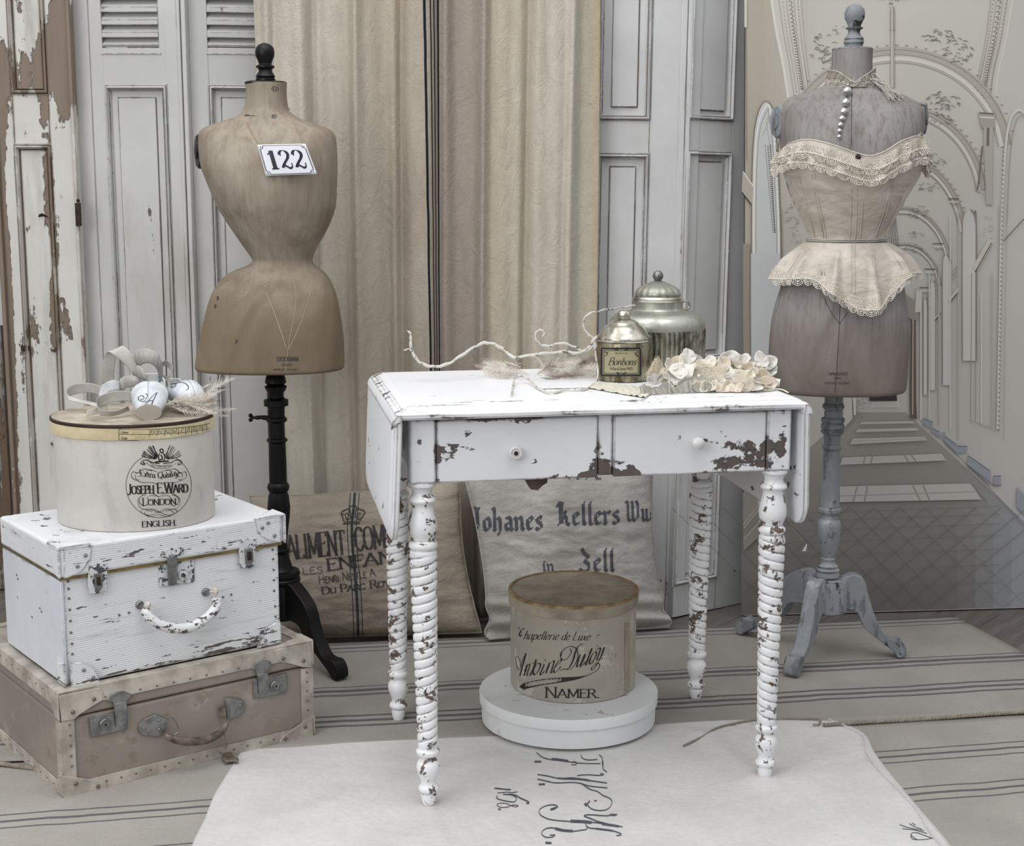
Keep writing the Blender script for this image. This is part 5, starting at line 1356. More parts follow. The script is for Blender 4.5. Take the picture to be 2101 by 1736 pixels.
# armhole disc
def arm_disc(root, px, py, hw_, hh, Y0, side, mat):
    c = at(px, py, Y0); s_ = wscale(c); m = MB()
    m.M = Matrix.Translation(c) @ Matrix.Rotation(side * radians(66), 4, 'Z') @ Matrix.Rotation(pi / 2, 4, 'X')
    m.lathe([(hh * s_, -.02), (hh * s_, .004), (hh * s_ * .92, .008), (hh * s_ * .8, .0085), (hh * s_ * .45, .009), (hh * s_ * .42, .012), (.002, .014)], 40, sx=hw_)
    m.build('armhole_disc', mat, root)
arm_disc(fl, 411, 311, .8, 35, YL, -1, M['black'])
xs = at(571, 1000, YL).x
poleL = [(766, 17), (771, 19), (778, 21), (785, 22), (789, 17), (793, 23), (799, 21), (806, 16), (815, 16), (819, 20), (820, 25), (832, 25), (834, 18), (838, 17), (855, 17), (857, 20), (861, 22), (865, 20), (867, 16), (898, 16.5), (900, 20), (903, 22), (906, 20), (908, 17), (950, 18), (990, 18), (993, 21), (999, 23), (1006, 21), (1009, 18), (1018, 21), (1040, 23.5), (1060, 22), (1090, 17.5), (1115, 15.5), (1124, 16), (1127, 21), (1131, 20), (1136, 16.5), (1146, 19), (1155, 22), (1163, 24), (1168, 28), (1170, 38), (1176, 40), (1184, 38), (1186, 40), (1192, 40)]
lathe_px(poleL, xs, YL, 36).build('pole', M['black'], fl)
m = MB(); pz = at(545, 857, YL)
m.tube([Vector((xs - .015, YL, pz.z)), Vector((xs - .03, YL, pz.z)), Vector((xs - .038, YL, pz.z + .001)), Vector((xs - .046, YL, pz.z)), Vector((xs - .054, YL, pz.z)), Vector((xs - .060, YL, pz.z))], [.0045, .006, .0045, .0055, .0035, .003], 10)
m.tube([Vector((xs - .058, YL, pz.z)), Vector((xs - .064, YL, pz.z + .006)), Vector((xs - .066, YL, pz.z + .009))], [.003, .0055, .003], 10); m.tube([Vector((xs - .058, YL, pz.z)), Vector((xs - .064, YL, pz.z - .006)), Vector((xs - .066, YL, pz.z - .009))], [.003, .0055, .003], 10)
m.build('thumb_screw', M['black'], fl)
def hub_legs(root, X, Y0, zt, zb, r, legs, mat, th=.032, holes=None):
    m = MB(); m.lathe([(r * .9, zb + .004), (r, zb + .008), (r, zt - .004), (r * .97, zt), (r * .5, zt + .001)], 36, (X, Y0)); m.build('hub', mat, root, smooth=40)
    for fx, fy in legs:
        dx, dy = fx - X, fy - Y0; L = math.hypot(dx, dy); a = atan2(dy, dx)
        up = catmull([(r * .6, zt - .008, 0), (r * 1.1, zt + .004, 0), (r * 1.65, zt - .004, 0), (L * .50, zt - .042, 0), (L * .60, zt * .52, 0), (L * .76, zt * .26, 0), (L * .93, .048, 0), (L, .030, 0)], 6)
        lo = catmull([(L + .002, .012, 0), (L - .006, .004, 0), (L - .02, .004, 0), (L * .84, .020, 0), (L * .66, .048, 0), (L * .47, .080, 0), (L * .36, zb - .0, 0), (r * .6, zb + .003, 0)], 6)
        poly = [(p.x, p.y) for p in up] + [(p.x, p.y) for p in lo]
        m = MB(); m.M = Matrix.Translation((X, Y0, .008)) @ Matrix.Rotation(a, 4, 'Z')
        m.prism(poly, -th / 2, th / 2, 'xz'); m.build('leg', mat, root, smooth=50, bevel=.004)
hub_legs(fl, xs, YL, at(0, 1196, YL).z, at(0, 1262, YL).z - .01, .045, [(-.405, 3.42), (-.78, 3.50), (-.665, 3.705)], M['black'], .034)

# number plate on a string
p0 = pL(592, -330)
plr = empty('number_plate', p0, 0, 'white enamel plate numbered 122 hanging on string from the brown dress form', 'number plate')
cor = [(528, 297), (627, 295), (651, 357), (546, 361)]
yp = min(pL(x, -y).y for x, y in cor + [(590, 328), (575, 340), (610, 350), (590, 300)]) - .002
ytilt = -.012
def plq(x, y): p = at(x, y, yp - .003); return p
C = [plq(*c) for c in cor]; C[2].y -= .004; C[3].y -= .004
nrm = (C[1] - C[0]).cross(C[3] - C[0]).normalized()
if nrm.y > 0: nrm = -nrm
m = MB()
def bl4(u, v, o_): return C[0].lerp(C[1], u).lerp(C[3].lerp(C[2], u), v) + nrm * (o_ + .0012 * (1 - (2 * u - 1) ** 2) * (1 - (2 * v - 1) ** 2))
nn_ = 12
m.grid(lambda u, v: bl4(u, v, .0005), nn_, nn_); m.uv = {}
mp = m
pm = m.build('enamel_plate', M['plate'], plr, smooth=50, solid=.0015, off=0)
def plate_map(x, y, o_=.0018): return bl4(x, 1 - y, o_)
ink = Ink(); 
fr = [(.10, .965), (.90, .965), (.905, .90), (.965, .84), (.965, .16), (.905, .11), (.89, .035), (.11, .035), (.095, .11), (.035, .17), (.035, .84), (.095, .89), (.10, .965)]
ink.pen(fr, .008, .008, 0, .05)
ink.lay(plate_map, 'border', M['plate_black'], plr)
ink = Ink()
for cx_, cy_ in ((.055, .92), (.945, .92), (.945, .08), (.055, .08)): ink = Ink(); ink.pen([(cx_ - .006, cy_), (cx_ + .006, cy_)], .022, .03, 0, .01); ink.lay(lambda x, y: plate_map(x, y, .0019), 'rivet_hole', M['iron'], plr)
ink = Ink()
def fat2(ox):
    ink.curve([(ox + .03, .66), (ox + .045, .74), (ox + .10, .80), (ox + .175, .76), (ox + .20, .66), (ox + .17, .54), (ox + .11, .43), (ox + .06, .33), (ox + .03, .24)], .030, .006, 0)
    ink.curve([(ox + .165, .75), (ox + .195, .66), (ox + .16, .52)], .018, .018, 0)
    ink.curve([(ox + .02, .25), (ox + .07, .31), (ox + .12, .27), (ox + .17, .22), (ox + .215, .27), (ox + .225, .38)], .010, .034, 0)
    ink.pen([(ox + .035, .66), (ox + .055, .66)], .028, .038, 0, .01)
    ink.pen([(ox + .215, .36), (ox + .228, .36)], .016, .024, 0, .01)
ink.pen([(.235, .22), (.235, .80)], .042, .01, 0, .03); ink.pen([(.15, .67), (.19, .72), (.22, .80)], .014, .014, 0, .03); ink.pen([(.165, .215), (.305, .215)], .018, .022, 0, .05)
fat2(.36); fat2(.63)
ink.lay(lambda x, y: plate_map(x, y, .0019), 'number', M['plate_black'], plr)
m = MB()
for pts in ([(500, 234), (508, 252), (520, 275), (532, 298)], [(500, 237), (512, 262), (524, 284), (534, 300)], [(592, 229), (603, 250), (613, 272), (624, 296)]):
    c = catmull([pL(x, -y) + Vector((0, -.0015, 0)) for x, y in pts], 6); m.tube(c, .0009, 6)
bk = [at(500, 235, YL), Vector((at(505, 228, YL).x, YL + .03, at(505, 222, YL).z)), Vector((at(546, 215, YL).x, YL + .055, at(546, 212, YL).z)), Vector((at(588, 228, YL).x, YL + .03, at(590, 222, YL).z)), at(593, 230, YL)]
bk[0] = pL(501, -235); bk[-1] = pL(592, -230)
m.tube(catmull(bk, 8), .0009, 6); m.build('string', M['string'], plr)

# grey form
YR = 3.61
rowsR = [(101, 1708, 1790, .048, .048, 2), (130, 1707, 1789, .048, .048, 2), (160, 1702, 1792, .050, .050, 2), (174, 1694, 1802, .054, .054, 2.1), (184, 1670, 1822, .058, .058, 2.2), (192, 1645, 1843, .064, .064, 2.3), (202, 1622, 1868, .068, .066, 2.4), (214, 1606, 1884, .074, .068, 2.5), (232, 1599, 1893, .086, .072, 2.6), (262, 1597, 1893, .100, .074, 2.5),
         (292, 1600, 1888, .112, .074, 2.4), (330, 1604, 1884, .118, .072, 2.3), (370, 1612, 1872, .114, .070, 2.2), (410, 1626, 1852, .100, .066, 2.1), (450, 1645, 1830, .084, .062, 2), (480, 1660, 1812, .074, .060, 2), (492, 1662, 1810, .074, .062, 2), (505, 1655, 1818, .080, .068, 2.1), (530, 1636, 1835, .100, .086, 2.2), (560, 1615, 1846, .116, .104, 2.2), (600, 1600, 1854, .126, .116, 2.2), (650, 1586, 1860, .132, .122, 2.2), (700, 1580, 1862, .134, .126, 2.2), (750, 1578, 1860, .134, .126, 2.2), (794, 1580, 1856, .132, .124, 2.2), (800, 1583, 1852, .128, .120, 2.2)]
RR = form_rows(rowsR, YR)
fr_ = empty('dress_form', (at(1702, 1180, YR).x, YR, .008), 0, 'grey washed dress form on a chipped grey-blue tripod stand, wearing a satin corset', 'dress form')
mR, fnR = form_mesh(RR, YR); mR.build('torso', M['form_grey'], fr_, smooth=60)
pR = projector(mR, .0008)
ink = Ink()
for pts, w in (([(1748, -175), (1747, -240), (1747, -300)], .5), ([(1724, -560), (1723, -640), (1718, -740), (1713, -806)], .5), ([(1690, -610), (1705, -640), (1722, -664)], .5), ([(1740, -640), (1723, -664)], .5)): ink = Ink(); ink.curve(pts, w, w); ink.lay(pR, 'seam', M['ink_fade'], fr_)
ink = Ink(); ink.text('STOCKMAN', 1720, -770, 6, 'roman', width=38, mirror=True); ink.text('PARIS', 1718, -778, 4, 'roman', width=14, mirror=True); ink.text('MARQUE DEPOSEE', 1716, -788, 4, 'roman', width=52, mirror=True)
ink.lay(pR, 'maker_stamp', M['ink_fade'], fr_)
xr_ = at(1749, 100, YR).x
lathe_px([(98, 38), (99.5, 41), (102, 42), (104, 40)], xr_, YR, 40).build('neck_cap', M['greyblue'], fr_)
lathe_px([(8, 2), (9, 6), (12, 13), (19, 19), (29, 21), (38, 20), (46, 16), (53, 13), (55, 13.5), (57, 18), (59.5, 17), (61, 13), (66, 12), (72, 13.5), (77, 18), (80, 20), (82, 19), (84, 20.5), (89, 20.5), (90.5, 18.5), (98, 18.5)], at(1753, 50, YR).x, YR).build('finial', M['greyblue'], fr_)
arm_disc(fr_, 1893, 243, .75, 33, YR, 1, M['greyblue']); arm_disc(fr_, 1598, 250, .75, 33, YR, -1, M['greyblue'])
xp_ = at(1704, 1000, YR).x
poleR = [(802, 20), (809, 20), (818, 18), (827, 18), (830, 21), (834, 22.5), (838, 21), (841, 17), (847, 18.5), (853, 17.5), (856, 19), (858, 23.5), (864, 24), (868, 21), (871, 23.5), (878, 24), (881, 21), (884, 24), (888, 22.5), (892, 17.5), (900, 17), (911, 16.5), (914, 19), (918, 20), (921, 18.5), (923, 16.5), (960, 17.5), (1010, 19), (1040, 20), (1043, 23.5), (1048, 24), (1051, 22), (1055, 17), (1064, 17.5), (1068, 22), (1075, 24), (1095, 23.5), (1115, 20), (1133, 16), (1142, 13), (1146, 15), (1150, 13.5), (1155, 15), (1160, 21), (1164, 19), (1168, 24.5), (1172, 22), (1178, 24.5), (1183, 24)]
lathe_px(poleR, xp_, YR, 36).build('pole', M['greyblue'], fr_)
hub_legs(fr_, xp_, YR, at(0, 1186, YR).z, at(0, 1250, YR).z - .008, .052, [(.668, 3.44), (.985, 3.60), (.60, 3.80)], M['greyblue'], .036)

# ------------------------------------------------------------------ corset
co = empty('corset', at(1748, 490, YR - .1), 0, 'ivory satin corset with lace frills and flared peplum on the grey dress form', 'corset')
def topedge(px):   # sweetheart neckline in the photo
    return interp([(1600, 318), (1606, 303), (1625, 292), (1650, 289), (1690, 298), (1730, 313), (1757, 322), (1785, 312), (1812, 296), (1838, 287), (1862, 282), (1880, 288), (1892, 312)], px)[0]
# bodice: shell round the torso from the neckline to the waist
rowsC = [(278, 1603, 1892, .118, .080, 2.3), (300, 1601, 1892, .124, .080, 2.3), (330, 1604, 1890, .128, .078, 2.3), (360, 1609, 1882, .126, .076, 2.2), (395, 1620, 1864, .116, .074, 2.1), (430, 1634, 1845, .100, .070, 2.1), (462, 1648, 1826, .086, .066, 2), (484, 1657, 1816, .078, .064, 2), (496, 1657, 1816, .078, .064, 2)]
RC = form_rows(rowsC, YR)
def bod(u, v):
    a = pi + 2 * pi * u - pi / 2  # seam at the back
    a = pi / 2 + 2 * pi * u
    c, s_ = cos(a), sin(a)
    # photo column of this angle decides the neckline height
    pxv = 1748 + 146 * c
    zt = -at(1748, topedge(pxv) if s_ < .2 else 292, YR).z; zb = RC[-1][0]
    q = zt + (zb - zt) * v
    cx, hw, df, db, e = interp(RC, q); ex = 2 / e
    w = .0012 * sin(9 * a + 3 * sin(v * 5)) * (1 - .5 * v) + .0018 * fbm(a * 3, v * 9, 4.0)
    X = (hw + w) * abs(c) ** ex * (1 if c >= 0 else -1); dd = df if s_ < 0 else db
    return Vector((cx + X, YR + (dd + w) * abs(s_) ** ex * (1 if s_ >= 0 else -1), -q))
m = MB(); m.grid(bod, 160, 50); mb_ = m; m.build('bodice', M['satin'], co, smooth=180, solid=.0012)
pB = projector(m, .0015)
# boning channels and seams
for nm, lines, r in (('boning', [[(1747, 388), (1745, 440), (1743, 490)], [(1758, 384), (1757, 440), (1754, 490)], [(1666, 357), (1676, 420), (1690, 488)], [(1672, 356), (1682, 420), (1696, 488)], [(1830, 362), (1814, 430), (1796, 486)], [(1835, 360), (1819, 430), (1800, 486)], [(1622, 370), (1640, 430), (1664, 486)], [(1872, 360), (1846, 420), (1815, 478)], [(1640, 362), (1655, 420), (1672, 486)], [(1768, 356), (1769, 420), (1764, 488)]], .0016),):
    for L_ in lines:
        m = MB(); c = catmull([pB(x, -y) for x, y in L_], 8); m.tube(c, r, 6); m.build(nm, M['satin'], co, smooth=60)
# peplum, flared in pleats
def hemy(px):
    return interp([(1585, 572), (1600, 570), (1625, 566), (1645, 566), (1668, 582), (1700, 604), (1725, 620), (1750, 627), (1772, 622), (1795, 607), (1815, 585), (1835, 562), (1852, 556), (1872, 560)], px)[0]
wz = RC[-1][0]
def pep(u, v, grow=0):
    a = pi / 2 + 2 * pi * u; c, s_ = cos(a), sin(a)
    px = 1730 + 143 * c
    zh = at(1748, hemy(px) if s_ < .3 else 560, YR).z; z = -wz + (zh + wz) * v
    cx, hw, df, db, e = interp(RC, wz); ex = 1.0
    fl_ = v ** .8
    # stay outside the hips of the form
    cx2, hw2, df2, db2, e2 = interp(RR, -z)
    pl = (.026 * (1 - abs(sin(5.5 * a + .9))) ** 1.6 - .006) * min(1, v * 2.2) * (1 if s_ < 0 else .4) + .004 * sin(19 * a) * v
    tx = at(1730 + 146, 560, YR).x - at(1730, 560, YR).x
    W_ = hw + (tx - hw) * (fl_ ** .85) + pl; D_ = max(df + (.152 - df) * fl_ * (1.0 if abs(z + wz) < .06 else 1.0), df2 + .006) + pl
    Db = max(db + (.13 - db) * fl_, db2 + .006)
    D_ = max(D_, df2 * 1.05 + .009); W_ = max(W_, hw2 * 1.03 + .006)
    X = W_ * c; D = D_ if s_ < 0 else Db
    cxx = cx + (at(1730, 560, YR).x - cx) * fl_
    cxx = max(min(cxx, cx), cx - .03)
    return Vector((cxx + X, YR + (D + grow) * s_, z))
m = MB(); m.grid(pep, 200, 40); mpep = m; m.build('peplum', M['satin'], co, smooth=180, solid=.001)
pP = projector(m, .0015)
for L_ in ([(1747, 500), (1746, 560), (1746, 612)], [(1753, 500), (1753, 560), (1753, 612)], [(1690, 500), (1686, 560), (1678, 590)], [(1694, 500), (1692, 560), (1686, 596)], [(1790, 500), (1794, 560), (1800, 590)], [(1656, 505), (1630, 540), (1612, 566)], [(1818, 505), (1838, 530), (1852, 552)]):
    m = MB(); m.tube(catmull([pP(x, -y) for x, y in L_], 8), .0013, 6); m.build('boning', M['satin'], co, smooth=60)
# waist cord
m = MB()
for dz in (0, -.006, .004): m.tube([bod(i / 80, .985) + Vector(((bod(i / 80, .98).x - at(1740, 490, YR).x) * .02, -.002 if 20 < i < 60 else .002, dz)) for i in range(81)], .0016, 6)
m.build('waist_cord', M['ribbon'], co)
# lace: scalloped edging built as thread loops over a net ground
def lace_strip(edge, n, depth, root, name, mat, R0=1, outw=None, rr=.0007, loops=3):
    m = MB()
    for i in range(n):
        c, tx, dn = edge(i / n), (edge((i + 1) / n) - edge(i / n)), None
        w = tx.length; t = tx.normalized(); d = Vector((0, -.15, -1)).normalized() if outw is None else outw(i / n)
        mid = c + tx * .5
        for k in range(loops):
            f = 1 - k * .27
            m.tube([mid + t * (w * .5 * f * cos(a * pi / 10)) + d * (depth * f * sin(a * pi / 10)) for a in range(11)], rr, 5)
        m.tube([mid + t * (w * .22 * cos(a * pi / 4)) + d * (depth * .2 + depth * .16 * sin(a * pi / 4)) for a in range(8)], rr * .8, 4, closed=True)
        for k in (-1, 0, 1): m.tube([mid + t * (w * .3 * k) + d * depth * .1, mid + t * (w * .42 * k) + d * depth * .9], rr * .6, 4)
    m.tube([edge(i / 80) for i in range(81)], rr * 1.5, 5)
    return m.build(name, mat, root, smooth=60)
lace_strip(lambda t: pep(.02 + .96 * t, .985) + Vector((0, -.002 if .2 < t < .8 else .002, 0)), 48, .016, co, 'hem_lace', M['lace'], rr=.0010)
m = MB(); m.grid(lambda u, v: pep(u, .80 + .2 * v) + Vector(((0, -.0025, 0))) , 160, 6); m.build('hem_net', M['lacenet'], co, smooth=180)
for k, (dy, dn, ph) in enumerate(((.0, .026, 0), (.022, .022, 1.3))):
    def fr_edge(t, dy=dy):
        p = bod(.16 + .68 * t, 0); q = bod(.16 + .68 * t, .001); o_ = Vector((p.x - at(1748, 300, YR).x, p.y - YR, 0)).normalized()
        return p + o_ * .004 + Vector((0, 0, -dy - .006 * (1 - abs(2 * t - 1)) * (k + 1) * 1.2))
    m = MB(); e_ = fr_edge
    def frill(u, v, e_=e_, dn=dn, ph=ph):
        p = e_(u); o_ = Vector((p.x - at(1748, 300, YR).x, (p.y - YR) * 1.4, 0)).normalized()
        return p + Vector((0, 0, -dn * v)) + o_ * (.004 + v * (.006 + .005 * sin(u * 70 + ph) + .004 * sin(u * 131)))
    m.grid(frill, 220, 6); m.build('frill', M['lacenet'], co, smooth=180)
    lace_strip(lambda t, f=frill: f(t, .9), 30, .015, co, 'frill_lace', M['lace'], rr=.0010)
m = MB(); m.tube([bod(.1 + .8 * i / 100, 0) + Vector((0, -.001 if 10 < i < 90 else .001, .001)) for i in range(101)], .0015, 6)
random.seed(8)
for i in range(260):
    t = random.choice([random.uniform(.17, .34), random.uniform(.62, .84), random.uniform(.17, .84)]); p = bod(t, 0); o_ = Vector((p.x - at(1748, 300, YR).x, (p.y - YR) * 1.4, 0)).normalized()
    b0 = p + o_ * .004 + Vector((0, 0, random.uniform(-.03, .002))); d = Vector((random.uniform(-1, 1), random.uniform(-.5, 0), random.uniform(-.8, 1))).normalized() * random.uniform(.006, .014)
    m.tube([b0, b0 + d * .5 + o_ * .003, b0 + d], [.0006, .0005, .0003], 4)
m.build('neckline_trim', M['lace'], co)
def gem(mb, p, r, n=8):
    mb.lathe([(.0002, p.z - r * .9), (r * .7, p.z - r * .55), (r, p.z), (r * .7, p.z + r * .55), (.0002, p.z + r * .9)], n, (p.x, p.y))
m = MB(); cgm = pB(1759, -322) + Vector((0, -.006, 0))
for i in range(7):
    a = i * pi / 3.5; gem(m, cgm + Vector((.005 * cos(a), -.001, .005 * sin(a))), .0028)
gem(m, cgm + Vector((0, -.003, 0)), .0032); m.build('brooch', plain('dark_paste_brooch', '4b4842', .2, .8, .4, 200), co, smooth=0)
for px, py in ((1618, 302), (1857, 300), (1886, 318)):
    m = MB(); c_ = pB(px, -py) + Vector((0, -.010, 0))
    for i in range(4): gem(m, c_ + Vector((random.uniform(-.004, .004), 0, random.uniform(-.005, .005))), .0022)
    m.build('paste_stone', M['strass'], co, smooth=0)

# lace choker with jewelled drop
ck = empty('lace_choker', pR(1748, -170), 0, 'lace collar with a string of cut glass stones around the neck of the grey form', 'choker')
def coll(u, v):
    a = pi / 2 + 2 * pi * u; c, s_ = cos(a), sin(a)
    px = 1747 + 52 * c
    yt_ = interp([(1693, 144), (1710, 150), (1735, 168), (1742, 172), (1752, 166), (1775, 152), (1800, 138)], px)[0] if s_ < 0 else 142
    z = at(1748, yt_ + (180 - yt_) * v, YR).z
    cx, hw, df, db, e = interp(RR, -z); g_ = .004 + .002 * (1 - v) + .0012 * sin(a * 17 + v * 5)
    hw = min(hw, .062)
    return Vector((cx + (hw + g_) * c, YR + ((df if s_ < 0 else db) + g_) * s_, z))
m = MB(); m.grid(coll, 120, 8); m.build('collar', mesh_net('choker_lace', '8d887c', 380, 3.2), ck, smooth=180, solid=.001)
m = MB(); m.tube([coll(i / 90, 0) for i in range(91)], .0014, 6); m.tube([coll(i / 90, 1) + Vector((0, 0, .0005 * sin(i * 2))) for i in range(91)], .0013, 6)
for i in range(36):
    u0 = i / 36
    for k in range(2): m.tube([coll(u0 + .026 * (a / 10), .5 + (.42 - .2 * k) * sin(a * pi / 10)) + Vector((0, -.0016, 0)) for a in range(11)], .0007, 4)
    m.tube([coll(u0 + .013 + .007 * cos(a * pi / 4), .3 + .12 * sin(a * pi / 4)) + Vector((0, -.0016, 0)) for a in range(8)], .0007, 4, closed=True)
m.build('lace_thread', M['lace_dim'], ck)
m = MB(); random.seed(12)
e0 = at(1795, 165, YR - .03)
for i in range(26):
    a = pR(1790 + random.uniform(-4, 6), -(160 + random.uniform(-10, 12))); b1 = pR(1822 + random.uniform(-10, 14), -(186 + random.uniform(-8, 8))); b2 = pR(1836 + random.uniform(-14, 18), -(204 + random.uniform(-8, 6)))
    o_ = Vector((0, -.006, .004)); m.tube(catmull([a + o_, (a + b1) / 2 + o_ + Vector((random.uniform(-.003, .003), -.004, .003)), b1 + o_, b2 + o_ * .7], 4), .0009, 4)
m.build('loose_lace_end', M['lace_dim'], ck)
dr = [(1739, 175, 3.2), (1741, 182, 2.5), (1738, 188, 10), (1735, 211, 9), (1731, 230, 8.5), (1727, 244, 7), (1724, 257, 6.4), (1722, 269, 5.2), (1721, 281, 4.8)]
for x, y, r in dr:
    p = pR(x, -y) + Vector((0, -.006, 0)); m = MB(); m.M = Matrix.Translation(p) @ Matrix.Rotation(pi / 2, 4, 'X') @ Matrix.Translation(-p)
    rr = r * .00116
    m.lathe([(rr * .3, p.z + rr * .5), (rr * .8, p.z + rr * .3), (rr, p.z), (rr * .8, p.z - rr * .3), (.0002, p.z - rr * .6)], 8, (p.x, p.y)); m.build('glass_stone', M['strass'], ck, smooth=0)
m = MB(); m.tube([pR(x, -y) + Vector((0, -.004, 0)) for x, y, r in dr], .001, 6); m.build('chain', M['iron'], ck)

# ------------------------------------------------------------------ luggage
def add_ridges(mat, k=900, s=.35):
    nt = mat.node_tree; b_ = [n for n in nt.nodes if n.type == 'BUMP'][0]; src = b_.inputs['Height'].links[0].from_socket
    tc = nt.nodes.new('ShaderNodeTexCoord'); sx = nt.nodes.new('ShaderNodeSeparateXYZ'); nt.links.new(tc.outputs['Object'], sx.inputs[0])
    m1 = nt.nodes.new('ShaderNodeMath'); m1.operation = 'MULTIPLY'; m1.inputs[1].default_value = k; nt.links.new(sx.outputs['Z'], m1.inputs[0])
    m2 = nt.nodes.new('ShaderNodeMath'); m2.operation = 'SINE'; nt.links.new(m1.outputs[0], m2.inputs[0])
    m3 = nt.nodes.new('ShaderNodeMath'); m3.operation = 'MULTIPLY_ADD'; m3.inputs[1].default_value = s; nt.links.new(m2.outputs[0], m3.inputs[0]); nt.links.new(src, m3.inputs[2])
    nt.links.new(m3.outputs[0], b_.inputs['Height'])
add_ridges(M['trunk'], 1500, .30)
class Case(Leaf):
    def FP(s, px, py, off=0.0):
        u, z = s.L(px, py); return s.M @ Vector((u, -off, z - s.z0b))
    z0b = 0
    def poly(s, name, pts, off, th, mat, parent=None, bevel=.001):
        vs = [s.L(*p) for p in pts]; m = s.mb(); m.prism(vs, -off - th, -off, 'xz'); return m.build(name, mat, parent or s.root, smooth=30, bevel=bevel)
    def disc(s, name, px, py, r, off, prof, mat, parent=None, n=20):
        u, z = s.L(px, py); m = s.mb(); m.M = s.M @ Matrix.Translation((u, -off, z)) @ Matrix.Rotation(pi / 2, 4, 'X')
        m.lathe([(a * r, h) for a, h in prof], n); return m.build(name, mat, parent or s.root, smooth=40)
RIV = {}
def rivets(root, Mt, pts, nrm, r, mat, name='rivet'):
    """small domed heads; pts in the thing's own frame, nrm = 'y' (front) or 'x' (left side) or 'z'"""
    key = (mat.name, r, nrm)
    if key not in RIV:
        m = MB(); m.M = {'y': Matrix.Rotation(pi / 2, 4, 'X'), 'x': Matrix.Rotation(-pi / 2, 4, 'Y'), 'z': Matrix()}[nrm]
        m.lathe([(r, -.0004), (r * .95, r * .35), (r * .6, r * .7), (r * .05, r * .85)], 10)
        o_ = m.build(name, mat, None); RIV[key] = o_.data; bpy.data.objects.remove(o_)
    for p in pts:
        o_ = bpy.data.objects.new(name, RIV[key]); COL.objects.link(o_); o_.parent = root; o_.location = p
SC0 = Vector((-.871, 2.7433, .008)); SYW = .6405; SW, SD, SH = .5495, .52, .2098
sc_ = Case('tan_suitcase', SC0, SYW, 'worn tan suitcase with pale riveted leather edging, on the floor under the white trunk', 'suitcase')
seam = sc_.L(148, 1473)[1]
m = sc_.mb(); m.box(.002, SW - .002, .002, SD - .002, 0, seam - .0012); m.build('suitcase_body', M['tanpanel'], sc_.root, smooth=30, bevel=.006)
m = sc_.mb(); m.box(.0, SW, .0, SD, seam + .0005, SH - .0005); ldS = m.build('suitcase_lid', M['tanpanel'], sc_.root, smooth=30, bevel=.006)
tz = sc_.L(300, 1417)[1]
tz = min(tz, SH - .022)
m = sc_.mb()
th = .0022
m.box(-th, SW + th, -th, .0, tz, SH - .001); m.box(-th, .0, -th, SD + th, tz, SH - .001); m.box(SW, SW + th, -th, SD + th, tz, SH - .001); m.box(-th, SW + th, SD, SD + th, tz, SH - .001)
m.box(-th, SW + th, -th, .024, SH - .002, SH + th); m.box(-th, .024, -th, SD + th, SH - .002, SH + th); m.box(SW - .024, SW + th, -th, SD + th, SH - .002, SH + th); m.box(-th, SW + th, SD - .024, SD + th, SH - .002, SH + th)
m.build('lid_trim', M['tantrim'], ldS, smooth=30, bevel=.002)
m = sc_.mb(); bz = .024
m.box(-th, SW + th, -th, .001, 0, bz); m.box(-th, .001, -th, SD + th, 0, bz); m.box(SW - .001, SW + th, -th, SD + th, 0, bz)
m.box(-th, .026, -th, .001, 0, seam - .003); m.box(-th, .001, -th, .022, 0, seam - .003); m.box(SW - .026, SW + th, -th, .001, 0, seam - .003); m.box(SW - .001, SW + th, -th, .022, 0, seam - .003)
m.build('edge_trim', M['tantrim'], sc_.root, smooth=30, bevel=.0015)
# corner caps
def cap(case, pts, side, name, mat, th=.004, zt=None, parent=None, W=None):
    m = case.mb(); vs = [case.L(*p) for p in pts]; m.prism(vs, -th, -.0015, 'xz')
    if side is not None:
        X = -th if side[0] == 'l' else W
        m.prism(side[1], X, X + th - .0015 if side[0] == 'l' else X + th, 'yz')
    if zt is not None: m.prism(zt[1], zt[0], zt[0] + th, 'xy')
    return m.build(name, mat, parent or case.root, smooth=30, bevel=.0012)
def z7(pts): return [(x / 2.764, 1300 + y / 2.764) for x, y in pts]
def z8(pts): return [(260 + x / 3.01, 1300 + y / 3.01) for x, y in pts]
tlz = SH + .002
cap(sc_, z7([(330, 350), (560, 305), (580, 330), (578, 375), (520, 410), (450, 455), (415, 485), (345, 497)]), ('l', [(-.004, SH + .002), (.042, SH + .002), (.048, SH - .012), (.038, SH - .03), (.015, seam + .002), (-.004, seam)]), 'corner_cap', M['tantrim'], .0045, (SH, [(-.004, -.004), (.070, -.004), (.064, .012), (.03, .028), (.012, .058), (-.004, .062)]))
cap(sc_, z8([(905, 100), (1125, 55), (1140, 100), (1138, 208), (1080, 205), (1010, 185), (950, 175), (925, 150)]), ('r', [(-.004, SH + .002), (.05, SH + .002), (.045, SH - .02), (.01, seam), (-.004, seam)]), 'corner_cap', M['tantrim'], .0045, (SH, [(SW + .004, -.004), (SW - .062, -.004), (SW - .05, .02), (SW - .02, .03), (SW - .01, .055), (SW + .004, .055)]), W=SW)
cap(sc_, z7([(325, 800), (440, 815), (560, 830), (600, 845), (605, 885), (520, 915), (372, 945), (345, 905)]), ('l', [(-.004, .002), (.03, .002), (.022, .03), (.006, .05), (-.004, .052)]), 'corner_cap', M['tantrim'], .0045)
cap(sc_, z8([(935, 695), (945, 650), (990, 610), (1060, 560), (1100, 530), (1142, 518), (1150, 645)]), ('r', [(-.004, .002), (.05, .002), (.04, .03), (-.004, .045)]), 'corner_cap', M['tantrim'], .0045, W=SW)
pp = []
for i in range(13): u = .055 + (SW - .12) * i / 12; pp.append((u, -th - .0002, tz + .006))
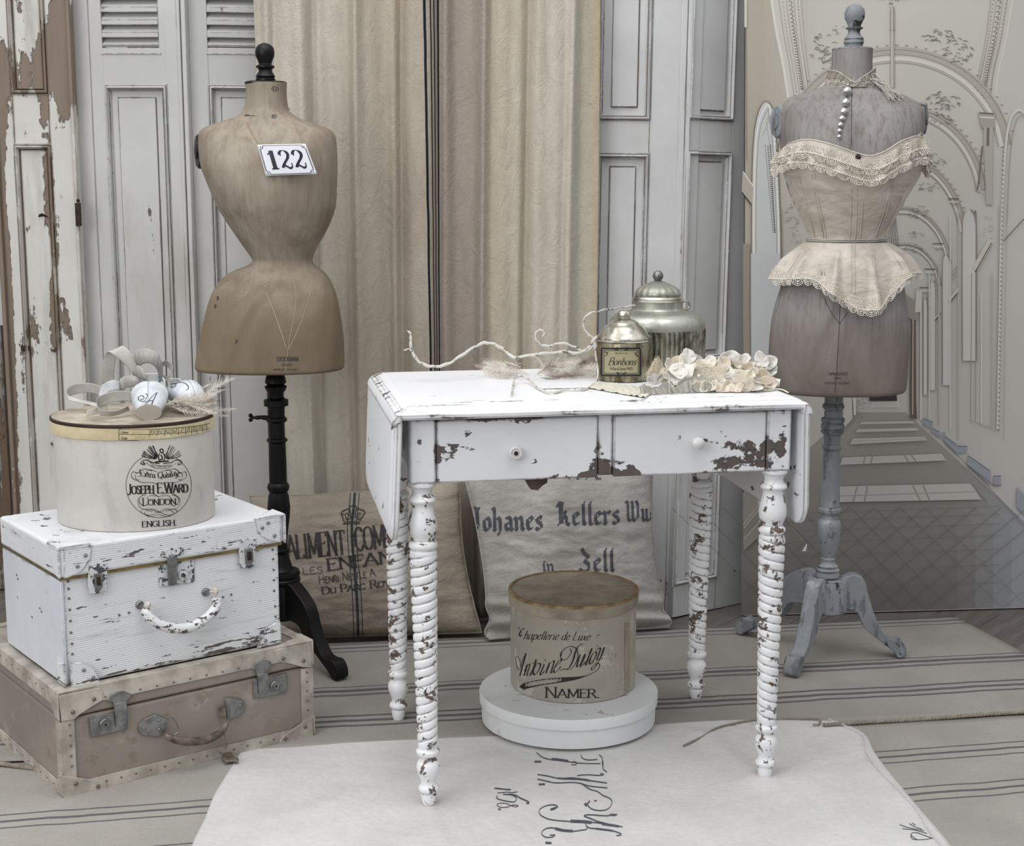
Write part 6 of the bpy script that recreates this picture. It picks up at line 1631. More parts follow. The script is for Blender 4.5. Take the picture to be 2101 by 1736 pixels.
for i in range(14): u = .085 + (SW - .15) * i / 13; pp.append((u, -th - .0002, .013))
for i in range(5): z = .06 + i * .021; pp += [(.017, -th - .0002, z), (SW - .013, -th - .0002, z)]
rivets(sc_.root, sc_.M, pp, 'y', .0022, M['nail'])
rivets(sc_.root, sc_.M, [(-th - .0002, .05 + i * .036, zz2) for i in range(11) for zz2 in (.012, SH - .012)], 'x', .0018, M['nail'])
rivets(sc_.root, sc_.M, [(sc_.L(*p)[0], -.0047, sc_.L(*p)[1]) for p in z7([(528, 368), (408, 442), (425, 848), (550, 862)]) + z8([(960, 152), (1085, 165), (972, 645), (1095, 572)])], 'y', .0042, M['nail'])
# locks
def lock(case, plate, tongue, dome, cyl, mat):
    p = case.poly('lock_plate', plate, .001, .0028, mat)
    case.poly('hasp', tongue, .0042, .003, mat, p); case.poly('hasp_hinge', dome, .0024, .0032, mat, p)
    case.disc('lock_barrel', cyl[0], cyl[1], cyl[2], .0036, [(1, 0), (1, .003), (.85, .0045), (.6, .004), (.55, .0055), (.1, .006)], mat, p)
    case.disc('keyhole', cyl[0], cyl[1], cyl[2] * .22, .0094, [(1, 0), (1, .0006), (.1, .0006)], M['iron'], p, 10)
    u = [case.L(*q) for q in plate]; c = (sum(a[0] for a in u) / 4, sum(a[1] for a in u) / 4)
    rivets(case.root, case.M, [(c[0] + (a[0] - c[0]) * .84, -.004, c[1] + (a[1] - c[1]) * .78) for a in u], 'y', .0022, mat)
lock(sc_, z7([(502, 466), (722, 438), (722, 538), (512, 588)]), z7([(640, 395), (712, 378), (715, 505), (690, 520), (650, 525)]), z7([(600, 378), (620, 350), (655, 328), (695, 322), (725, 335), (742, 342), (712, 380), (706, 412), (640, 420), (632, 385)]), (590 / 2.764, 1300 + 510 / 2.764, .0115), M['steel'])
lock(sc_, z8([(778, 285), (985, 238), (985, 358), (780, 405)]), z8([(800, 250), (865, 232), (868, 345), (845, 366), (808, 372)]), z8([(765, 215), (790, 180), (825, 163), (865, 165), (890, 185), (872, 215), (868, 248), (795, 262), (790, 222)]), (260 + 910 / 3.01, 1300 + 318 / 3.01, .0112), M['steel'])
hl = sc_.poly('handle_mount', z8([(65, 590), (75, 555), (110, 525), (180, 495), (215, 512), (240, 520), (240, 590), (205, 625), (185, 636), (110, 628), (75, 615)]), .001, .003, M['steel'])
hr = sc_.poly('handle_mount', z8([(602, 398), (660, 395), (705, 405), (728, 435), (718, 480), (680, 510), (620, 530)]), .001, .003, M['steel'])
rivets(sc_.root, sc_.M, [(sc_.L(*p)[0], -.0042, sc_.L(*p)[1]) for p in z8([(103, 582), (193, 533), (195, 588), (695, 442)])], 'y', .0036, M['steel'])
m = MB(); m.tube(catmull([sc_.FP(*p, 0.004 + o_) for p, o_ in zip(z8([(225, 512), (265, 510), (292, 545), (298, 590), (280, 612)]), (0, .006, .01, .012, .01))], 6), .0013, 6); m.tube(catmull([sc_.FP(*p, .004 + o_) for p, o_ in zip(z8([(600, 402), (615, 430), (622, 480), (618, 530), (612, 550)]), (0, .006, .008, .01, .01))], 6), .0013, 6)
m.build('handle_ring', M['steel'], sc_.root)
hp_ = catmull([sc_.FP(*p, .014 + o_) for p, o_ in zip(z8([(222, 612), (250, 628), (310, 640), (400, 640), (490, 622), (560, 585), (598, 545)]), (0, .006, .012, .014, .012, .007, 0))], 8)
m = MB(); m.tube(hp_, [.0045 + .0042 * sin(pi * min(1, max(0, i / (len(hp_) - 1)))) ** .5 for i in range(len(hp_))], 12); m.build('handle', M['leather'], sc_.root)
m = MB(); m.box(-.008, .008, -.002, .002, -.012, .012); 
q = sc_.FP(*z8([(583, 480)])[0], .006); m.v = [q + sc_.M.to_3x3() @ v for v in m.v]; m.build('handle_strap', M['leather'], sc_.root, bevel=.001)
# leather key tag on a lace
tgp = [sc_.FP(*p, .022) for p in z8([(578, 575), (575, 620), (590, 670)])] + [ground(459.5, 1537, .018)]
kt = empty('leather_key_tag', tgp[-1], 0, 'small dark leather key tag dangling on a lace from the tan suitcase handle', 'tag')
m = MB(); m.tube(catmull(tgp, 6), .0007, 6); m.build('lace', M['leather'], kt)
vs = [ground(*p, .014) for p in z8([(600, 712), (640, 735), (665, 768), (692, 780), (690, 798), (650, 795), (605, 800), (588, 770)])]
m = MB(); n = len(vs); nn = Vector((0, 0, .004)); m.add(vs + [v + nn for v in vs], [tuple(range(n)), tuple(range(n, 2 * n))[::-1]] + [(i, i + n, (i + 1) % n + n, (i + 1) % n) for i in range(n)]); m.build('tag_body', M['leather'], kt, smooth=30, bevel=.0012)

TK0 = Vector((-.8641, 2.7697, .2228)); TKY = .6437; KW, KD, KH = .4729, .335, .2775
tk = Case('white_trunk', TK0, TKY, 'white painted travelling trunk with steel latches and rope-mended handle, on the tan suitcase', 'trunk')
tk.root.location = TK0; lz = tk.L(360, 1150)[1]
m = tk.mb(); m.box(.004, KW - .004, .004, KD - .004, 0, lz - .002); bo = m.build('trunk_body', M['trunk'], tk.root, smooth=30, bevel=.004)
m = tk.mb(); m.box(-.002, .004, -.0, KD, .004, lz - .006); m.build('trunk_side', M['trunk_side'], tk.root, smooth=30, bevel=.001)
m = tk.mb(); m.box(-.004, KW + .004, -.004, KD + .004, lz + .001, KH); lk = m.build('trunk_lid', M['trunk'], tk.root, smooth=30, bevel=.007, seg=3)
m = tk.mb(); m.box(-.001, KW + .001, -.002, KD + .001, lz - .003, lz + .002); m.build('brass_lip', plain('tarnished_brass_lip', '8f7c4f', .4, .7, .4, 40), tk.root, smooth=0)
def z5(pts): return [(x / 5.787, 1020 + y / 5.787) for x, y in pts]
def z6(pts): return [(240 + x / 5.786, 1100 + y / 5.786) for x, y in pts]
def capk(pts, side, W=None, top=None): return cap(tk, pts, side, 'corner_cap', M['trunk'], .0062, top, W=W)
zl_ = lz
capk([(128, 1124), (178, 1116), (187, 1124), (184, 1146), (166, 1171), (140, 1184), (129, 1187)], ('l', [(-.006, KH + .001), (.045, KH + .001), (.036, KH - .03), (.012, zl_ + .006), (-.006, zl_ + .002)]), top=(KH - .004, [(-.006, -.006), (.06, -.006), (.056, .006), (.02, .03), (.012, .05), (-.006, .052)]))
capk([(519, 1064), (526, 1092), (546, 1108), (574, 1113), (573, 1056)], ('r', [(-.006, KH), (.05, KH), (.02, KH - .05), (-.006, zl_)]), W=KW + .004, top=(KH - .004, [(KW + .008, -.006), (KW - .052, -.006), (KW - .03, .02), (KW + .008, .05)]))
capk(z7([(395, 160), (470, 163), (530, 192), (562, 260), (566, 278), (400, 316)]), ('l', [(-.006, .002), (.03, .002), (.038, .048), (.03, .052), (.012, .04), (-.006, .05)]))
capk(z6([(1652, 1335), (1660, 1290), (1690, 1215), (1750, 1115), (1830, 1045), (1925, 1000), (1945, 1250)]), None)
rivets(tk.root, tk.M, [(tk.L(*p)[0], -.0064, tk.L(*p)[1]) for p in z5([(1000, 685), (905, 815)]) + z7([(468, 203), (522, 245)]) + z6([(1745, 1235), (1825, 1120)]) + [(547, 1072), (535, 1082), (560, 1098)]], 'y', .0040, M['steel'])
rivets(tk.root, tk.M, [(tk.L(*p)[0], .0036, tk.L(*p)[1]) for p in ((141, 1194), (142, 1209), (143, 1229), (144.5, 1252), (146, 1275), (147, 1299), (149, 1322), (150, 1343), (561, 1129), (562, 1148), (563, 1170), (563.5, 1191), (564, 1213), (566, 1245), (567, 1266), (246, 1263), (266, 1258), (459, 1226), (476, 1221))], 'y', .0026, M['nail'])
rivets(tk.root, tk.M, [(-.0022, y, z) for y, z in ((.25, .17), (.244, .163), (.12, .13), (.112, .125), (.17, .10))], 'x', .0024, M['nail'])
# centre lock and side latches
pl_ = tk.poly('lock_plate', z6([(500, 340), (905, 268), (922, 300), (925, 535), (900, 552), (512, 610), (500, 590)]), -.0035, .0025, M['steel_white'])
tk.poly('hasp', z6([(580, 250), (700, 235), (705, 340), (695, 560), (660, 580), (600, 585), (585, 400)]), .0042, .003, M['steel'], pl_)
tk.poly('hasp_hinge', z6([(500, 215), (520, 180), (570, 145), (740, 128), (780, 150), (775, 195), (720, 225), (560, 250), (510, 245)]), .0044, .0028, M['steel_white'], pl_)
tk.disc('lock_barrel', 240 + 785 / 5.786, 1100 + 455 / 5.786, .0122, -.001, [(1, 0), (1.02, .004), (.9, .0055), (.75, .0045), (.62, .006), (.1, .0062)], M['steel_white'], pl_)
tk.disc('keyhole', 240 + 785 / 5.786, 1100 + 458 / 5.786, .0026, .0053, [(1, 0), (1, .0007), (.1, .0007)], M['iron'], pl_, 10)
rivets(tk.root, tk.M, [(tk.L(*p)[0], .0008, tk.L(*p)[1]) for p in z6([(540, 362), (545, 578), (880, 303), (893, 515)])] + [(tk.L(*p)[0], -.0074, tk.L(*p)[1]) for p in z6([(540, 205), (745, 175)])], 'y', .0026, M['steel'])
for q in (z5([(1045, 800), (1255, 770), (1262, 870), (1262, 1100), (1110, 1150), (1040, 1140), (1030, 960)]), z6([(1435, 50), (1635, 15), (1640, 110), (1625, 340), (1560, 378), (1450, 375), (1430, 200)])):
    la = tk.poly('latch', q, .0042, .002, M['steel_white'])
    c = (sum(p[0] for p in q) / 7, sum(p[1] for p in q) / 7)
    tk.poly('latch_lever', [(c[0] - 8, c[1] - 12), (c[0] + 7, c[1] - 14), (c[0] + 9, c[1] + 12), (c[0] + 2, c[1] + 24), (c[0] - 6, c[1] + 20)], .0062, .006, M['steel'], la)
    tk.poly('latch_bar', [(c[0] - 4, c[1] - 6), (c[0] + 3, c[1] - 7), (c[0] + 4, c[1] + 10), (c[0] - 3, c[1] + 11)], .0122, .003, M['iron'], la)
    rivets(tk.root, tk.M, [(tk.L(c[0] + dx, c[1] + dy)[0], -.0064, tk.L(c[0] + dx, c[1] + dy)[1]) for dx, dy in ((-13, -26), (13, -30), (-13, -6), (14, -10))], 'y', .0024, M['steel'])
hk = catmull([tk.FP(*p, .008 + o_) for p, o_ in zip(z6([(300, 850), (345, 945), (450, 1015), (600, 1052), (750, 1050), (900, 1000), (1050, 905), (1140, 810), (1155, 715)]), (0, .01, .018, .022, .022, .02, .014, .008, 0))], 8)
m = MB(); m.tube(hk, [.006 + .0042 * min(1, 8 * sin(pi * i / (len(hk) - 1))) for i in range(len(hk))], 14); hh = m.build('handle', M['whiteleather'], tk.root)
m = MB(); m.tube([p + Vector((-.001, -.001, -.0098)) for p in hk], .0012, 5); m.build('handle_piping', M['whiteleather'], hh)
random.seed(3)
for cx_, cy_ in z6([(275, 820), (1060, 670)]):
    tk.disc('handle_ring', cx_, cy_, .0085, .004 - .0075, [(1, 0), (1, .003), (.7, .005), (.35, .004), (.1, .003)], M['steel'])
for cx_, cy_, up in ((298, 1240, 0), (436, 1212, 1)):
    m = MB(); c = tk.FP(cx_, cy_, .012)
    for i in range(7):
        a = random.uniform(0, 6.28); m.tube(catmull([c + Vector((.007 * cos(a), -.003, .009 * sin(a))), c + Vector((.003, -.008, .004)), c + Vector((-.007 * cos(a), -.004, -.009 * sin(a) + .002)), c + Vector((.002, .004, -.008))], 5), .0012, 5)
    for i in range(8):
        a = random.uniform(.2, 2.9) if up else random.uniform(3.6, 5.6); L = random.uniform(.008, .018); m.tube([c, c + Vector((cos(a) * L * .6, -.003, sin(a) * L * .7)), c + Vector((cos(a + .3) * L, -.004, sin(a + .3) * L))], .0006, 4)
    m.build('string_knot', M['lace'], tk.root)

# ------------------------------------------------------------------ cream hat box on the trunk
HZ = TK0.z + KH + .001
fb = ground(281, 1093, HZ); hs_ = wscale(Vector((fb.x, fb.y + .14, HZ + .09))); hrx = 163 * hs_; hry = .148
hc = Vector((at(279, 1000, fb.y + hry).x, fb.y + hry, HZ))
hb = empty('cream_hat_box', hc, 0, 'cream oval hat box printed Joseph E. Ward London, standing on the white trunk', 'hat box')
yf_ = fb.y
zb0 = at(280, 905, yf_).z; zb1 = at(280, 877, yf_).z
tz_ = (zb1 - HZ)
def oval(prof, n=72): m = MB(); m.lathe(prof, n, (hc.x, hc.y), 1, hry / hrx); return m
mh = oval([(hrx * .965, HZ), (hrx * .975, HZ + .004), (hrx * .98, zb0 + .003)]); mh.build('box_body', M['cream'], hb, smooth=50)
ml = oval([(hrx * .985, zb0), (hrx * 1.0, zb0 + .001), (hrx * 1.005, zb1 - .003), (hrx * 1.0, zb1 - .0005)]); ml.build('lid_band', M['cream_yel'], hb, smooth=50)
oval([(hrx * .9, zb1 - .004), (hrx * 1.003, zb1 - .003), (hrx * 1.012, zb1 - .001), (hrx * 1.012, zb1 + .003), (hrx * 1.0, zb1 + .0045), (hrx * .99, zb1 + .0035)]).build('lid_rim', M['darkrim'], hb, smooth=50)
oval([(hrx * .99, zb1 + .001), (hrx * .99, zb1 + .0047), (hrx * .9, zb1 + .0052)]).build('lid_top', M['creamtop'], hb, smooth=50)
LZ = zb1 + .0052
pH = projector(mh, .0006); pHb = projector(ml, .0006); pHb2 = projector(ml, .0011)
ink = Ink()
cx_, cy_ = 325.5, 996
ink.curve([(cx_ + 67 * sin(a * pi / 18), -cy_ + 66 * cos(a * pi / 18)) for a in range(3, 34)], .45, .45)
ink.text('Extra Quality', 327, -981, 12.5, 'roman', width=78, arc=-140); ink.text('JOSEPH E.WARD', 324, -1012, 21, 'roman', width=124, smallcaps=.78, rot=.035); ink.text('LONDON.', 329, -1036, 15, 'roman', width=74, smallcaps=.8, rot=.035)
ink.text('ENGLISH.', 327, -1080, 11.5, 'bold', width=72, rot=.05)
def sw(pts, w=.7, sx=1, ox=326): ink.curve([(ox + sx * (x - 326), -y) for x, y in pts], w, w * .35, .8)
for sx in (-1, 1):
    sw([(330, 968), (345, 964), (352, 969), (345, 973), (340, 969)], .6, sx); sw([(340, 966), (358, 962), (370, 970), (380, 968), (382, 978), (374, 985), (366, 984)], .7, sx); sw([(370, 978), (362, 976), (366, 970), (374, 974), (372, 984), (360, 990), (340, 990), (330, 994)], .6, sx)
    sw([(326, 1020), (338, 1013), (352, 1012), (364, 1020), (366, 1030), (358, 1038), (350, 1034)], .7, sx); sw([(332, 1018), (344, 1017), (350, 1022), (344, 1027), (337, 1023)], .5, sx); sw([(352, 1015), (368, 1022), (366, 1040), (352, 1046), (340, 1050)], .5, sx)
    sw([(326, 1052), (345, 1045), (360, 1046), (362, 1052), (345, 1057), (326, 1050)], .6, sx); sw([(326, 1050), (340, 1044), (356, 1052), (346, 1060), (326, 1056)], .5, sx)
    for k in range(7):
        t = k / 6; tip = (344 + 16 * t ** .6 + (5 if k > 3 else 0), 917 + 17 * t ** 1.6 - (2 if k < 3 else 0)); root_ = (333 + 3 * t, 936 + 5 * t)
        sw([root_, ((root_[0] + tip[0]) / 2 - 1 + 2 * t, (root_[1] + tip[1]) / 2 + 3), tip, (tip[0] - 3, tip[1] + 3.5), (root_[0] + 3, root_[1] + 1)], .75, sx, 331)
    sw([(333, 935), (338, 926), (343, 917)], .8, sx, 331)
    sw([(330, 951), (344, 949), (356, 944), (364, 945), (368, 951), (360, 953), (364, 947)], 1.2, sx, 331); sw([(326, 962), (340, 960), (352, 953), (358, 949)], .5, sx, 331); sw([(326, 956), (340, 954), (350, 949)], .5, sx, 331)
ink.curve([(331, -921), (328, -924), (331, -929), (335, -926), (332, -921), (327, -923)], 1.2, .8); ink.curve([(327, -930), (325, -938), (328, -946), (336, -945), (338, -936), (334, -929)], 1.2, .6); ink.curve([(330, -933), (333, -940), (329, -943), (334, -943)], 1.3, .8); ink.pen([(318, -948), (346, -946)], 1.4, 1.4, 0, 3)
ink.text('WHAT IT IS NOW CANNOT WEAR', 331, -959.5, 3.2, 'sans', width=42, arc=-90)
ink.lay(pH, 'printed_label', M['ink'], hb)
ink = Ink()
ln = lambda a, b_, w=.45: ink.pen([(a[0] + (b_[0] - a[0]) * i / 12, -(a[1] + (b_[1] - a[1]) * i / 12)) for i in range(13)], w, w, 0, 4)
def bandy(px, k): # follow the curve of the lid band; k=0 top, 1 bottom
    a = (px - 279) / 166; base_ = 855 + 22 * sqrt(max(0, 1 - a * a)); return base_ + 2 + 25 * k
for k in (.08, .5, .97):
    ink.pen([(x, -bandy(x, k)) for x in range(244, 432, 6)], .4, .4, 0, 8)
for x in [244, 307, 322, 337, 351, 366, 381, 393, 404, 415, 424]: ink.pen([(x, -bandy(x, .08)), (x, -bandy(x, .97))], .4, .4, 0, 6)
for x, t in zip((314, 329, 344, 359, 373, 387, 398, 410, 419), ('6!', '6!', '62', '67', '7', '7!', '72', '7!', '7')): ink.text(t, x, -bandy(x, .45), 8.5, 'thinroman', width=10 if x < 380 else 7, rot=.0 if x < 340 else .06)
ink.text('Colour', 256, -bandy(256, .42), 5, 'roman', width=16); ink.text('Style', 255, -bandy(255, .9), 5, 'roman', width=13); ink.text('1770', 285, -bandy(285, .9), 5.5, 'hand', width=22, slant=.4); ink.text('grey', 280, -bandy(280, .42), 6, 'hand', width=22, slant=.4)
ink.lay(pHb, 'size_table', M['ink'], hb)

# ------------------------------------------------------------------ ballet slippers on the hat box
def ribbon(name, mat, parent, pts, width, ang=0.0, th=.0007, seg=7, ribs=None, wfn=None):
    """satin strip following a path; width is laid across by a direction vector (or one per point)"""
    c = catmull(pts, seg); n = len(c) - 1
    ws = [Vector(w) for w in (width if isinstance(width, list) else [width] * len(pts))]
    wc = catmull(ws, seg)
    m = MB()
    def fn(u, v):
        i = min(int(round(v * n)), n); k = (u - .5)
        b0 = c[i] + wc[i] * k * 1.0
        if ribs: b0 = b0 + (wc[i].cross((c[min(i + 1, n)] - c[max(i - 1, 0)]))).normalized() * (.0016 * sin(v * ribs * 2 * pi) + .004 * (1 - (2 * u - 1) ** 2))
        return b0
    m.grid(fn, 10, n); return m.build(name, mat, parent, smooth=180, solid=th)
def slipper(name, toe, heel, wd, hgt, label, upv=Vector((0, 0, 1))):
    ax = (heel - toe); L = ax.length; d = ax.normalized(); sd = d.cross(upv).normalized(); root = empty(name, toe, 0, label, 'ballet slipper')
    rows = [(0, .36, .34, 0), (.03, .62, .62, 0), (.12, .86, .9, 0), (.26, 1.0, 1.0, .0), (.34, 1.0, .96, .75), (.5, .86, .82, 1.0), (.7, .78, .8, 1.0), (.88, .74, .9, .95), (.97, .5, .82, .85), (1.0, .25, .7, .8)]
    def fn(u, v):
        w_, h_, gap = interp(rows, v); gp = gap * 1.15
        a = pi / 2 + gp + (2 * pi - 2 * gp) * u
        x = wd / 2 * w_ * cos(a); z = hgt * h_ * (.5 + .5 * sin(a)); z = max(z, .0)
        q = 1 + .03 * fbm(u * 6, v * 8, 3.0)
        return toe + d * (L * v) + sd * x * q + upv * (z * q + .0005)
    m = MB(); m.grid(fn, 40, 40); m.uv = {}; m.f.append([i for i in range(41)]); m.mi.append(0); m.col.append(None)
    up = m.build('upper', M['shoe'], root, smooth=60, solid=.0012)
    ms = m
    m = MB(); m.grid(lambda u, v: toe + d * (L * (.30 + .66 * v)) + sd * (wd * .36 * (2 * u - 1) * interp(rows, .3 + .66 * v)[0]) + upv * .006, 6, 12); m.build('insole', M['ribbon_pale'], root, smooth=180)
    m = MB(); pts = [fn(1, v / 30) for v in range(9, 30)] + [fn(0, v / 30) for v in range(29, 8, -1)]; m.tube(pts, .0012, 5, closed=True); m.build('drawstring', M['shoe'], root)
    m = MB(); m.lathe([(wd * .30, 0), (wd * .36, .001), (wd * .36, .0025), (wd * .30, .003)], 20, sy=.62)
    F = Matrix((sd, upv, -d)).transposed().to_4x4(); m.v = [toe + upv * (hgt * .26) - d * .002 + (F @ v) for v in m.v]
    m.build('toe_platform', plain('worn_leather_toe', 'a89f94', .7, 0, .2), root)
    return root, ms
t1 = ground(305, 862, LZ); sl1, ms1 = slipper('ballet_slipper', Vector((t1.x, t1.y + .004, LZ)), Vector((t1.x - .035, t1.y + .19, LZ + .03)), .072, .062, 'white leather ballet slipper with its blunt toe facing the viewer on the hat box')
t2 = at(403, 812, t1.y + .065); t2.z = LZ + .004
sl2, ms2 = slipper('ballet_slipper', t2, Vector((t2.x - .088, t2.y + .125, LZ + .02)), .062, .058, 'white leather ballet slipper with its toe pointing right into the feathers')
p1s, p2s = projector(ms1, .0012), projector(ms2, .0012)
def zc3(pts): return [(90 + x / 4.134, -(690 + y / 4.134)) for x, y in pts]
ink = Ink()
for pts, w in (([(790, 632), (830, 615), (870, 570), (920, 510), (960, 478)], 1.0), ([(960, 478), (930, 540), (910, 590), (915, 600)], 1.4), ([(850, 560), (900, 548), (930, 546)], .8), ([(865, 540), (840, 555), (808, 540), (806, 515), (832, 505), (850, 520), (838, 540), (822, 532)], .9), ([(865, 535), (880, 500), (860, 490)], .8)):
    ink.curve(zc3(pts), w, .4)
ink.lay(p1s, 'painted_letter', M['ink_blue'], sl1)
ink = Ink()
for pts, w in (([(1050, 400), (1080, 430), (1115, 430), (1120, 405), (1090, 400), (1070, 420)], .9), ([(1120, 400), (1180, 395), (1220, 420), (1225, 450), (1205, 458)], .9), ([(1060, 398), (1040, 410), (1010, 402)], .8)): ink.curve(zc3(pts), w, .4)
ink.lay(p2s, 'painted_scroll', M['ink_blue'], sl2)
Yb = t1.y + .08
def A3(x, y, Y): return at(90 + x / 4.134, 690 + y / 4.134, Y)
ribbon('ribbed_band', M['ribbon'], sl2, [A3(775, 280, Yb + .05), A3(800, 190, Yb + .03), A3(880, 165, Yb + .02), A3(960, 210, Yb + .02), A3(990, 300, Yb + .03), A3(985, 390, Yb + .05)], [(.0, .02, -.024), (.01, .0, -.028), (.004, -.004, -.030), (-.006, 0, -.028), (-.012, .01, -.018), (-.01, .01, -.008)], ribs=22)
ribbon('ribbed_band', M['ribbon'], sl1, [A3(640, 470, Yb + .02), A3(670, 400, Yb + .015), A3(740, 380, Yb + .01), A3(800, 390, Yb + .01), A3(850, 410, Yb + .03)], [(.01, .01, -.014), (.006, .0, -.022), (.0, 0, -.024), (-.002, .0, -.020), (0, 0, -.014)], ribs=16)
ribbon('ribbed_band', M['ribbon'], sl2, [A3(765, 320, Yb + .02), A3(800, 300, Yb + .01), A3(850, 330, Yb + .0), A3(870, 380, Yb + .0)], [(0, .01, -.018), (.0, .0, -.026), (.0, .0, -.022), (0, 0, -.01)], ribs=8)
ribbon('ankle_ribbon', M['ribbon'], sl2, [A3(540, 400, Yb + .06), A3(545, 300, Yb + .055), A3(560, 180, Yb + .05), A3(590, 115, Yb + .045), A3(640, 125, Yb + .04), A3(720, 200, Yb + .035), A3(770, 280, Yb + .03)], [(.026, .0, .0), (.026, 0, 0), (.026, 0, .003), (.022, .01, .008), (.018, .01, .018), (.014, .0, .022), (.01, .0, .018)])
ribbon('ankle_ribbon', M['ribbon'], sl1, [A3(500, 470, Yb + .06), A3(400, 440, Yb + .075), A3(280, 445, Yb + .07), A3(200, 480, Yb + .05), A3(205, 520, Yb + .03), A3(290, 545, Yb + .02), A3(400, 570, Yb + .01), A3(470, 590, Yb + .0)], [(0, 0, .020), (0, 0, .021), (0, 0, .021), (0, .004, .019), (0, .004, .010), (0, .01, .004), (0, .014, .004), (0, .014, .004)])
ribbon('ankle_ribbon', M['ribbon'], sl1, [A3(770, 520, Yb - .02), A3(680, 505, Yb - .03), A3(560, 520, Yb - .035), A3(460, 570, Yb - .045), A3(470, 640, Yb - .055), A3(540, 655, Yb - .06), A3(620, 650, Yb - .05), A3(720, 610, Yb - .02)], [(0, 0, .020), (0, 0, .021), (0, -.002, .022), (.0, -.006, .022), (.0, -.008, .014), (0, -.01, .012), (0, -.014, .010), (0, -.01, .01)])
ribbon('ankle_ribbon', M['ribbon_pale'], sl1, [A3(360, 655, Yb - .055), A3(420, 640, Yb - .05), A3(480, 615, Yb - .04), A3(540, 600, Yb - .03)], [(.004, 0, .014), (.004, .0, .014), (0, .0, .014), (0, 0, .010)])
ribbon('ankle_ribbon', M['ribbon'], sl2, [A3(1000, 240, Yb + .05), A3(1040, 230, Yb + .045), A3(1085, 270, Yb + .04), A3(1080, 330, Yb + .04), A3(1040, 360, Yb + .045), A3(1010, 330, Yb + .05)], [(0, 0, .008), (0, 0, .012), (.004, 0, .014), (.004, .0, .014), (0, 0, .010), (0, 0, .006)])
ribbon('ankle_ribbon', M['ribbon_pale'], sl2, [A3(900, 180, Yb + .04), A3(925, 155, Yb + .03), A3(960, 165, Yb + .025), A3(990, 215, Yb + .03)], [(0, 0, .008), (.0, 0, .012), (0, 0, .012), (0, 0, .006)])
ribbon('heel_piece', M['shoe'], sl1, [A3(490, 520, Yb + .0), A3(520, 445, Yb + .0), A3(590, 415, Yb + .0), A3(640, 420, Yb + .01)], [(.012, .0, -.010), (.010, 0, -.016), (.004, 0, -.02), (0, 0, -.018)])
# feathers
def feather(mb, a, b_, w, bend, rnd, n=30):
    d = b_ - a; s_ = d.cross(Vector((0, -1, .3))).normalized(); pts = [a.lerp(b_, t / 10) + s_ * (bend * sin(pi * t / 10)) for t in range(11)]
    mb.tube(pts, [.0006 * (1 - t / 14) for t in range(11)], 4)
    for i in range(n):
        t = .12 + .85 * i / n; k = min(int(t * 10), 9); p = pts[k].lerp(pts[k + 1], t * 10 - k); ww = w * (sin(pi * min(1, t * 1.05)) ** .6) * rnd.uniform(.7, 1.15)
        for sg in (-1, 1):
            e = p + s_ * (sg * ww) + d.normalized() * ww * rnd.uniform(.9, 1.6) + Vector((0, rnd.uniform(-.3, .3) * ww, rnd.uniform(-.2, .3) * ww)); q = d.normalized() * (d.length / n * .55)
            mb.add([p, p + q, e + q * .3, e], [(0, 1, 2, 3)])
def bundle(name, label, items, mats, seed):
    r = empty(name, items[0][0], 0, label, 'feathers'); rnd = random.Random(seed)
    for a, b_, w, bend, mi in items:
        m = MB(); feather(m, a, b_, w, bend, rnd); m.build('feather', mats[mi], r, smooth=0)
    return r
rf = random.Random(21)
its = []
for i in range(34):
    a = A3(1060 + rf.uniform(0, 160), 640 - rf.uniform(0, 110), Yb - .05 + rf.uniform(0, .09)); a.z = max(a.z, LZ + .004)
    ang = rf.uniform(-.45, .5); L = rf.uniform(.045, .085); b2 = a + Vector((cos(ang) * L, rf.uniform(-.02, .02), sin(ang) * L * .8)); b2.z = max(b2.z, LZ + .003)
    its.append((a, b2, rf.uniform(.006, .012), rf.uniform(-.006, .006), rf.choice([0, 0, 1, 1, 2])))
its.append((A3(1320, 590, Yb), A3(1635, 355, Yb), .009, -.012, 1)); its.append((A3(1260, 480, Yb + .02), A3(1420, 400, Yb + .02), .003, .0, 0)); its.append((A3(1300, 560, Yb), A3(1550, 450, Yb), .004, -.004, 1)); its.append((A3(1300, 590, Yb - .02), A3(1640, 610, Yb - .02), .006, .006, 0)); its.append((A3(1330, 620, Yb - .03), A3(1580, 675, Yb - .03), .004, .004, 0))
bundle('feather_bundle', 'beige feathers spilling over the right rim of the cream hat box', its, [M['feather'], M['feather_pale'], M['feather_dark']], 5)

# ------------------------------------------------------------------ boxes under the table
RB = .1965
fr2 = ground(1174, 1543, .012); rc = Vector((fr2.x - .001, fr2.y + RB, .016))
rb = empty('round_box', rc, 0, 'wide shallow white round box with lid, on the floor under the table', 'round box')
zt2 = at(1174, 1478, fr2.y).z; zs2 = at(1174, 1501, fr2.y).z
m = MB(); m.lathe([(RB * .975, rc.z), (RB * .98, zs2 + .004)], 96, (rc.x, rc.y)); m.build('box_body', M['whitebox'], rb, smooth=50)
m = MB(); m.lathe([(RB * .985, zs2), (RB * 1.0, zs2 + .0008), (RB * 1.003, zt2 - .002), (RB * .996, zt2), (RB * .985, zt2 - .0005), (RB * .5, zt2 - .001)], 96, (rc.x, rc.y)); m.build('box_lid', M['whitebox'], rb, smooth=50)
pf = ground(1186, 1445, zt2 + .0005); q_ = wscale(Vector((pf.x, pf.y + .14, zt2 + .08))); ax_ = 132.5 * q_; ay_ = .150
bc = Vector((at(1176, 1300, pf.y + ay_).x, pf.y + ay_, zt2 + .0008))
nb = empty('brown_hat_box', bc, 0, 'aged brown hat box lettered Antoine Dutoy, standing on the white round box', 'hat box')
ztp = at(1186, 1247, pf.y).z; zbd = at(1186, 1273, pf.y).z
